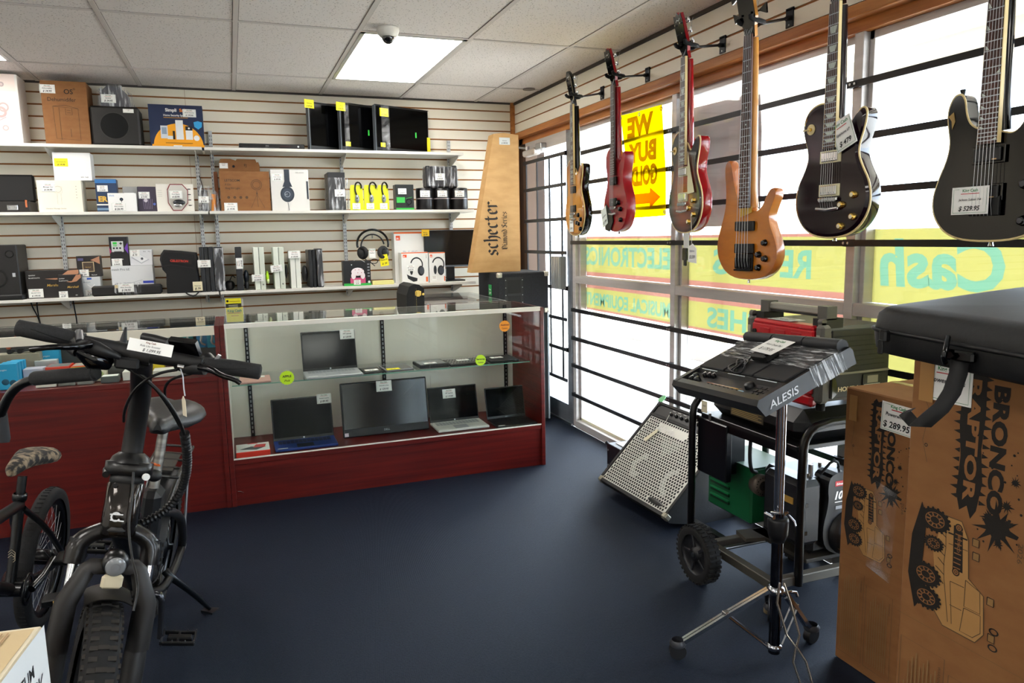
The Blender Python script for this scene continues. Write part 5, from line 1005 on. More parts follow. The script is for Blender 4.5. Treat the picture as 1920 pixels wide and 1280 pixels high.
q = ony(936, 271, YS); tagcard(t, T(q.x-P_[0].x, -.0015, q.z-cz1-.001) @ FRONT, .082, .05, 'Schecter', '$ 249.95', m('#cfd3cf', .6))
# ============================================================ guitars hanging on the window wall
def chaikin(p, k=2):
    for _ in range(k):
        q = []
        for i in range(len(p)): a, b = p[i], p[(i+1) % len(p)]; q += [(a[0]*.75+b[0]*.25, a[1]*.75+b[1]*.25), (a[0]*.25+b[0]*.75, a[1]*.25+b[1]*.75)]
        p = q
    return p
LP_L = [(-.05, -.002), (-.115, .022), (-.155, .07), (-.167, .12), (-.157, .175), (-.128, .22), (-.110, .26), (-.113, .30), (-.130, .34), (-.138, .375), (-.128, .413), (-.10, .437), (-.06, .447), (-.03, .44)]
LP_R = [(.03, .372), (.042, .356), (.058, .352), (.078, .362), (.098, .390), (.118, .408), (.133, .402), (.137, .38), (.128, .34), (.112, .30), (.108, .262), (.127, .222), (.157, .175), (.167, .12), (.155, .07), (.115, .022), (.05, -.002)]
BASS = [(-.06, 0), (-.125, .03), (-.162, .085), (-.168, .14), (-.150, .20), (-.128, .255), (-.118, .31), (-.120, .37), (-.128, .42), (-.126, .46), (-.108, .475), (-.092, .455), (-.082, .41), (-.068, .35), (-.045, .315), (-.02, .31),
        (.03, .27), (.06, .265), (.085, .285), (.105, .325), (.128, .352), (.148, .345), (.15, .32), (.132, .285), (.118, .25), (.125, .21), (.152, .16), (.168, .11), (.158, .06), (.12, .02), (.06, 0)]
STRAT = [(-.06, 0), (-.12, .02), (-.158, .065), (-.165, .115), (-.148, .17), (-.125, .22), (-.118, .265), (-.128, .31), (-.132, .35), (-.118, .385), (-.098, .392), (-.085, .375), (-.080, .34), (-.068, .31), (-.045, .292), (-.02, .288),
         (.03, .275), (.055, .268), (.075, .28), (.092, .31), (.112, .335), (.13, .325), (.132, .295), (.122, .26), (.122, .22), (.145, .175), (.166, .12), (.16, .065), (.125, .02), (.06, 0)]
def figured(name, stops, wave, grain, r=.12, coat=.8):
    """lacquered figured top: a spherical burst of stain with flame or streak figure"""
    mt, nt, b, N, L = nodes(name); tc = N('ShaderNodeTexCoord'); mp = N('ShaderNodeMapping'); mp.vector_type = 'TEXTURE'
    mp.inputs['Location'].default_value = (0, .17, 0); mp.inputs['Scale'].default_value = (.178, .26, 1); L(tc.outputs['Object'], mp.inputs[0])
    gr = N('ShaderNodeTexGradient'); gr.gradient_type = 'SPHERICAL'; L(mp.outputs[0], gr.inputs[0])
    cr = N('ShaderNodeValToRGB'); el = cr.color_ramp.elements
    while len(el) < len(stops): el.new(.5)
    for e, (p, c) in zip(el, stops): e.position = p; e.color = (*hx(c), 1)
    L(gr.outputs['Fac'], cr.inputs[0])
    m2 = N('ShaderNodeMapping'); m2.inputs['Scale'].default_value = grain; L(tc.outputs['Object'], m2.inputs[0])
    nz = N('ShaderNodeTexNoise'); nz.inputs['Scale'].default_value = 1; nz.inputs['Detail'].default_value = 4; nz.inputs['Distortion'].default_value = .8; L(m2.outputs[0], nz.inputs['Vector'])
    mx = N('ShaderNodeMix'); mx.data_type = 'RGBA'; mx.blend_type = 'OVERLAY'; mx.inputs[0].default_value = wave; L(cr.outputs[0], mx.inputs[6]); L(nz.outputs['Fac'], mx.inputs[7]); L(mx.outputs[2], b.inputs['Base Color'])
    b.inputs['Roughness'].default_value = .3; b.inputs['Coat Weight'].default_value = coat; b.inputs['Coat Roughness'].default_value = .04; return mt
ROSE = grainy('rosewood', '#3a2018', '#5a3426', (60, 4, 60), .45, .05); CREAM = m('#e6cf96', .35); IVORY = m('#e9e2b8', .35); PEARL = m('#c9d2c6', .2)
def hang_frame(nut, x=1.92, rz=0):
    P = onx(*nut, x); u = Vector((0, -1, 0)); u.rotate(Matrix.Rotation(math.radians(rz), 3, 'Z')); return P, u
def guitar(name, lab, cat, nutpx, x, rz, outline, top_m, side_m, scale=.628, by=.125, nutw=.043, frets=22, thick=.05, bind=None, pickups='chrome', knobs=(), knob_m=GOLDM, head='lp', head_m=GLOSS, inlay='trap',
           bridge='tom', pg=None, tuner_m=CHROME, toggle=None, body_end=.352, tilt=0, nstr=6, neck_m=None, inlay_m=PEARL, headedge=None, roll=0):
    P, u = hang_frame(nutpx, x, rz); ny = by+scale
    M = FR(P, u, (0, 0, 1)) @ Matrix.Rotation(math.radians(roll), 4, 'Z') @ RX(tilt) @ T(0, -ny, 0)
    t = thing(name, lab, cat, M=M, group='electric guitars hanging in front of the window' if cat == 'guitar' else None)
    out = chaikin(outline, 2); sm_ = True
    b = MB(); ins = [(x_*.985, .2+(y_-.2)*.985) for x_, y_ in out]; n = len(out)
    vs = [(x_, y_, z_) for z_, pl in ((-thick, ins), (-thick+.006, out), (-.007, out), (0, ins)) for x_, y_ in pl]
    b.add(vs, [(k*n+i, k*n+(i+1) % n, (k+1)*n+(i+1) % n, (k+1)*n+i) for k in range(3) for i in range(n)], side_m, True); b.add(vs[:n], [tuple(range(n))[::-1]], side_m); b.add(vs[-n:], [tuple(range(n))], top_m)
    b.build('body', t)
    if bind:
        b = MB(); b.tube([(x_*1.001, y_, -.004) for x_, y_ in out], .0035, bind, 6, closed=True); b.build('binding', t)
    if top_m is not side_m:
        b = MB(); in2 = [(x_*.93, .2+(y_-.2)*.94) for x_, y_ in out]; vs = [(x_, y_, 0.0003) for x_, y_ in ins]+[(x_, y_, .005) for x_, y_ in in2]
        b.add(vs, [(i, (i+1) % n, n+(i+1) % n, n+i) for i in range(n)], top_m, True); b.add(vs[n:], [tuple(range(n))], top_m); b.build('figured_top', t)
    z0 = .0055
    nm = neck_m or side_m
    b = MB(); hw_ = nutw/2; b.M = Matrix.Diagonal((1, 1, .72, 1)); b.tube([(0, body_end-.07, -.034), (0, body_end, -.026), (0, (body_end+ny)/2, -.022), (0, ny-.01, -.018)], [.032, .0285, .0265, hw_+.0015], nm, 12); b.build('neck', t)
    yb_ = by+scale*2**(-frets/12)-.008; wb = nutw+.014
    fb = MB(); fb.add([(-wb/2, yb_, z0+.010), (wb/2, yb_, z0+.010), (nutw/2, ny, z0+.010), (-nutw/2, ny, z0+.010), (-wb/2, yb_, z0+.002), (wb/2, yb_, z0+.002), (nutw/2, ny, z0+.002), (-nutw/2, ny, z0+.002)], [(0, 1, 2, 3), (4, 7, 6, 5), (0, 4, 5, 1), (1, 5, 6, 2), (2, 6, 7, 3), (3, 7, 4, 0)], ROSE)
    if bind:
        for s_ in (-1, 1): fb.add([(s_*wb/2, yb_, z0+.0104), (s_*(wb/2+.0016), yb_, z0), (s_*(nutw/2+.0016), ny, z0), (s_*nutw/2, ny, z0+.0104), (s_*(wb/2-.002), yb_, z0+.0105), (s_*(nutw/2-.002), ny, z0+.0105)], [(0, 1, 2, 3), (4, 0, 3, 5)], bind)
    fy = [by+scale*2**(-k/12) for k in range(frets+1)]; wat = lambda y: wb+(nutw-wb)*(y-yb_)/(ny-yb_)
    for k in range(1, frets+1): w = wat(fy[k])/2-.001; fb.box(-w, w, fy[k]-.0012, fy[k]+.0012, z0+.010, z0+.0118, STEEL)
    for k in (3, 5, 7, 9, 12, 15, 17, 19, 21, 24):
        if k > frets: break
        y = (fy[k]+fy[k-1])/2; hgt = (fy[k-1]-fy[k])*.36; w = wat(y)
        if inlay == 'trap': fb.add([(-w*.34, y+hgt, z0+.0104), (-w*.22, y-hgt, z0+.0104), (w*.22, y-hgt, z0+.0104), (w*.34, y+hgt, z0+.0104)], [(0, 1, 2, 3)], inlay_m)
        elif inlay == 'block': fb.add([(-w*.3, y-hgt, z0+.0104), (w*.3, y-hgt, z0+.0104), (w*.3, y+hgt, z0+.0104), (-w*.3, y+hgt, z0+.0104)], [(0, 1, 2, 3)], inlay_m)
        elif inlay == 'shark': fb.add([(w*.42*(-1 if k % 2 else 1), y-hgt, z0+.0104), (w*.22*(-1 if k % 2 else 1), y-hgt, z0+.0104), (w*.42*(-1 if k % 2 else 1), y+hgt*.4, z0+.0104)], [(0, 1, 2)], inlay_m)
        else: fb.cyl((0, y, z0+.0095), (0, y, z0+.0106), .003, inlay_m, n=10)
    fb.build('fretboard', t)
    # pickups
    hp = by+.028; sp = by+scale*.26+.0; 
    if pickups:
        yn = min(yb_-.028, by+.17) if pickups != 'bass' else by+.15
        for y in ((by+.030, yn) if pickups != 'bass' else (by+.048, by+.135)):
            b = MB()
            if pickups == 'chrome': b.box(-.045, .045, y-.020, y+.020, .004, .010, IVORY, .001); b.box(-.036, .036, y-.015, y+.015, .009, .0155, CHROME, .002); [b.cyl((-.028+.0112*i, y-.008, .015), (-.028+.0112*i, y-.008, .0162), .0025, STEEL, n=8) for i in range(6)]
            elif pickups == 'open': b.box(-.042, .042, y-.020, y+.020, .004, .013, m('#17181c', .3), .002); b.box(-.035, .035, y-.001, y+.001, .012, .0137, m('#6f737a', .4)); [b.cyl((-.028+.0112*i, y+.009, .012), (-.028+.0112*i, y+.009, .0142), .0024, STEEL, n=8) for i in range(6)]
            elif pickups == 'emg': b.box(-.045, .045, y-.022, y+.022, .004, .008, GLOSS, .001); b.box(-.037, .037, y-.017, y+.017, .008, .015, m('#141416', .4), .002); b.box(.016, .028, y-.014, y-.011, .0145, .0153, m('#b9935a', .4))
            elif pickups == 'soap': b.box(-.043, .043, y-.021, y+.021, .004, .016, m('#101113', .3), .004); b.box(-.012, .012, y-.002, y+.002, .0155, .0164, m('#8a8d90', .4))
            else: b.box(-.052, .052, y-.019, y+.019, .002, .014, m('#141416', .45), .003)
            b.build('pickup', t)
    b = MB()
    if bridge == 'tom':
        b.box(-.043, .043, by-.006, by+.006, .008, .018, tuner_m, .003)
        for i in range(6): b.box(-.031+.0125*i-.004, -.031+.0125*i+.004, by-.008, by+.004, .016, .020, STEEL, .001)
    elif bridge == 'bass': b.box(-.046, .046, by-.035, by+.028, .001, .010, m('#1a1a1d', .3, .4), .002); [b.box(-.036+.018*i-.007, -.036+.018*i+.007, by-.03, by+.012, .009, .018, m('#25262a', .25, .6), .002) for i in range(nstr)]; b.box(-.046, .046, by-.04, by-.033, .001, .02, GLOSS, .002)
    else: b.box(-.042, .042, by-.03, by+.02, .003, .014, m('#17181b', .3, .5), .002)
    b.build('bridge', t)
    if bridge == 'tom':
        b = MB(); b.tube([(-.048, by-.030, .014), (0, by-.034, .016), (.048, by-.030, .014)], .0065, tuner_m, 8); b.cyl((-.045, by-.03, 0), (-.045, by-.03, .016), .006, tuner_m); b.cyl((.045, by-.03, 0), (.045, by-.03, .016), .006, tuner_m); b.build('tailpiece', t)
    for (kx, ky) in knobs:
        b = MB(); b.lathe([(.0135, .003), (.0125, .006), (.0105, .014), (.0095, .0165), (0, .0165)], knob_m, T(kx, ky, 0), 18)
        if knob_m is not CREAM: b.lathe([(.007, .0168), (.0, .0172)], m('#f0e6c8', .3) if knob_m is GOLDM else m('#3a3b40', .3), T(kx, ky, 0), 14)
        b.build('knob', t)
    if toggle:
        b = MB(); b.cyl((toggle[0], toggle[1], .002), (toggle[0], toggle[1], .008), .018, CREAM, n=24); b.cyl((toggle[0], toggle[1], .004), (toggle[0], toggle[1], .013), .006, GOLDM); b.cyl((toggle[0], toggle[1], .010), (toggle[0]-.022, toggle[1]-.002, .022), .0028, CREAM, n=8); b.build('toggle_switch', t)
    if pg: b = MB(); b.prism(pg, .010, .012, IVORY); b.cyl((pg[0][0], pg[0][1], .011), (pg[0][0], pg[0][1], .013), .003, STEEL, n=8); b.build('pickguard', t)
    # headstock, leaning back
    HM = T(0, ny, .004) @ RX(14 if head in ('lp', 'bass') else 11)
    hp_ = {'lp': [(-.023, -.01), (-.026, .02), (-.040, .045), (-.040, .15), (-.034, .178), (-.018, .170), (0, .186), (.018, .170), (.034, .178), (.040, .15), (.040, .045), (.026, .02), (.023, -.01)],
           'clip': [(-.023, -.01), (-.026, .02), (-.036, .045), (-.042, .15), (-.030, .172), (-.012, .186), (.012, .186), (.030, .172), (.042, .15), (.036, .045), (.026, .02), (.023, -.01)],
           'bass': [(-.023, -.01), (-.030, .03), (-.042, .06), (-.040, .17), (-.015, .21), (.02, .20), (.040, .16), (.042, .06), (.030, .03), (.023, -.01)],
           'jag': [(-.022, -.01), (-.03, .02), (-.045, .17), (-.06, .2), (.0, .19), (.03, .03), (.022, -.01)]}[head]
    b = MB(HM); b.prism(hp_, -.014, .0, nm, nm); b.prism([(a*.97, c) for a, c in hp_], 0, .0015, head_m)
    b.M = HM @ T(0, 0, .0012); b.zz = .0008
    if headedge: 
        for s_ in (-1, 1): b.line([(s_*a, c) for a, c in ((.026, .02), (.039, .045), (.039, .15))], .003, headedge)
    b.line([(-.02, .15), (-.008, .157), (.006, .151), (.02, .159)], .0045, m('#b9b9b4', .4)); b.build('headstock', t)
    nt_ = (3, 3) if head in ('lp', 'clip') else ((2, 2) if head == 'bass' else (6, 0))
    for s_, k_ in ((-1, nt_[0]), (1, nt_[1])):
        for i in range(k_):
            b = MB(HM); y = .055+i*(.042 if head != 'jag' else .026) if head != 'bass' else .075+i*.07; px_ = s_*.024
            b.cyl((px_, y, -.012), (px_, y, .008), .004, tuner_m, n=10); b.cyl((px_, y, -.018), (s_*.052, y, -.018), .0035, tuner_m, n=8)
            if head == 'bass': b.prism([(s_*.052, y-.004), (s_*.082, y-.018), (s_*.086, y+.018), (s_*.052, y+.004)], -.022, -.014, GLOSS)
            else: b.ell((s_*.058, y, -.018), .009, .0125, .006, tuner_m, 12, 6)
            b.build('tuner', t)
    b = MB()
    for i in range(nstr):
        f = i/(nstr-1)-.5; b.tube([(f*.066 if bridge == 'bass' else f*.052, by-.03, .016), (f*.064 if bridge == 'bass' else f*.052, by, z0+.0165), (f*(nutw-.007), ny, z0+.0125), (f*.045, ny+.07+.03*(abs(i-2)), .003-.02)], .0007 if nstr == 6 else .0012, STEEL, 4, caps=False)
    b.build('strings', t)
    b = MB(); b.cyl((0, -.001, -thick/2), (0, -.014, -thick/2), .004, CHROME, .007, n=12); b.build('strap_button', t)
    return t
def hanger(nutpx, brpx, x, lab, top=None):
    P = onx(*nutpx, x); B = onx(*brpx, XW); zc = P.z+.055
    t = thing('guitar_hanger', lab, 'guitar hanger', (XW, B.y, B.z), group='black steel guitar hangers on the slatwall')
    b = MB(root=t); b.box(XW-.006, XW-.001, B.y-.022, B.y+.022, 2.215, 2.288, m('#23262c', .4, .4), .001); b.box(XW-.006, XW+.002, B.y-.022, B.y+.022, 2.280, 2.292, m('#23262c', .4, .4)); b.cyl((XW-.008, B.y, 2.225), (XW-.005, B.y, 2.225), .004, STEEL, n=8); b.build('wall_plate', t)
    b = MB(root=t); a0 = Vector((XW-.006, B.y, 2.252)); a1 = Vector((x+.05, P.y+.01, zc-.008)); b.cyl(a0, a1, .006, BLACK); b.cyl(a0, a0+(a1-a0)*.12, .010, BLACK, n=6); b.build('arm', t)
    b = MB(root=t)
    for s_ in (-1, 1): b.tube([(x+.05, P.y+.01, zc-.008), (x+.045, P.y+s_*.026, zc-.012), (x+.01, P.y+s_*.035, zc-.010), (x-.028, P.y+s_*.034, zc-.006), (x-.034, P.y+s_*.038, zc+.008)], [.006, .008, .009, .009, .008], RUBBER, 8, smooth=1)
    b.build('padded_yoke', t)
def gtag(t, u, v, w, h, line, price, rot=0, z=.008, c=PAPER): return tagcard(t, T(u, v, z) @ RZ(rot), w, h, line, price, c)
SP = figured('spalted_top', [(.0, '#8a5414'), (.25, '#bd7c28'), (.6, '#cc9038')], .55, (26, 5, 1))
SB = figured('sunburst_top', [(.0, '#070405'), (.24, '#120505'), (.42, '#5e1a0a'), (.70, '#a8461a')], .5, (9, 46, 1))
AM = figured('amber_top', [(.0, '#a85810'), (.3, '#c47218'), (.7, '#d07e1e')], .22, (12, 40, 1)); RDM = m('#930c18', .28, coat=.3); CH = m('#8a0812', .12, coat=.6); PL = m('#260a1a', .08, spec=.3, coat=.25); PLS = m('#20121b', .1, coat=.4)
LPO = LP_L+LP_R
t = guitar('electric_guitar', 'small natural spalted-top electric guitar, farthest of the hanging guitars', 'guitar', (1076, 196), 1.93, -6, LPO, SP, GLOSS, bind=CREAM, pickups='open', knobs=((.085, .115), (.125, .09), (.06, .07), (.118, .035), (.09, .065)), knob_m=GLOSS, inlay='block', headedge=CREAM, head='clip')
gtag(t, -.07, .02, .07, .10, 'Schecter', '$ 349'); hanger((1076, 196), (1130, 178), 1.93, 'black hanger arm holding the natural spalted guitar')
t = guitar('electric_guitar', 'plain red single-cut electric guitar hanging before the yellow banner', 'guitar', (1153, 160), 1.93, -7, LPO, RDM, RDM, pickups='soap', knobs=((.065, .15), (.09, .115), (.095, .06)), knob_m=GLOSS, inlay='dot', head='lp', neck_m=CH)
b = MB(T(0, 0, .004)); b.prism([(-.15, .08), (-.12, .15), (-.02, .09), (-.01, .055), (-.06, .0), (-.12, .01)], 0, .004, m('#16261e', .3)); b.build('decal_bag', t)
gtag(t, -.15, .02, .08, .10, 'Epiphone', '$ 199', 20, .010, m('#dfe8e0', .5)); hanger((1153, 160), (1215, 145), 1.93, 'black hanger arm holding the plain red guitar')
t = guitar('electric_guitar', 'flame-top sunburst electric guitar with cream pickguard and cherry sides', 'guitar', (1287, 107), 1.91, -8, LPO, SB, CH, bind=CREAM, toggle=(-.09, .365), knobs=((.105, .135), (.06, .105), (.105, .075), (.06, .045)), inlay='trap', pg=[(.050, .345), (.062, .30), (.115, .17), (.052, .165), (.05, .2)], neck_m=CH)
b = MB(); b.tube([(.105, .075, .02), (.11, 0, .018), (.108, -.05, .016)], .0012, WHITE, 5); b.prism([(.07, -.13), (.15, -.135), (.148, -.07), (.11, -.05), (.07, -.065)], .012, .0135, PAPER); b.M = T(0, 0, .0135); b.txt('$ 599', .11, -.115, .022, INK, 'c', shear=.3); b.txt('Epiphone', .11, -.085, .012, BLUEINK, 'c'); b.build('string_tag', t)
b = MB(); b.box(.0, .05, -.07, -.005, .0, .002, m('#cfd0cc', .5)); b.box(.005, .045, -.125, -.07, 0, .012, GLOSS, .003); b.box(.015, .035, -.15, -.12, 0, .01, GLOSS, .003); b.build('strap_clip', t)
hanger((1287, 107), (1356, 88), 1.91, 'black hanger arm holding the sunburst guitar')
t = guitar('bass_guitar', 'amber flamed bass guitar with long horns and two black pickups', 'guitar', (1408, 66), 1.90, 5, BASS, AM, AM, scale=.85, by=.075, nutw=.042, frets=24, thick=.042, pickups='bass', knobs=((.105, .145), (.075, .10), (.108, .085), (.075, .05)), knob_m=GLOSS, head='bass', inlay='dot', bridge='bass', tuner_m=GLOSS, nstr=5, neck_m=m('#c98a3a', .3, coat=.5))
b = MB(T(0, 0, .0045)); b.prism([(-.028, .245), (.034, .262), (.034, .285), (-.028, .28)], 0, .002, m('#d8a830', .35)); b.build('end_plate', t)
hanger((1408, 66), (1482, 37), 1.90, 'black hanger arm holding the amber bass')
t = guitar('electric_guitar', 'glossy dark plum electric guitar with gold knobs and cream binding', 'guitar', (1572, 5), 1.90, 0, LPO, PL, PLS, bind=CREAM, toggle=(-.095, .365), knobs=((.105, .135), (.055, .105), (.105, .065), (.055, .035)), inlay='trap', neck_m=PLS)
gtag(t, .04, .27, .085, .10, 'Epiphone LP', '$ 479', 22, .014); hanger((1572, 5), (1640, -22), 1.90, 'black hanger arm holding the dark plum guitar')
t = guitar('electric_guitar', 'black double-cut electric guitar at the right edge with a 529.95 price card', 'guitar', (1885, -112), 1.86, 0, STRAT, GLOSS, GLOSS, scale=.648, by=.095, frets=24, bind=CREAM, pickups='emg', knobs=((.10, .14), (.13, .09), (.10, .05)), knob_m=GLOSS, head='jag', inlay='shark', bridge='hard', tuner_m=GLOSS, neck_m=GLOSS)
gtag(t, -.085, .07, .105, .072, 'Jackson Soloist 3-6', '$ 529.95', 0, .021); b = MB(T(0, 0, .001)); b.prism([(-.127, .335), (-.112, .345), (-.106, .32), (-.114, .30), (-.117, .322)], 0, .001, m('#a98a52', .7)); b.build('chipped_finish', t)
b = MB(); b.cyl((-.108, .388, -.025), (-.11, .405, -.025), .004, GLOSS, .008, n=12); b.build('strap_button', t)
hanger((1885, -112), (1960, -140), 1.86, 'black hanger arm above the right edge holding the black double-cut guitar')
# ============================================================ right foreground: boxes, case, drum pad, generators, amplifier
INKB = m('#231a12', .75); INKG = m('#5c452b', .75)
def carface(b, w):
    # all marks are printed sideways: line 1 of the writing is nearest the right edge
    def vt(s_, u, v0, v1, size, mat, bold=.03):
        g_ = text_geo(s_, bold, 0, 1); b.txt(s_, u, v0, size, mat, 'l', bold=bold, rot=-90, sx=abs(v0-v1)/((g_[3]-g_[2])*size))
    random.seed(11); b.dz = .000014; b.zz = .0004
    b.poly([(.108, .875), (.118, .885), (.126, .876), (.140, .882), (.150, .872), (.152, .80), (.148, .74), (.154, .68), (.146, .628), (.136, .61), (.128, .632), (.114, .62), (.106, .65), (.110, .72), (.104, .78)], INKB)
    for i in range(14): v = .64+.017*i; b.poly([(.108, v), (.098-.006*random.random(), v+.004), (.108, v+.009)], INKB); b.poly([(.150, v), (.160+.006*random.random(), v+.004), (.150, v+.009)], INKB)
    vt('RAPTOR', .120, .862, .640, .030, CARD, .04)
    vt('BRONCO', .166, .858, .632, .036, INKB, .05)
    for (cu, cv, r) in ((.186, .610, .017), (.20, .655, .005), (.212, .70, .004), (.17, .625, .006), (.205, .625, .004), (.19, .585, .004)):
        pts = []; n = 34
        for i in range(n): a = 2*PI*i/n; k = r*(1+random.random()*.5 if i % 3 else 1.7+random.random()*1.3); pts.append((cu+k*math.cos(a), cv+k*math.sin(a)))
        b.poly(pts, INKB)
    for i in range(26): b.disc(.15+random.random()*.1, .57+random.random()*.2, .0008+random.random()*.002, INKB, n=8)
    vt('SKU: AW0975R', .262, .64, .46, .019, INKG, .01); vt('ON CAR', .285, .52, .42, .019, INKG, .01)
    vt('2026', .225, .60, .565, .012, INKG, 0); vt('RIDE', .24, .86, .80, .014, INKG, 0)
    # line drawing of the toy car lying on its side
    U0, V0, S = .047, .600, 1.0
    q = lambda a, c: (U0+c*S, V0-a*S)
    L = lambda pts, wd=.0016, c_=INKG: b.line([q(*p) for p in pts], wd, c_)
    b.poly([q(-.01, -.008), q(.06, -.026), (U0-.03, V0-.14), q(.205, -.012), q(.18, .004), q(.1, .0), q(.02, .004)], INKB)
    def tyre(a, c, r, e=.72):
        u, v = q(a, c); b.disc(u, v, r, INKB, ry=r*e); 
        for k in range(18): t_ = 2*PI*k/18; b.disc(u+r*1.03*math.cos(t_), v+r*e*1.03*math.sin(t_), r*.10, INKB, n=5)
        b.ring(u, v, r*.62, r*.68, CARD, ry=e); b.ring(u, v, r*.30, r*.36, CARD, ry=e)
        for k in range(10): t_ = 2*PI*k/10; b.line([(u+r*.36*math.cos(t_), v+r*.36*e*math.sin(t_)), (u+r*.6*math.cos(t_), v+r*.6*e*math.sin(t_))], r*.09, CARD)
    b.poly([q(.0, .03), q(.0, .075), q(.03, .09), q(.10, .095), q(.12, .125), q(.19, .13), q(.212, .115), q(.212, .05), q(.19, .03), q(.15, .02), q(.12, .028), q(.08, .022), q(.04, .03)], m('#ab7f49', .8))
    L([(0, .03), (0, .075), (.03, .09), (.10, .095), (.12, .125), (.19, .13), (.212, .115), (.212, .05), (.19, .03)], .002); L([(.004, .035), (.03, .045), (.06, .047), (.09, .045), (.12, .047), (.15, .052), (.20, .06)])
    L([(.03, .05), (.03, .088)], .003, INKB); L([(.05, .052), (.05, .09)], .0014); 
    b.poly([q(.012, .060), q(.012, .078), q(.095, .083), q(.095, .063)], INKB)
    for i in range(9): L([(.018+.009*i, .064), (.018+.009*i, .078)], .0022, CARD)
    for a in (.014, .098): u, v = q(a, .070); b.disc(u, v, .0075, INKB); b.disc(u, v, .0055, CARD); b.ring(u, v, .002, .003, INKB)
    b.txt('BRONCO', *q(.028, .0695), .0075, CARD, rot=-90, bold=.02)
    L([(.105, .09), (.115, .118), (.155, .121), (.155, .09), (.105, .09)], .0016); L([(.158, .09), (.158, .122), (.19, .124), (.205, .11), (.205, .085), (.158, .09)], .0016); L([(.12, .06), (.12, .088)], .0014); L([(.165, .062), (.165, .086)], .0014); L([(.12, .06), (.20, .068)], .0014)
    for a, c in ((.03, .098), (.055, .1), (.125, .132), (.19, .138)): b.poly([q(a-.008, c), q(a-.008, c+.012), q(a+.006, c+.012), q(a+.006, c)], m('#8d6a3d', .8)); L([(a-.008, c), (a-.008, c+.012), (a+.006, c+.012), (a+.006, c), (a-.008, c)], .0016, INKB)
    for a in (.175, .205): u, v = q(a, .148); b.ring(u, v, .006, .009, INKB, ry=.7)
    tyre(.062, .022, .019); tyre(.016, .022, .030); tyre(.128, .010, .030); tyre(.172, .014, .029)
    for i in range(6): L([(.03+.018*i, .03+.004*(i % 2)), (.04+.018*i, .048)], .0014, INKB)
    # printed warning frames
    for u0, u1, v1 in ((.012, .108, .325), (.118, .215, .30)):
        b.line([(u0, .035), (u1, .035), (u1, v1), (u0, v1), (u0, .035)], .0012, INKG)
        for i in range(9): b.rect(u0+.01+(u1-u0-.02)*i/9, .05, u0+.0125+(u1-u0-.02)*i/9, v1-(.02 if i else .09)-.012*(i*5 % 3), m('#8a6a41', .8))
        b.txt('WARNING:', u1-.012, v1-.02, .008, INKG, rot=-90)
    b.line([(.028, .84), (.034, .81), (.042, .795), (.040, .76), (.034, .73), (.040, .71), (.046, .69)], .0009, INKG); b.ring(.042, .722, .002, .0035, INKB)
    b.line([(.29, .86), (.285, .80), (.29, .76)], .001, INKG)
def rideon(lab, x, y, z, w, d, h, tag=None):
    t = thing('ride_on_car_box', lab, 'box', group='cardboard boxes of a ride-on toy car', M=Matrix(((0, 1, 0, x), (-1, 0, 0, y), (0, 0, 1, z), (0, 0, 0, 1))))
    # local: x = along the printed face to the viewer's right, y = into the box, z = up
    b = MB(); b.box(0, w, 0, d, 0, h, CARD, .004); b.at(FRONT); carface(b, w)
    b.rect(.0, h*.41, w, h*.41+.0012, CARD_D); b.rect(.02, h-.10, .05, h-.02, m('#a87a43', .5)); b.build('printed_carton', t)
    b = MB(); b.M = T(0, 0, h); b.zz = .0005; b.rect(0, d*.48, w, d*.56, m('#a98352', .25)); b.rect(0, d*.515, w, d*.519, CARD_D); b.build('tape', t)
    return t
bB = rideon('ride-on car carton standing on the floor, with a 289 price card, behind the nearer one', 1.765, 1.75, .001, .40, .36, .90)
b = MB(); b.M = T(0, -.0015, 0) @ FRONT @ T(.138, .80, 0) @ RZ(-2); b.box(0, .115, 0, .085, 0, .001, PAPER); b.M = b.M @ T(0, 0, .0008); b.txt('King Cash', .058, .071, .013, PLACARD_G, 'c', bold=.03); b.rect(.035, .064, .08, .067, RED); b.txt('Powerwheels', .055, .046, .0145, INK, 'c', shear=.2, bold=.02); b.txt('$ 289.95', .055, .012, .026, INK, 'c', shear=.1, bold=.02)
b.line([(.005, .004), (.005, .08), (.03, .08)], .001, PLACARD_G); b.line([(.11, .08), (.11, .004), (.005, .004)], .001, PLACARD_G); b.build('price_tag', bB)
b = MB(); b.M = T(0, -.002, 0) @ FRONT; b.poly([(.11, .36), (.2, .34), (.21, .62), (.13, .64)], WRAP); b.build('tape_shreds', bB)
b = MB(); b.box(1.2, 1.53, .44, 1.03, .001, .258, CARD, .004); solo(b, 'flat_carton', 'plain cardboard carton under the nearer ride-on car box, below the frame', 'box')
bA = rideon('larger looking ride-on car carton nearest the camera, under the black case', 1.20, 1.03, .26, .58, .33, .904)
tagcard(bA, T(0, -.0015, 0) @ FRONT @ T(.03, .81, 0), .095, .07, 'Powerwheels', '')
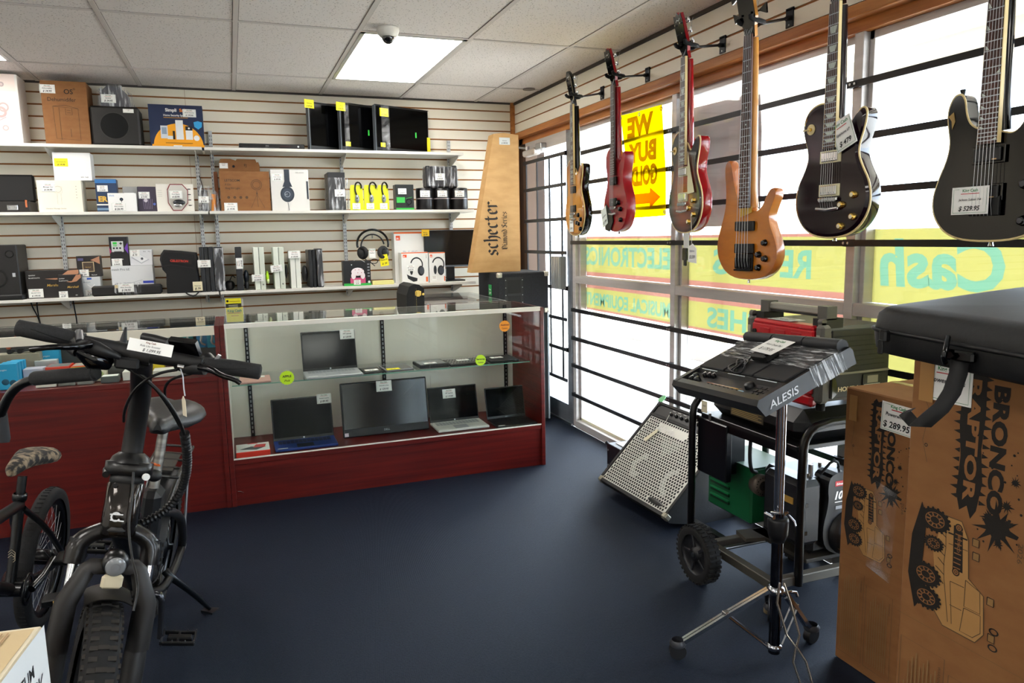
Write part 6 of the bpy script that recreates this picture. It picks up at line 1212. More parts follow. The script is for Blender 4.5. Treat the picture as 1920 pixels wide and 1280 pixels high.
# black zipped case lying on the nearer carton
cs_ = thing('hard_case', 'black zippered hard case with shoulder strap lying on the nearer carton', 'case', (1.05, .98, 1.166))
ol = [(1.045, .985), (1.09, 1.012), (1.207, 1.047), (1.50, 1.13), (1.72, 1.18), (1.80, 1.12), (1.82, .40), (1.74, .34), (1.02, .36), (.955, .42), (.985, .68), (1.01, .80), (1.03, .90)]
def ins(o, k): cx = sum(p[0] for p in o)/len(o); cy_ = sum(p[1] for p in o)/len(o); return [(x+(cx-x)*k/math.hypot(cx-x, cy_-y), y+(cy_-y)*k/math.hypot(cx-x, cy_-y)) for x, y in o]
CASEM = grainy('black_case_shell', '#111214', '#191a1c', (120, 120, 120), .6, .15)
o2 = chaikin(ol, 2)
def shell(lv, nm):
    b = MB(root=cs_); n = len(o2); vs = []
    for k, z in lv: vs += [(x, y, z) for x, y in ins(o2, k)]
    b.add(vs, [(j*n+(i+1) % n, j*n+i, (j+1)*n+i, (j+1)*n+(i+1) % n) for j in range(len(lv)-1) for i in range(n)], CASEM, True); b.add(vs[:n], [tuple(range(n))], CASEM); b.add(vs[-n:], [tuple(range(n))[::-1]], CASEM); b.build(nm, cs_)
shell([(.03, 1.1665), (.012, 1.170), (.004, 1.178), (.0, 1.205), (.0, 1.2095)], 'lower_shell')
shell([(.002, 1.2135), (.002, 1.218), (.006, 1.238), (.018, 1.248), (.05, 1.2515), (.25, 1.254)], 'upper_shell')
b = MB(root=cs_); b.tube([(x, y, 1.2115) for x, y in ins(o2, -.002)], .0035, m('#0d0d0f', .5), 6, closed=True); b.build('zipper', cs_)
b = MB(root=cs_); b.box(1.012, 1.026, .925, .94, 1.196, 1.216, SATIN, .003); b.box(1.008, 1.014, .927, .938, 1.176, 1.2, SATIN, .002); b.build('zip_pull', cs_)
def ep(px_, py_, w): v = onw(px_, py_, w); return (v.x, v.y, v.z)
b = MB(root=cs_); b.tube([(1.0, .80, 1.222), (.985, .79, 1.21), (.975, .785, 1.195), (.985, .79, 1.185)], .004, GLOSS, 6); b.build('swivel_hook', cs_)
sp_ = [ep(1800, 672, 1.09), ep(1797, 700, 1.085), ep(1785, 735, 1.08), ep(1765, 765, 1.08), ep(1738, 788, 1.085), ep(1712, 792, 1.10), ep(1697, 775, 1.13), ep(1706, 768, 1.15)]
b = MB(root=cs_); vs = []
for i, p in enumerate(sp_):
    d = Vector(sp_[min(i+1, 7)])-Vector(sp_[max(i-1, 0)]); s_ = Vector((.35, -.9, .1)) if i < 3 else Vector((.5, -.75, .45)); s_ = (s_-d.normalized()*s_.dot(d.normalized())).normalized()*(.0125 if i < 5 else .009); vs += [tuple(Vector(p)-s_), tuple(Vector(p)+s_)]
vs += [tuple(Vector(v)+Vector((.002, .002, 0))) for v in vs]
n = len(sp_); fs = [(2*i, 2*i+2, 2*i+3, 2*i+1) for i in range(n-1)]+[(2*n+2*i, 2*n+2*i+1, 2*n+2*i+3, 2*n+2*i+2) for i in range(n-1)]+[(2*i, 2*n+2*i, 2*n+2*i+2, 2*i+2) for i in range(n-1)]+[(2*i+1, 2*i+3, 2*n+2*i+3, 2*n+2*i+1) for i in range(n-1)]
b.add(vs, fs, m('#0c0c0e', .75), True); b.box(ep(1800, 672, 1.09)[0]-.006, ep(1800, 672, 1.09)[0]+.006, ep(1800, 672, 1.09)[1]-.024, ep(1800, 672, 1.09)[1]+.024, ep(1800, 672, 1.09)[2]-.004, ep(1800, 672, 1.09)[2]+.012, GLOSS, .003); b.build('shoulder_strap', cs_)
b = MB(root=cs_); EMB = m('#0f1012', .5); b.M = T(0, 0, 1.2545); b.zz = .0002
for k, pts in enumerate((((0, 0), (0, .05), (.02, .06)), ((.04, 0), (.04, .06), (.08, .06), (.08, 0), (.04, 0)), ((.10, .01), (.10, .05)), ((.12, 0), (.16, .03), (.12, .06)), ((.19, 0), (.19, .06)), ((.22, 0), (.26, 0), (.26, .06)))):
    b.line([(1.30+a*.9+c*.1, .86-a*.9+c*.9) for a, c in [(p[0], p[1]) for p in pts]], .007, EMB)
b.build('embossed_mark', cs_)
# drum pad on its stand
kk = 2.5; Pq = [ray(*p)*(w*kk)+CAM for p, w in zip(((1262.5, 712.5), (1422.8, 751), (1597, 662.8), (1403, 642)), (1, .801, .806, 1.005))]
DM = FR(Pq[0], Pq[1]-Pq[0], Pq[3]-Pq[0]); UW, VD = (Pq[1]-Pq[0]).length, .285
t = thing('drum_pad', 'black electronic drum pad with knobs, wrapped in plastic, on a chrome stand', 'drum machine', M=DM)
PB = m('#15161a', .42); b = MB(); pr_ = [(0, -.05), (VD+.03, -.05), (VD+.035, -.01), (VD+.03, .0), (.095, .0), (.085, -.012), (.028, -.016), (.022, 0), (.0, 0), (-.012, -.012)]
b.M = Matrix(((0, 0, 1, 0), (1, 0, 0, 0), (0, 1, 0, 0), (0, 0, 0, 1))); b.prism(pr_, .022, UW-.022, PB)
lp_ = [(0, -.05), (VD+.03, -.05), (VD+.035, -.01), (VD+.03, .001), (.0, .001), (-.012, -.012)]; b.prism(lp_, 0, .0225, PB); b.prism(lp_, UW-.0225, UW, PB); b.build('housing', t)
b = MB(Matrix(((1, 0, 0, 0), (0, 1, 0, 0), (0, 0, 1, -.0155), (0, 0, 0, 1)))); b.rect(.024, .029, UW-.024, .084, m('#0d0e11', .5)); b.rect(.14, .045, .33, .078, m('#8a5f48', .12, spec=.8)); b.rect(.33, .05, .345, .078, m('#c07a4a', .2)); b.txt('ALESIS', .22, .080, .006, PAPER)
for i in range(8): b.box(.15+.024*i, .166+.024*i, .032, .040, 0, .005, m('#2a2c31', .5), .001)
for i in range(3):
    for j in range(3): b.box(.40+.024*i, .418+.024*i, .034+.016*j, .045+.016*j, 0, .005, m('#26282d', .5), .001)
b.box(.345, .37, .032, .04, 0, .005, m('#8fb8d0', .4), .001); b.build('control_panel', t)
for u, v, r in ((.05, .060, .011), (.055, .04, .009), (.09, .042, .012), (.09, .072, .008), (.117, .074, .008), (.142, .076, .008), (.365, .066, .016)):
    b = MB(T(u, v, -.015)); b.lathe([(r, 0), (r*.95, .012), (r*.8, .015), (0, .0155)], m('#1a1b1f', .3)); b.ring(0, 0, r*.6, r*.8, SILVER) if r > .01 else b.box(-.001, .001, 0, r, .0, .017, PAPER); b.build('knob', t)
for i in range(3):
    u0, u1 = .012+(UW-.024)*i/3+.003, .012+(UW-.024)*(i+1)/3-.003
    b = MB(); b.box(u0, u1, .100, .192, -.002, .006, m('#1c1d22', .7), .003); b.box(u0+.03, u1-.03, .092, .0945, 0, .0015, m('#d9e2ea', .3)); b.build('pad', t)
    b = MB(); b.box(u0, u1, .198, .285, -.002, .006, m('#1c1d22', .7), .003); b.build('pad', t)
    b = MB(); b.tube([(u0, .305, .008), (u1, .305, .008)], .02, m('#22242a', .6), 10); b.build('bar_pad', t)
b = MB(FR((UW+.0006, .02, -.038), (0, 1, 0), (0, 0, 1))); b.txt('ALESIS', .0, 0, .030, m('#c9c9cc', .4), shear=.3, bold=.01, sx=1.15); b.build('side_lettering', t)
b = MB(); n = 14
vs = [(UW*i/n, v, (.0085+.002*math.sin(i*1.7+v*40))) for v in (.172, .215, .25, .283) for i in range(n+1)]
b.add(vs, [(j*(n+1)+i, j*(n+1)+i+1, (j+1)*(n+1)+i+1, (j+1)*(n+1)+i) for j in range(3) for i in range(n)], WRAP_P, True)
b.add([(UW+.003, v, z) for z in (.009, -.052) for v in (.172, .21, .25, .283)], [(0, 1, 5, 4), (1, 2, 6, 5), (2, 3, 7, 6)], WRAP_P, True); b.build('stretch_wrap', t)
b = MB(T(.245, .165, .012) @ RZ(0)); b.box(0, .08, 0, .055, -.004, .022, m('#121215', .4), .006); b.build('power_adapter', t)
b = MB(); random.seed(5); c_ = [(.23+.05*math.cos(a*1.1)*(.5+.5*math.sin(a*.37)), .125+.035*math.sin(a), .012+.004*math.sin(a*2)) for a in [i*.5 for i in range(44)]]
b.tube([(.23, .19, .02)]+c_, .0026, m('#2c2d33', .35), 5); b.build('power_cable', t)
b = MB(T(.225, .185, .0365) @ RZ(-6)); b.box(0, .13, 0, .085, 0, .001, PAPER); b.M = b.M @ T(0, 0, .0008); b.zz = .0004; b.txt('King Cash', .065, .068, .014, PLACARD_G, 'c', bold=.03); b.txt('Alesis Drum Pad', .065, .045, .0135, INK, 'c', shear=.2); b.txt('$ 179.95', .065, .015, .022, INK, 'c', shear=.2); b.build('price_tag', t)
t = thing('drum_stand', 'chrome drum stand with folding braced legs and casters under the drum pad', 'stand', (1.57, 1.81, 0)); CHR = m('#b9bcc2', .12, 1); DCH = m('#4b4d55', .12, 1)
pz_ = CAM.z; o_ = DM.translation; nn = DM.col[2].xyz; ztop = o_.z-(nn.x*(1.57-o_.x)+nn.y*(1.81-o_.y))/nn.z-.05/nn.z-.028
b = MB(); b.cyl((0, 0, .025), (0, 0, .50), .0185, DCH, n=24); b.cyl((0, 0, .45), (0, 0, ztop), .0155, CHR, n=24); b.build('pole', t)
b = MB(T(0, 0, ztop)); b.cyl((0, 0, -.01), (0, 0, .006), .024, SATIN); b.build('mounting_cap', t)
b = MB(); b.lathe([(.0, .40), (.022, .405), (.031, .43), (.033, .475), (.030, .485), (.018, .485)], m('#17181b', .4)); b.build('collar', t)
b = MB(); b.box(-.036, .036, -.008, .008, .486, .50, CHR, .003); b.cyl((-.034, -.02, .495), (-.034, .02, .495), .006, CHR); b.tube([(.03, -.01, .49), (.048, -.016, .47), (.05, -.02, .455)], .005, CHR, 6); b.tube([(-.03, -.01, .5), (-.045, -.02, .515), (-.02, -.03, .512)], .004, CHR, 6); b.build('wing_clamp', t)
b = MB(); b.lathe([(.019, .225), (.027, .23), (.027, .25), (.019, .255)], CHR); b.tube([(.02, -.02, .24), (.055, -.03, .235), (.06, -.03, .22)], .005, CHR, 6); b.cyl((-.02, -.022, .24), (.04, -.026, .24), .004, CHR); b.build('leg_hub', t)
b = MB(); b.lathe([(.019, .035), (.025, .04), (.025, .052), (.019, .056)], CHR); b.build('spreader_hub', t)
for k, (fx, fy) in enumerate(((-.285, .125), (.185, .035), (.155, .20))):
    d = math.hypot(fx, fy); ax, ay = fx/d, fy/d; px_, py_ = -ay, ax
    b = MB()
    for s_ in (-1, 1): b.tube([(ax*.025+px_*s_*.007, ay*.025+py_*s_*.007, .24), (ax*d*.5+px_*s_*.008, ay*d*.5+py_*s_*.008, .155), (ax*(d-.02)+px_*s_*.008, ay*(d-.02)+py_*s_*.008, .062)], .0085, CHR, 4, sq=(0, 0, 1))
    b.box(-.012+ax*d*.5, .012+ax*d*.5, ay*d*.5-.01, ay*d*.5+.01, .142, .166, m('#e4e2dc', .15, .9), .002); b.build('leg', t)
    b = MB()
    for s_ in (-1, 1): b.tube([(ax*.02+px_*s_*.012, ay*.02+py_*s_*.012, .046), (ax*d*.48+px_*s_*.012, ay*d*.48+py_*s_*.012, .15)], .0035, CHR, 4)
    b.build('brace', t)
    b = MB(); b.cyl((fx-px_*.012, fy-py_*.012, .027), (fx+px_*.012, fy+py_*.012, .027), .027, m('#232429', .5), n=20); b.lathe([(.024, .045), (.028, .055), (.02, .066)], m('#3a3c42', .35), T(fx, fy, 0), 16); b.build('caster', t)
o3 = Vector((1.57, 1.81, 0))
for pts in ([(1462, 1092), (1457, 1130), (1475, 1190), (1492, 1212), (1487, 1240), (1502, 1285)], [(1470, 1093), (1482, 1128), (1499, 1190), (1493, 1212), (1511, 1240), (1524, 1285)]):
    b = MB(); b.tube([tuple(onw(x, y, 2.2)-o3) for x, y in pts], .0036, m('#c9bfae', .15, .9), 6); b.build('bent_wire', t)
# portable generator on wheels
t = thing('wheeled_generator', 'green and black portable generator in a black tube frame with wheels', 'generator', (1.95, 2.3, 0)); FRM = m('#101013', .28, .3)
def w_(): return MB(root=t)
for y, x0, zb in ((2.65, 1.82, .10), (2.03, 1.86, .10)):
    b = w_(); b.tube([(x0, y, zb), (x0, y, .60), (x0+.012, y, .66), (x0+.07, y, .70), (2.14, y, .70), (2.205, y, .66), (2.215, y, .60), (2.215, y, zb)], .016, FRM, 10, smooth=1); b.build('frame_hoop', t)
b = w_(); b.box(1.76, 2.22, 2.03, 2.065, .10, .135, m('#55524b', .5, .2), .003); b.box(1.76, 2.22, 2.40, 2.435, .10, .135, m('#55524b', .5, .2), .003); b.box(1.745, 1.78, 2.03, 2.435, .095, .13, m('#4a4740', .5, .2), .003); b.box(2.185, 2.215, 2.03, 2.66, .10, .13, FRM); b.box(1.82, 1.85, 2.435, 2.66, .10, .13, FRM); b.build('base_frame', t)
b = w_(); b.cyl((1.76, 2.06, .02), (1.76, 2.06, .10), .017, FRM); b.lathe([(0, 0), (.021, .001), (.021, .024), (.017, .03)], m('#8f7c5c', .7), T(1.76, 2.06, .0)); b.build('rubber_foot', t)
for x in (1.665, 2.16):
    b = w_(); MW = Matrix(((0, 0, 1, x), (1, 0, 0, 2.37), (0, 1, 0, .116), (0, 0, 0, 1)))
    b.lathe([(.080, -.026), (.100, -.030), (.112, -.024), (.115, 0), (.112, .024), (.100, .030), (.080, .026)], RUBBER, MW, 40)
    for k in range(36):
        a = 2*PI*k/36
        for s_ in (-1, 1): b.M = MW @ Matrix.Rotation(a+(.09 if s_ > 0 else 0), 4, 'Z'); b.box(.108, .118, -.004, .006, s_*.004, s_*.026, RUBBER)
    b.M = Matrix(); b.build('tyre', t)
    b = w_(); b.lathe([(.082, -.018), (.078, -.012), (.030, -.010), (.028, -.022), (0, -.022)], m('#26272b', .4), MW, 36); b.lathe([(.081, -.024), (.084, -.018), (.080, -.014)], m('#6d7076', .35, .5), MW, 36)
    for k in range(5): b.M = MW @ Matrix.Rotation(2*PI*k/5, 4, 'Z'); b.box(.02, .078, -.006, .006, -.018, -.008, m('#33343a', .4), .002)
    b.M = Matrix(); b.cyl((x-.028, 2.37, .116), (x+.02, 2.37, .116), .009, STEEL); b.build('rim', t)
b = w_(); b.cyl((1.66, 2.37, .116), (2.16, 2.37, .116), .008, STEEL); b.build('axle', t)
b = w_(); b.box(1.875, 2.20, 2.055, 2.62, .615, .738, m('#1c1c1f', .38), .045); b.box(1.85, 2.20, 2.05, 2.63, .60, .618, m('#19191c', .35), .002); b.build('fuel_tank', t)
b = w_(); b.M = Matrix(((0, 0, -1, 1.8745), (-1, 0, 0, 2.46), (0, 1, 0, .645), (0, 0, 0, 1))); b.rect(0, 0, .2, .05, m('#3c3324', .5))
for i in range(6): b.rect(.006, .006+.007*i, .19-(i % 2)*.02, .009+.007*i, m('#9a8350', .5))
b.rect(.006, .04, .014, .048, m('#d2602a', .5)); b.build('warning_plate', t)
b = w_(); b.lathe([(0, .0), (.04, 0), (.045, .012), (.04, .022), (0, .024)], GLOSS, T(1.98, 2.52, .737)); b.build('fuel_cap', t)
b = w_(); b.box(1.85, 1.865, 2.03, 2.66, .572, .602, FRM); b.cyl((1.845, 2.12, .60), (1.845, 2.12, .63), .006, STEEL); b.cyl((1.845, 2.56, .60), (1.845, 2.56, .63), .006, STEEL); b.build('angle_rail', t)
b = w_(); b.box(1.84, 1.87, 2.44, 2.64, .36, .60, m('#0e1017', .3), .004); b.box(1.87, 2.0, 2.52, 2.64, .36, .60, m('#0e1017', .35), .004); b.build('control_box', t)
GRN = m('#0f5a34', .4); b = w_(); b.box(1.955, 2.17, 2.42, 2.72, .17, .41, GRN, .008)
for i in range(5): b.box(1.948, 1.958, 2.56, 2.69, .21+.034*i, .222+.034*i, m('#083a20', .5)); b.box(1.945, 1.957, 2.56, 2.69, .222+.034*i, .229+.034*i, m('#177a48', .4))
b.box(1.955, 2.16, 2.42, 2.71, .41, .414, m('#5c7464', .5)); b.build('alternator_cover', t)
b = w_(); MC_ = Matrix(((1, 0, 0, 1.99), (0, 0, -1, 2.40), (0, 1, 0, .345), (0, 0, 0, 1))); b.lathe([(0, -.03), (.042, -.03), (.045, 0), (.045, .012), (0, .012)], m('#6d6258', .5, .3), MC_, 28); b.M = MC_ @ T(0, 0, .012); b.ring(0, 0, .022, .028, m('#222222', .5)) if 0 else b.disc(0, 0, .02, INKB)
for k in range(18): a = 2*PI*k/18; b.disc(.035*math.cos(a), .035*math.sin(a), .003, INKB, n=8)
b.build('exhaust_outlet', t)
b = w_(); b.tube([(1.93, 2.40, .55), (1.91, 2.38, .48), (1.92, 2.38, .42), (1.97, 2.41, .40)], .008, RUBBER, 8, smooth=2); b.build('hose', t)
ENG = m('#1f2024', .35); b = w_(); b.box(1.99, 2.19, 2.12, 2.40, .15, .44, ENG, .02); b.build('engine_block', t)
b = w_(); b.box(1.925, 2.03, 2.10, 2.32, .20, .455, m('#2c2d32', .35), .02); b.box(1.922, 1.926, 2.14, 2.20, .36, .385, m('#b08a40', .4)); b.box(1.94, 1.955, 2.095, 2.101, .36, .375, GLOSS); b.box(1.94, 1.955, 2.095, 2.101, .25, .265, GLOSS); b.build('air_cleaner', t)
b = w_(); b.M = Matrix(((1, 0, 0, 0), (0, 0, -1, 2.12), (0, 1, 0, 0), (0, 0, 0, 1))); sh = chaikin([(2.04, .17), (2.02, .26), (2.05, .36), (2.04, .43), (2.06, .48), (2.21, .48), (2.22, .2), (2.16, .14)], 2); b.prism(sh, -.05, .03, m('#26272c', .3)); b.M = b.M @ T(0, 0, .031); b.zz = 0
b.txt('10 HP', 2.075, .375, .042, PAPER, bold=.04, shear=.25); b.rect(2.075, .425, 2.2, .446, RED); b.txt('Edmark Power', 2.08, .430, .013, PAPER, bold=.02, shear=.2); b.rect(2.075, .362, 2.2, .365, PAPER); b.rect(2.08, .335, 2.2, .348, m('#8f9298', .5)); b.build('blower_housing', t)
b = w_(); MC_ = Matrix(((1, 0, 0, 2.14), (0, 0, -1, 2.088), (0, 1, 0, .235), (0, 0, 0, 1))); b.lathe([(0, .03), (.05, .03), (.08, .018), (.088, 0)], m('#121215', .4), MC_, 32); b.M = MC_ @ T(-.04, -.02, .03); b.box(-.012, .012, -.045, .035, 0, .02, m('#9aa0a8', .35), .005); b.build('recoil_starter', t)
b = w_(); b.cyl((2.02, 2.16, .44), (2.02, 2.16, .50), .009, STEEL); b.cyl((2.06, 2.2, .44), (2.06, 2.2, .49), .007, STEEL); b.tube([(2.03, 2.12, .47), (2.07, 2.10, .53), (2.12, 2.12, .50), (2.13, 2.14, .46)], .005, RUBBER, 6, smooth=1); b.box(2.0, 2.17, 2.14, 2.34, .435, .452, m('#303137', .4, .4), .004)
for x, y in ((2.01, 2.16), (2.07, 2.15), (2.13, 2.17), (2.15, 2.25)): b.cyl((x, y, .45), (x, y, .465), .008, m('#7d7468', .4, .5), n=6)
b.build('cylinder_head', t)
b = w_(); b.prism([(1.88, 2.35), (2.0, 2.32), (2.02, 2.42), (1.9, 2.44)], .135, .15, m('#4a453c', .5)); b.box(1.96, 2.2, 2.10, 2.42, .134, .15, m('#3a342a', .6), .002); b.build('mounting_plate', t)
b = MB(); tagcard(t, Matrix(((0, 0, -1, 1.845-1.95), (-1, 0, 0, 2.62-2.3), (0, 1, 0, .625), (0, 0, 0, 1))), .04, .05, '10HP', '', m('#d9d0b4', .6))
# inverter generator on top
t = thing('inverter_generator', 'red and grey suitcase generator with carrying handle on top of the wheeled generator', 'generator', (1.9, 2.0, .742)); GG = m('#5b5953', .5); GD = grainy('grey_ribs', '#2b2a27', '#333230', (2, 2, 2), .55, 0); RR = m('#c21320', .3, coat=.3)
b = MB(root=t); b.box(1.915, 2.23, 2.015, 2.41, .775, 1.045, GG, .02); b.build('housing', t)
b = MB(root=t); b.box(1.90, 1.92, 2.045, 2.375, .83, 1.035, RR, .006); b.box(1.90, 1.96, 2.05, 2.37, 1.03, 1.05, RR, .008)
for i in range(3): b.box(1.896, 1.90, 2.10+.085*i, 2.155+.085*i, .975, 1.02, m('#b01420', .3), .002); b.box(1.895, 1.901, 2.10+.085*i, 2.155+.085*i, .968, .975, m('#7a0c14', .4))
for y in (2.065, 2.355): b.cyl((1.894, y, 1.0), (1.90, y, 1.0), .010, INK)
b.M = Matrix(((0, 0, -1, 1.8995), (-1, 0, 0, 2.31), (0, 1, 0, .93), (0, 0, 0, 1))); b.txt('HONDA', 0, 0, .034, PAPER, bold=.04, sx=1.5); b.line([(.21, -.01), (.21, .025)], .003, PAPER); b.line([(.225, -.01), (.225, .025)], .003, PAPER); b.build('red_front', t)
b = MB(root=t); b.box(1.905, 1.94, 2.05, 2.37, .755, .80, RR, .01); b.box(1.90, 1.93, 2.05, 2.10, .80, .83, RR, .008); b.build('red_lower_guard', t)
for y0, y1 in ((2.005, 2.045), (2.375, 2.415)):
    b = MB(root=t); b.box(1.905, 1.95, y0, y1, .775, 1.055, GG, .01); b.box(1.903, 1.907, y0+.012, y1-.012, .96, 1.02, m('#a8a696', .4)); b.build('corner_post', t)
b = MB(root=t); b.box(1.895, 1.93, 2.0, 2.03, .955, .975, m('#3a3a3c', .4), .004); b.build('latch', t)
b = MB(root=t); b.M = Matrix(((1, 0, 0, 0), (0, 0, -1, 2.0148), (0, 1, 0, 0), (0, 0, 0, 1))); b.box(1.955, 2.225, .79, 1.035, -.004, .004, GD, .003)
for i in range(7): b.box(1.965, 2.2, .90+.018*i, .903+.018*i, .003, .0065, m('#2f2d27', .6))
b.box(1.955, 2.22, .875, .882, .003, .009, m('#8a8676', .5)); b.box(2.10, 2.19, .80, .868, .003, .008, m('#1b1b1b', .5)); b.M = b.M @ T(0, 0, .0085); b.zz = 0
b.rect(2.12, .835, 2.17, .862, m('#8b8574', .5)); b.line([(2.105, .806), (2.105, .83), (2.18, .83), (2.18, .806), (2.105, .806)], .003, m('#b9b7ac', .4)); b.txt('HONDA', 1.985, .815, .022, m('#d9c9a0', .5), bold=.05, sx=1.2)
b.poly([(1.96, .79), (1.985, .81), (1.975, .86), (1.957, .875)], GLOSS); b.build('side_panel', t)
b = MB(root=t)
for y in (2.03, 2.335): b.prism([(0, 0)]*0 or [(1.925, y), (2.02, y), (2.02, y+.045), (1.925, y+.045)], 1.04, 1.075, m('#2e2e2c', .5)); b.prism([(1.945, y), (1.99, y), (1.99, y+.045), (1.945, y+.045)], 1.07, 1.118, GG)
b.box(1.952, 1.982, 2.07, 2.345, 1.085, 1.112, m('#9d9b90', .4), .006); b.box(1.955, 1.98, 2.07, 2.345, 1.078, 1.086, m('#232323', .5)); b.build('carry_handle', t)
for x, y in ((1.95, 2.05), (2.2, 2.05), (1.95, 2.38), (2.2, 2.38)): b = MB(root=t); b.cyl((x, y, .742), (x, y, .776), .016, RUBBER); b.build('rubber_foot', t)
for x, y in ((1.925, 2.03), (1.925, 2.40), (2.2, 2.03)): b = MB(root=t); b.cyl((x, y-.01, 1.065), (x, y+.01, 1.065), .012, GG); b.box(x-.010, x+.010, y-.01, y+.01, 1.04, 1.062, GG); b.build('stacking_lug', t)
tagcard(t, Matrix(((0, -1, 0, .02), (-1, 0, 0, .28), (0, 0, -1, .336), (0, 0, 0, 1))) @ T(0, 0, 0) if 0 else T(.012, .30, .311) @ RZ(-90) @ RX(0), .12, .075, 'Honda 2500', '$ 749.95')
# combo amplifier leaning back
AX, AY0, AY1 = 1.80, 2.845, 3.43; A_ = Vector((1.765, 3.425, .085)); s45 = math.sin(math.radians(45))
AM_ = Matrix(((0, -s45*-1*-1, 0, 0),)*1+((0, 0, 0, 0),)*3) if 0 else None
FM = FR(A_, (.075, -.995, -.03), (.70, .10, .70))     # u to the right, v up the sloping face, normal towards the room
t = thing('bass_amplifier', 'black tilted bass combo amplifier with silver perforated grille by the window', 'amplifier', M=FM); AW = AY1-AY0; AH = .545
b = MB(); TL_ = grainy('amp_tolex', '#141416', '#1e1e21', (100, 100, 100), .55, .3)
pr_ = [(0, 0), (AH, 0), (AH, -.05), (.46, -.13), (.32, -.28), (.245, -.345), (.10, -.195), (.0, -.04)]
b.M = Matrix(((0, 0, 1, 0), (1, 0, 0, 0), (0, 1, 0, 0), (0, 0, 0, 1))); b.prism(pr_, .0, AW, TL_)
b.M = Matrix()
for q in ((0, AW, 0, .018), (0, AW, AH-.016, AH), (0, AW, .452, .470)): b.box(q[0], q[1], q[2], q[3], -.001, .008, TL_, .002)
for q in ((0, .018), (AW-.018, AW)): b.box(*q, 0, AH, -.001, .008, TL_, .002)
b.build('cabinet', t)
b = MB(); b.box(.02, AW-.02, .02, .450, -.001, .003, m('#d9dad2', .4, .2)); b.M = T(0, 0, .003); b.zz = .0003; PLH = m('#0b0c0e', .6); ALC = m('#8f918c', .4, .3); HL = m('#5d625a', .5); sp_ = .0182; zc_h = .0008
def inside(u, v):
    for cu, cv in ((.22, .175), (.48, .165)):
        r = math.hypot(u-cu, v-cv); a = math.degrees(math.atan2(v-cv, u-cu)) % 360
        if .045 < r < .075 and 95 < a < 285: return ALC
    if .20 < u < .37 and .262 < v < .365 and (v-.262) > abs(u-.30)*1.0: return HL  # painted highlight: a triangle of grille holes coloured lighter
    return PLH
j = 0; v = .031
while v < .445:
    u = .031+(sp_/2 if j % 2 else 0)
    while u < AW-.028:
        if not (.125 < u < .36 and .380 < v < .432) and not (.40 < u < .53 and .032 < v < .062):
            r = .0073; b.add([(u+r*math.cos(PI/6+k*PI/3), v+r*math.sin(PI/6+k*PI/3), zc_h) for k in range(6)], [(0, 1, 2, 3, 4, 5)], inside(u, v))
        u += sp_
    v += sp_*.866; j += 1
b.zz = .0009; b.txt('Hartke', .135, .386, .052, m('#e9e9e4', .35), bold=.045, shear=.3, sx=.92); b.ell((.465, .047, .001), .06, .014, .002, m('#2b2d2f', .3)); b.txt('Kickback', .41, .042, .017, SILVER, shear=.5, bold=.02); b.build('grille', t)
b = MB(); b.box(.02, AW-.02, .472, .527, -.004, .001, m('#0c0d10', .35))
b.M = T(0, 0, .001); b.zz = .0002
for i in range(9): b.rect(.14+.045*i, .520, .165+.045*i, .5225, PAPER)
b.build('control_strip', t)
for i in range(9): b = MB(T(.15+.043*i, .498, .001)); b.lathe([(.010, 0), (.0085, .012), (0, .013)], m('#2a2b2f', .3)); b.box(-.001, .001, 0, .008, .012, .0145, PAPER); b.build('knob', t)
for u, v in ((.0, .0), (AW, .0), (0, AH), (AW, AH)): b = MB(); b.box(u-.004 if u == 0 else u-.03, u+.03 if u == 0 else u+.004, v-.004 if v == 0 else v-.03, v+.03 if v == 0 else v+.004, -.03, .011, m('#a9a493', .35, .6) if v == 0 else m('#2a2b2e', .5), .008); b.build('corner_guard', t)
for u in (.09, .30, .50): b = MB(); b.cyl((u, .045, -.10), (u-.0, .030, -.116), .013, RUBBER); b.build('rubber_foot', t)
b = MB(); b.prism([(.10, .31), (.125, .30), (.155, .37), (.15, .39), (.135, .385)], .008, .0095, m('#e6dfc4', .6)); b.tube([(.148, .385, .012), (.17, .44, .018), (.155, .49, .016)], .0012, WHITE, 5); b.build('string_tag', t)
b = MB(); b.prism(chaikin([(-.02, AH), (.0, AH+.045), (.03, AH+.04), (.025, AH-.01)], 2), .006, .009, m('#7fd694', .4)); b.build('green_tag', t)
# flight case behind the amplifier
t = thing('rack_case', 'low black rack case with steel corners and papers on top behind the amplifier', 'case', (2.0, 3.6, 0))
b = MB(root=t); b.box(2.0, 2.22, 3.50, 3.775, .004, .168, m('#121318', .4), .004); b.build('case_body', t)
b = MB(root=t)
for y in (3.50, 3.775):
    for z in (.004, .168): b.ell((2.0, y, z), .011, .011, .011, m('#2f3136', .4))
b.build('ball_corner', t)
for k, z in enumerate((.04, .13)): b = MB(root=t); b.cyl((1.996, 3.757, z), (2.0, 3.757, z), .005, SILVER, n=10); b.build('rivet', t)
b = MB(T(2.04, 3.53, .169)); b.box(0, .15, 0, .21, 0, .004, m('#e9e7ea', .6)); solo(b, 'paper_stack', 'loose white papers lying on the low rack case behind the amplifier', 'papers')
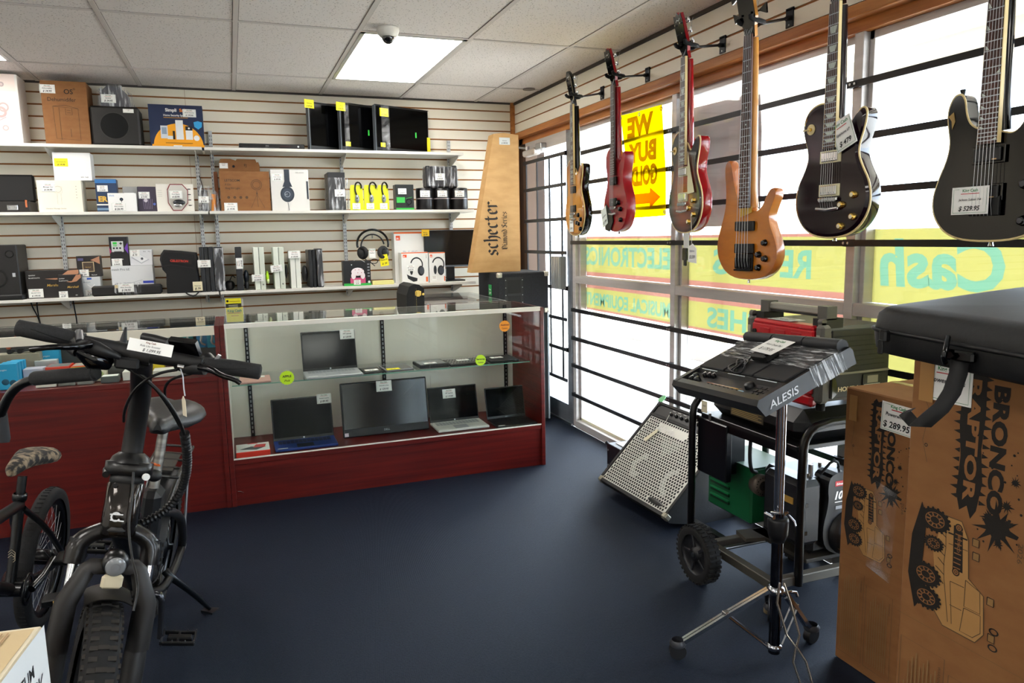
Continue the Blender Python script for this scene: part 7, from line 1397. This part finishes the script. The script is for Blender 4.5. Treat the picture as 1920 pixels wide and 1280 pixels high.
# ============================================================ left foreground: e-bike, bmx bike, kit box
random.seed(21)
EM = T(-.455, 1.95, 0) @ RZ(-4.29) @ RY(11)
bk = thing('electric_bike', 'dark folding electric bike with fat knobby tyres facing the camera', 'bicycle', M=EM)
FK = m('#1b1a1a', .38, .1, coat=.15); FKG = m('#3a332e', .16, .75, coat=.6); BMT = m('#141416', .5); FK2 = m('#2a2624', .5)
def wheel(t, y, R, w, knobs, name='tyre', rim_r=None, hub=.03, spokes=24, x=0):
    MW = T(x, y, R) @ RY(90); mr = R-w*.95; b = MB()
    pr_ = [(mr+.004, -w*.42), (R-w*.55, -w*.5), (R-w*.2, -w*.44), (R-.006, -w*.22), (R-.003, 0), (R-.006, w*.22), (R-w*.2, w*.44), (R-w*.55, w*.5), (mr+.004, w*.42)]
    b.lathe(pr_, RUBBER, MW, 56)
    if knobs:
        n = 62
        for k in range(n):
            a = 2*PI*k/n; off = (k % 2)*.5
            for s_, hw, wd in ((0, .0, .013), (-1, .24, .010), (1, .24, .010), (-1, .42, .007), (1, .42, .007)):
                if s_ == 0 and k % 2: continue
                if abs(s_) and hw < .3 and not k % 2: pass
                b.M = MW @ Matrix.Rotation(a+(PI/n if hw > .3 else 0), 4, 'Z'); rr = R-.004 if hw == 0 else (R-.008 if hw < .3 else R-w*.24)
                b.box(rr-.004, rr+.004, -.0055, .0055, s_*hw*w-wd*.9, s_*hw*w+wd*.9, m('#3b3630', .8))
        b.M = Matrix()
    else:
        for k in range(70): b.M = MW @ Matrix.Rotation(2*PI*k/70, 4, 'Z'); b.box(R-.004, R-.0015, -.002, .002, -w*.2, w*.2, RUBBER)
        b.M = Matrix()
    b.build(name, t)
    b = MB(); b.lathe([(mr+.006, -w*.32), (mr-.012, -w*.30), (mr-.018, -.01), (mr-.018, .01), (mr-.012, w*.30), (mr+.006, w*.32)], m('#1a1a1c', .3, .4), MW, 48); b.build('rim', t)
    b = MB()
    for k in range(spokes):
        a = 2*PI*k/spokes; s_ = 1 if k % 2 else -1; p0 = MW @ Vector((hub*math.cos(a+.5*s_), hub*math.sin(a+.5*s_), s_*.028)); p1 = MW @ Vector(((mr-.014)*math.cos(a), (mr-.014)*math.sin(a), s_*.006)); b.cyl(p0, p1, .0011, m('#8a8c90', .3, .7), n=4, caps=False)
    b.build('spokes', t)
    b = MB(); b.lathe([(0, -.05), (.012, -.05), (.014, -.035), (hub, -.03), (hub, .03), (.014, .035), (.012, .05), (0, .05)], m('#222326', .3, .5), MW, 24); b.build('hub', t)
wheel(bk, 0, .26, .082, True); wheel(bk, 1.02, .26, .082, True, hub=.07)
b = MB()
for s_ in (-1, 1): b.tube([(s_*.088, -.01, .235), (s_*.090, .015, .33), (s_*.088, .05, .44), (s_*.085, .068, .49)], [.022, .028, .025, .020], FK2, 12, smooth=1)
for s_ in (-1, 1): b.tube([(s_*.091, .020, .40), (s_*.089, .034, .515), (s_*.058, .045, .596), (s_*.05, .046, .604), (0, .047, .604)], [.028, .027, .021, .020, .019], FK2, 8, sq=(0, 1, 0))
b.build('fork_lowers', bk)
for s_ in (-1, 1): b = MB(); b.cyl((s_*.085, .066, .48), (s_*.085, .118, .615), .0145, CHROME, n=16); b.build('fork_stanchion', bk)
b = MB()
for s_ in (-1, 1): b.tube([(s_*.086, .108, .585), (s_*.086, .12, .628), (s_*.066, .122, .652), (s_*.03, .124, .668), (0, .125, .672)], [.024, .025, .021, .022, .026], m('#25211f', .3, .3, coat=.3), 12, smooth=1); b.cyl((s_*.086, .118, .63), (s_*.086, .122, .646), .019, BMT, n=16)
b.build('fork_crown', bk)
b = MB(); n = 14; vs = []
for i in range(n+1):
    a = math.radians(86+44*i/n)
    for j in range(7): q_ = (j-3)/3; rr = .292-.016*q_*q_; vs.append((q_*.052, -rr*math.cos(a), .26+rr*math.sin(a)))
b.add(vs, [(i*7+j, i*7+j+1, (i+1)*7+j+1, (i+1)*7+j) for i in range(n) for j in range(6)], m('#2c2824', .5), True); b.add([(x, y, z-.003) for x, y, z in vs], [(i*7+j, (i+1)*7+j, (i+1)*7+j+1, i*7+j+1) for i in range(n) for j in range(6)], BMT, True); b.build('front_fender', bk)
b = MB(T(0, .045, .625) @ RX(90)); b.lathe([(0, .048), (.022, .046), (.029, .036), (.031, .02), (.027, 0), (0, 0)], m('#1a1a1c', .3)); b.build('headlamp', bk)
b = MB(T(0, -.004, .625) @ RX(90)); b.ell((0, 0, 0), .023, .024, .006, m('#7d8083', .12, spec=1.0), 20, 6); b.ring(0, 0, .010, .013, m('#55585c', .2)); b.zz = .006; b.ring(0, 0, .008, .011, m('#77797c', .2)); b.build('lamp_lens', bk)
b = MB(); b.box(-.024, .024, .006, .02, .562, .598, m('#d9cdb0', .3), .006); b.build('front_reflector', bk)
# steering turned a little towards the camera
_ax = Vector((0, .33, .94)).normalized(); _P = T(0, .118, .66); STEER = _P @ Matrix.Rotation(math.radians(13), 4, _ax) @ _P.inverted()
_seen = set()
for o in bk.children:
    st_ = o.name.split('.')[0]
    if st_ in ('fork_lowers', 'fork_stanchion', 'fork_crown', 'front_fender', 'headlamp', 'lamp_lens', 'front_reflector') or (st_ in ('tyre', 'rim', 'spokes', 'hub') and st_ not in _seen):
        o.matrix_local = STEER; _seen.add(st_)
# head tube, folding clamp, stem
def slab(b, p0, p1, wx, wy, mat, bev=.2, sec=12):
    p0, p1 = Vector(p0), Vector(p1); z = (p1-p0).normalized(); x = Vector((1, 0, 0)); y = z.cross(x).normalized(); L_ = (p1-p0).length; vs = []
    n = sec
    for h, k in ((0, .9), (L_*.04, 1), (L_*.96, 1), (L_, .9)):
        for i in range(n): a = 2*PI*(i+.5)/n; c, s_ = math.cos(a), math.sin(a); c = math.copysign(abs(c)**.6, c); s_ = math.copysign(abs(s_)**.6, s_); vs.append(tuple(p0+z*h+x*c*wx*k+y*s_*wy*k))
    b.add(vs, [(j*n+i, j*n+(i+1) % n, (j+1)*n+(i+1) % n, (j+1)*n+i) for j in range(3) for i in range(n)], mat, True); b.add(vs[:n], [tuple(range(n))[::-1]], mat); b.add(vs[-n:], [tuple(range(n))], mat)
b = MB(); slab(b, (0, .118, .655), (0, .160, .785), .043, .038, FKG); b.lathe([(.038, 0), (.040, .004), (.037, .012)], BMT, T(0, .118, .665) @ RX(-20), 24); b.M = T(0, .122, .705) @ RX(72) @ T(0, 0, .0375) ; b.zz = .0012; b.ring(-.004, 0, .008, .012, SILVER, a0=30, a1=330); b.line([(-.018, .006), (.012, .006)], .003, SILVER); b.line([(-.016, -.008), (.016, -.010)], .003, SILVER); b.build('head_tube', bk)
b = MB(); slab(b, (0, .157, .780), (0, .163, .805), .040, .036, BMT); slab(b, (0, .163, .803), (0, .172, .836), .056, .042, FK); b.lathe([(.050, 0), (.044, .014), (.030, .026)], FK, T(0, .172, .834) @ RX(-12), 24)
b.tube([(-.046, .13, .81), (-.052, .16, .812), (-.05, .19, .815)], .009, FK, 8); b.cyl((.046, .128, .812), (.050, .122, .813), .009, PAPER, n=14); b.cyl((-.02, .118, .786), (-.02, .124, .786), .006, INK, n=12); b.build('folding_clamp', bk)
bc0_ = EM.inverted() @ onw(266, 672, 1.745); b = MB(); b.tube([(0, .172, .83), (0, .205, 1.0), tuple(bc0_)], [.0265, .0255, .0245], FK, 18); b.build('stem_post', bk)
EI = EM.inverted(); bl, br, bc = EI @ onw(33, 614, 1.645), EI @ onw(487, 697, 1.785), EI @ onw(266, 664, 1.735)
bpts = [bl, bl.lerp(bc, .35)+Vector((0, 0, .002)), bl.lerp(bc, .7), bc, br.lerp(bc, .7), br.lerp(bc, .35), br]
b = MB(); b.tube(bpts, [.011, .012, .017, .0195, .017, .012, .011], BMT, 14, smooth=1); b.build('handlebar', bk)
b = MB(); b.cyl(bc-(br-bl)*.04, bc+(br-bl)*.04, .0225, BMT, n=18); b.box(-.026, .026, bc.y-.025, bc.y+.02, bc.z-.036, bc.z-.008, BMT, .005); b.build('stem_clamp', bk)
GRP = grainy('grip_rubber', '#1b1b1c', '#262627', (200, 200, 200), .8, .3)
for e, c in ((bl, bpts[1]), (br, bpts[5])):
    d = (c-e).normalized(); b = MB(); b.tube([e-d*.003, e, e+d*.02, e+d*.06, e+d*.10, e+d*.128, e+d*.132], [.013, .0185, .0185, .0195, .0178, .0165, .014], GRP, 16); b.torus(e+d*.131, d, .0155, .003, SATIN, 20, 6)
    b.tube([e+d*.03+Vector((0, -.0165, .006)), e+d*.07+Vector((0, -.0185, .0)), e+d*.12+Vector((0, -.0165, -.006))], .0022, m('#101011', .9), 5); b.build('grip', bk)
def W(px_, py_, w): return tuple(onw(px_, py_, w))
def WB2(px_, py_, w): return tuple(onw(px_, py_, w-1.755+1.645+(min(max(px_, 30), 490)-33)/454*.14))
b = MB(root=bk); b.tube([W(168, 646, 1.66), W(140, 650, 1.62), W(100, 650, 1.59), W(56, 655, 1.58)], [.009, .008, .0065, .0055], GLOSS, 8, smooth=1); b.build('brake_lever', bk)
b = MB(root=bk); b.tube([WB2(375, 688, 1.72), WB2(395, 692, 1.70), WB2(415, 704, 1.69), WB2(440, 711, 1.69), WB2(451, 719, 1.69)], [.009, .008, .006, .006, .005], GLOSS, 8, smooth=1); b.build('brake_lever', bk)
b = MB(root=bk); b.tube([WB2(135, 637, 1.76), WB2(175, 650, 1.74), WB2(200, 660, 1.74), WB2(225, 670, 1.75)], [.013, .017, .012, .006], BMT, 10, smooth=1); b.tube([WB2(150, 655, 1.76), WB2(175, 672, 1.76), WB2(205, 680, 1.78)], [.016, .026, .018], GLOSS, 10); b.tube([WB2(148, 622, 1.76), WB2(150, 640, 1.74)], .009, STEEL, 8); b.tube([WB2(133, 652, 1.77), WB2(145, 660, 1.76)], .012, BMT, 8); b.build('left_controls', bk)
b = MB(root=bk); b.tube([WB2(330, 684, 1.78), WB2(355, 690, 1.77), WB2(385, 692, 1.75)], [.010, .016, .014], BMT, 10); b.tube([WB2(386, 672, 1.78), WB2(404, 690, 1.76)], [.018, .017], m('#17181a', .35), 12); b.cyl(WB2(402, 676, 1.77), WB2(408, 679, 1.77), .019, STEEL); b.cyl(WB2(345, 688, 1.74), WB2(333, 686, 1.74), .005, CHROME); b.build('right_controls', bk)
b = MB(root=bk); dM = FR(Vector(WB2(325, 662, 1.80)), Vector(WB2(380, 669, 1.77))-Vector(WB2(325, 662, 1.80)), (0, -.55, .83)); b.M = dM; b.box(0, .072, 0, .045, -.012, .006, GLOSS, .003); b.rect(.004, .004, .068, .041, SCREEN); b.build('display', bk)
b = MB(root=bk); b.tube([WB2(268, 632, 1.85), WB2(290, 636, 1.84), (WB2(315, 643, 1.83))], .012, BMT, 8); b.tube([WB2(227, 655, 1.85), WB2(232, 636, 1.85), WB2(236, 614, 1.86)], [.008, .008, .003], BMT, 8); b.build('thumb_throttle', bk)
b = MB(root=bk); cM = FR(Vector(WB2(238, 655, 1.72)), Vector(WB2(317, 668, 1.70))-Vector(WB2(238, 655, 1.72)), (0, .25, 1)); b.M = cM @ RZ(-1); b.box(0, .10, 0, .028, 0, .0012, PAPER); b.M = b.M @ T(0, 0, .0009); b.zz = .0003
b.txt('King Cash', .05, .0215, .0055, m('#7a4a3a', .6), 'c', bold=.03); b.txt('Ride Lite Scooter', .05, .0135, .0065, INK, 'c', shear=.3); b.txt('$ 1,099.95', .055, .003, .0095, INK, 'c', shear=.3, bold=.01); b.build('price_card', bk)
CB = m('#0f0f10', .4)
for nm, pts, r in (('cable', [(205, 672, 1.75), (240, 690, 1.76), (275, 712, 1.78), (310, 745, 1.80), (335, 785, 1.84), (346, 815, 1.88)], .0042), ('cable', [(190, 668, 1.76), (230, 682, 1.76), (268, 703, 1.77), (298, 735, 1.80), (325, 775, 1.84), (346, 815, 1.88)], .0036),
                   ('cable', [(332, 693, 1.74), (305, 697, 1.75), (275, 710, 1.76), (248, 735, 1.78), (233, 768, 1.84), (232, 790, 1.88)], .0036), ('cable', [(360, 700, 1.76), (325, 708, 1.78), (309, 722, 1.80), (309, 745, 1.82), (320, 770, 1.86)], .0034), ('cable', [(385, 670, 1.79), (383, 676, 1.75), (378, 682, 1.74), (365, 692, 1.75)], .002),
                   ('cable', [(250, 885, 1.88), (247, 940, 1.85), (240, 985, 1.83), (246, 1040, 1.80), (257, 1085, 1.74), (258, 1110, 1.72), (250, 1145, 1.70)], .0032), ('cable', [(276, 985, 2.2), (286, 1020, 2.25), (297, 1060, 2.3), (298, 1085, 2.3), (262, 1110, 1.9)], .0024)):
    b = MB(root=bk); b.tube([W(*p) for p in pts], r, CB, 6, smooth=2); b.build(nm, bk)
pts = [Vector(W(*p)) for p in ((346, 812, 1.88), (351, 845, 1.93), (351, 880, 1.98), (342, 915, 2.02), (322, 948, 2.04), (290, 970, 2.02), (248, 990, 1.98))]
for _ in range(3):
    q_ = [pts[0]]
    for i in range(len(pts)-1): q_ += [pts[i].lerp(pts[i+1], .25), pts[i].lerp(pts[i+1], .75)]
    pts = q_+[pts[-1]]
ac = [0]; 
for i in range(len(pts)-1): ac.append(ac[-1]+(pts[i+1]-pts[i]).length)
P2, R2, s_ = [], [], 0
while s_ < ac[-1]:
    i = max(k for k in range(len(ac)) if ac[k] <= s_); i = min(i, len(pts)-2); f_ = (s_-ac[i])/max(1e-6, ac[i+1]-ac[i]); P2.append(pts[i].lerp(pts[i+1], f_)); R2.append(.0085 if (int(s_/.0055) % 2) else .0125); s_ += .00275
b = MB(root=bk); b.tube(P2, R2, SATIN, 10); b.build('ribbed_conduit', bk)
b = MB(root=bk); b.tube([W(338, 690, 1.73), W(343, 705, 1.73), W(345, 730, 1.73), W(347, 742, 1.73)], .0016, m('#b7bbc2', .5), 5); b.M = FR(Vector(W(344, 778, 1.735)), (.35, -.9, 0), (0, 0, 1)); b.prism([(0, 0), (.024, 0), (.024, .038), (.012, .048), (0, .038)], 0, .0012, m('#d8cfb8', .6)); b.build('string_tag', bk)
# saddle and post
b = MB(); SD = grainy('saddle_vinyl', '#28292a', '#303132', (80, 80, 80), .45, .1); vs = []; n = 20
for y, hw, zt_, th in ((.595, .012, .835, .02), (.61, .026, .848, .05), (.66, .034, .852, .06), (.71, .050, .850, .065), (.76, .085, .852, .07), (.81, .110, .856, .07), (.86, .118, .860, .065), (.90, .108, .860, .055), (.925, .07, .855, .04)):
    for i in range(n):
        a = 2*PI*i/n; x = hw*math.copysign(abs(math.cos(a))**.8, math.cos(a)); zz_ = math.sin(a); dz = -.012*math.exp(-(x/.022)**2)*(1 if y > .64 else .2) if zz_ > 0 else 0
        drop = -(abs(x)/max(hw, .01))**2*.010; vs.append((x, y, zt_-th*.5+th*.5*zz_+dz+drop))
b.add(vs, [(j*n+i, j*n+(i+1) % n, (j+1)*n+(i+1) % n, (j+1)*n+i) for j in range(8) for i in range(n)], SD, True); b.add(vs[:n], [tuple(range(n))[::-1]], SD); b.add(vs[-n:], [tuple(range(n))], SD); b.build('saddle', bk)
b = MB(); b.cyl((0, .742, .79), (0, .650, .505), .0165, grainy('scuffed_post', '#55534f', '#7d7a74', (8, 8, 60), .35, .05, met=.7), n=18); b.box(-.018, .018, .72, .77, .775, .805, BMT, .005); b.tube([(-.02, .70, .80), (-.02, .82, .80)], .004, STEEL, 6); b.tube([(.02, .70, .80), (.02, .82, .80)], .004, STEEL, 6); b.build('seat_post', bk)
b = MB(); b.ell((.006, .60, .665), .024, .020, .020, BMT); b.build('bell', bk)
b = MB(); 
for k in range(6): b.tube([(-.02+.004*k, .62, .695+.002*(k % 3)), (.01+.002*k, .605, .70-.004*(k % 2))], .002, m('#d0662a', .6), 4)
b.build('orange_tie', bk)
# frame
b = MB(); slab(b, (0, .13, .725), (0, .40, .50), .034, .050, FK); slab(b, (0, .40, .50), (0, .62, .325), .036, .055, FK); b.build('main_beam', bk)
b = MB(); slab(b, (0, .375, .545), (0, .405, .455), .042, .024, m('#2b2b2d', .3, .4)); b.cyl((.04, .38, .50), (.05, .38, .50), .008, STEEL); b.cyl((.04, .40, .47), (.05, .40, .47), .008, STEEL); b.build('frame_hinge', bk)
b = MB(); b.box(-.032, .032, .62, .74, .26, .60, m('#1f2022', .35), .02); b.build('battery', bk)
b = MB(); b.tube([(0, .655, .53), (0, .625, .40), (0, .60, .27)], .022, FK, 12)
for s_ in (-1, 1):
    b.tube([(s_*.02, .655, .52), (s_*.055, .74, .50), (s_*.075, .86, .44), (s_*.082, .98, .33), (s_*.080, 1.02, .26)], .015, FK, 10, smooth=1)
    b.tube([(s_*.03, .60, .27), (s_*.062, .70, .235), (s_*.080, .86, .24), (s_*.080, 1.02, .26)], .015, FK, 10, smooth=1); b.cyl((s_*.075, 1.02, .26), (s_*.095, 1.02, .26), .014, STEEL, n=8)
b.build('rear_frame', bk)
b = MB(); RK = m('#4a4845', .3, .6)
b.tube([(-.055, .80, .60), (-.06, 1.18, .605), (.06, 1.18, .605), (.055, .80, .60)], .0065, RK, 8, closed=True)
for y in (.90, 1.0, 1.08): b.cyl((-.06, y, .602), (.06, y, .602), .005, RK, n=8)
b.box(-.03, .03, .86, 1.10, .597, .603, RK)
for s_ in (-1, 1): b.cyl((s_*.06, 1.06, .60), (s_*.085, 1.02, .28), .0055, STEEL, n=8); b.cyl((s_*.055, .82, .60), (s_*.04, .70, .51), .006, RK, n=8)
b.build('rear_rack', bk)
b = MB(); vs = []; n = 16
for i in range(n+1):
    a = math.radians(25+130*i/n)
    for j in range(5): q_ = (j-2)/2; rr = .300-.014*q_*q_; vs.append((q_*.048, 1.02-rr*math.cos(a), .26+rr*math.sin(a)))
b.add(vs, [(i*5+j, i*5+j+1, (i+1)*5+j+1, (i+1)*5+j) for i in range(n) for j in range(4)], BMT, True); b.build('rear_fender', bk)
b = MB(); MW = T(-.06, .60, .27) @ RY(90); b.lathe([(.062, -.002), (.078, -.002), (.078, .002), (.062, .002)], m('#2a2b2e', .3, .5), MW, 40); b.lathe([(0, -.01), (.02, -.01), (.022, .01), (0, .01)], SATIN, MW, 16)
for k in range(5): b.M = MW @ Matrix.Rotation(2*PI*k/5, 4, 'Z'); b.box(.015, .068, -.007, .007, -.002, .002, SATIN)
b.M = Matrix(); b.build('chainring', bk)
for s_, zc, yc in ((1, .115, .61), (-1, .425, .59)):
    b = MB(); b.tube([(s_*.045, .60, .27), (s_*.075, .60, .268), (s_*.080, (yc+.6)/2, (zc+.27)/2), (s_*.085, yc, zc)], [.012, .011, .009, .010], m('#4a4b50', .2, .8), 8, smooth=1); b.build('crank_arm', bk)
    b = MB(); x0, x1 = s_*.095, s_*.195; b.cyl((s_*.085, yc, zc), (x0, yc, zc), .006, CHROME, n=10); b.box(min(x0, x1)+.012, max(x0, x1)-.012, yc-.014, yc+.014, zc-.009, zc+.009, m('#1e1f22', .3, .4), .004)
    for q_ in (-1, 1): b.box(min(x0, x1), max(x0, x1), yc+q_*.036-.006, yc+q_*.036+.006, zc-.007, zc+.007, m('#1e1f22', .3, .4), .003)
    for x in (x0, (x0+x1)/2, x1): b.box(min(x, x-.008*s_), max(x, x-.008*s_), yc-.038, yc+.038, zc-.007, zc+.007, m('#1e1f22', .3, .4), .002)
    for x in (x0-.003*s_, x0+s_*.03, x1-s_*.03, x1-.003*s_):
        for q_ in (-1, 1): b.cyl((x, yc+q_*.036, zc-.012), (x, yc+q_*.036, zc+.012), .0022, CHROME, n=6)
    b.build('pedal', bk)
ft = EM.inverted() @ Vector((-.160, 2.875, .004)); b = MB(); b.tube([(.055, .80, .26), (.075, .79, .245), tuple(Vector((.075, .79, .245)).lerp(ft, .5)+Vector((.004, 0, .004))), tuple(ft.lerp(Vector((.075, .79, .245)), .06))], [.014, .013, .0115, .008], m('#23272c', .3, .5), 10, smooth=1); b.M = EM.inverted() @ T(-.160, 2.875, 0) @ RZ(-35); b.prism([(-.035, -.016), (.02, -.024), (.022, .018), (-.03, .014)], 0.0005, .008, m('#24282e', .35)); b.build('kickstand', bk)
# ---- bmx
BM = T(-.755, 3.03, 0) @ RZ(-4.0) @ RY(8.5); mx = thing('bmx_bike', 'black BMX bike with camouflage seat behind the kit box at the left edge', 'bicycle', M=BM)
wheel(mx, 0, .256, .052, False, spokes=36, hub=.028); wheel(mx, -.95, .256, .052, False, spokes=36, hub=.02)
BK = m('#0f1011', .3, .1, coat=.3); b = MB()
b.tube([(0, -.36, .30), (0, -.33, .45), (0, -.315, .585)], .016, BK, 12); b.tube([(0, -.32, .565), (0, -.60, .60), (0, -.88, .635)], .018, BK, 12); b.tube([(0, -.36, .30), (0, -.62, .43), (0, -.88, .575)], .020, BK, 12); b.cyl((0, -.868, .55), (0, -.905, .66), .021, BK, n=16); b.cyl((-.035, -.36, .30), (.035, -.36, .30), .024, BK, n=16)
for s_ in (-1, 1): b.tube([(s_*.02, -.345, .31), (s_*.055, -.20, .285), (s_*.062, 0, .258)], .011, BK, 10, smooth=1); b.tube([(s_*.012, -.32, .555), (s_*.05, -.20, .45), (s_*.062, 0, .262)], .010, BK, 10, smooth=1); b.cyl((s_*.055, 0, .256), (s_*.085, 0, .256), .012, STEEL, n=10)
b.build('frame', mx)
b = MB(); b.line([(0, 0), (0, 0)], 0, BK) if 0 else None
b.M = T(0, -.345, .42) @ RX(96) @ T(0, 0, .017); b.zz = .001
for k in range(3): b.line([(-.010, .006-.009*k), (0, .016-.009*k), (.010, .006-.009*k), (.010, -.004-.009*k), (.004, -.010-.009*k)], .002, m('#a79c86', .5))
b.build('frame_badge', mx)
b = MB(); b.cyl((0, -.315, .58), (0, -.30, .655), .0135, m('#1b1b1d', .3, .4), n=14); b.lathe([(.018, 0), (.021, .005), (.021, .022), (.018, .026)], BK, T(0, -.316, .578), 18); b.build('seat_post', mx)
CAMO = grainy('camouflage_cloth', '#2c2926', '#8d7d66', (38, 38, 38), .8, .1, lo=.46, hi=.60); b = MB(); vs = []; n = 16
for y, hw, zc, th in ((-.045, .020, .655, .03), (-.06, .045, .66, .055), (-.11, .062, .672, .06), (-.18, .060, .688, .058), (-.26, .042, .702, .052), (-.34, .028, .708, .045), (-.40, .020, .706, .038), (-.42, .010, .70, .02)):
    for i in range(n): a = 2*PI*i/n; vs.append((hw*math.copysign(abs(math.cos(a))**.7, math.cos(a)), y, zc+th*.5*math.sin(a)))
b.add(vs, [(j*n+i, j*n+(i+1) % n, (j+1)*n+(i+1) % n, (j+1)*n+i) for j in range(7) for i in range(n)], CAMO, True); b.add(vs[:n], [tuple(range(n))[::-1]], CAMO); b.add(vs[-n:], [tuple(range(n))], CAMO); b.build('seat', mx)
b = MB(); MW = T(.05, -.36, .30) @ RY(90); b.lathe([(.040, -.002), (.052, -.002), (.052, .002), (.040, .002)], BK, MW, 30); b.lathe([(0, -.003), (.030, -.003), (.030, .003), (0, .003)], BK, MW, 20); b.build('chainring', mx)
b = MB(); b.tube([(.06, -.36, .30), (.075, -.30, .315), (.080, -.20, .335)], [.013, .012, .012], BK, 8); b.build('crank_arm', mx)
b = MB(); b.tube([(-.06, -.36, .30), (-.075, -.42, .28), (-.080, -.52, .26)], .012, BK, 8); b.build('crank_arm', mx)
b = MB(); b.box(.085, .175, -.24, -.15, .325, .343, BK, .004); b.build('pedal', mx)
b = MB(root=mx); q_ = Vector(W(104, 1123, 2.35)); b.box(q_.x-.035, q_.x+.03, q_.y-.03, q_.y+.03, q_.z-.012, q_.z+.012, BK, .004); b.box(q_.x+.0, q_.x+.022, q_.y-.034, q_.y-.029, q_.z-.008, q_.z+.008, m('#e9b65a', .3)); b.build('pedal', mx)
b = MB()
for s_ in (-1, 1): b.tube([(s_*.052, -.95, .256), (s_*.048, -.92, .42), (s_*.03, -.885, .53)], .012, BK, 10)
b.tube([(-.035, -.882, .535), (.035, -.882, .535)], .014, BK, 10); b.build('fork', mx)
b = MB(); b.cyl((0, -.905, .66), (0, -.915, .72), .018, BK, n=14); b.box(-.022, .022, -.965, -.90, .705, .745, BK, .006); b.build('stem', mx)
s0 = BM @ Vector((0, -.95, .73)); b = MB(root=mx)
b.tube([tuple(s0+Vector((-.09, 0, .01))), tuple(s0), W(-40, 880, 1.86), W(-8, 812, 1.82), W(6, 760, 1.79), W(28, 725, 1.77), W(62, 710, 1.755), W(122, 704, 1.745), W(180, 699, 1.74)], .0111, BK, 12, smooth=2); b.build('handlebar', mx)
b = MB(root=mx); p, q_ = Vector(W(62, 709.5, 1.755)), Vector(W(183, 699, 1.738)); d = (q_-p); b.tube([p, p+d*.04, p+d*.95, q_], [.0150, .0172, .0172, .0150], GRP, 16); b.torus(q_-d*.05, d, .0172, .002, GRP, 20, 6); b.build('grip', mx)
b = MB(root=mx); b.tube([W(0, 764, 1.80), W(1, 770, 1.80), W(8, 822, 1.82), W(8, 829, 1.82)], [.010, .0135, .0135, .011], m('#35373b', .8), 14); b.build('bar_pad', mx)
# ---- kit box at the bottom left corner
kx, ky, kz = -.336, 1.368, .755; t = thing('deck_kit_box', 'white and cream deck coating kit box at the bottom left corner', 'box', M=T(kx, ky, 0) @ RZ(-7)); h_ = .30
b = MB(); b.box(-.42, 0, -.30, 0, kz-h_, kz, m('#d9cfb4', .6), .004)
b.M = T(-.42, -.30, kz); b.zz = .0004; b.rect(.01, .01, .41, .29, m('#cbb489', .6)); b.rect(.24, .03, .262, .28, m('#7c2a22', .5)); b.rect(.27, .05, .39, .10, m('#b98a68', .6)); b.rect(.20, .02, .235, .28, PAPER)
for i in range(12): b.rect(.275+.009*i, .12, .278+.009*i, .28, m('#a5835a', .6))
for i in range(8): b.rect(.28+.013*i, .055, .286+.013*i, .095, m('#8a5a40', .6))
b.M = FR((0, -.30, kz-h_), (0, 1, 0), (0, 0, 1)); b.zz = .0005; b.rect(0, 0, .30, h_, m('#e4e8ea', .5))
b.txt('RUST-OLEUM', .085, h_-.058, .028, INK, bold=.03, sx=.95); b.txt('WOOD DECK', .035, h_-.098, .040, INK, bold=.01, sx=.95); b.txt('COATING KIT', .12, h_-.12, .013, INK)
b.rect(0, .0, .30, h_-.132, m('#1d4a4c', .5)); b.rect(0, .02, .20, h_-.145, m('#7a2030', .5)); b.rect(.21, .05, .29, h_-.15, m('#2d62a8', .5)); b.poly([(.205, .06), (.245, .10), (.25, h_-.16), (.20, h_-.15)], m('#d9c7b8', .5)); b.build('printed_carton', t)
b = MB(); b.box(-.43, .005, -.31, .004, .001, kz-h_-.001, CARD, .004); solo(b, 'plain_carton', 'plain cardboard carton under the deck coating kit box, below the frame', 'box', M=T(kx, ky, 0) @ RZ(-7))
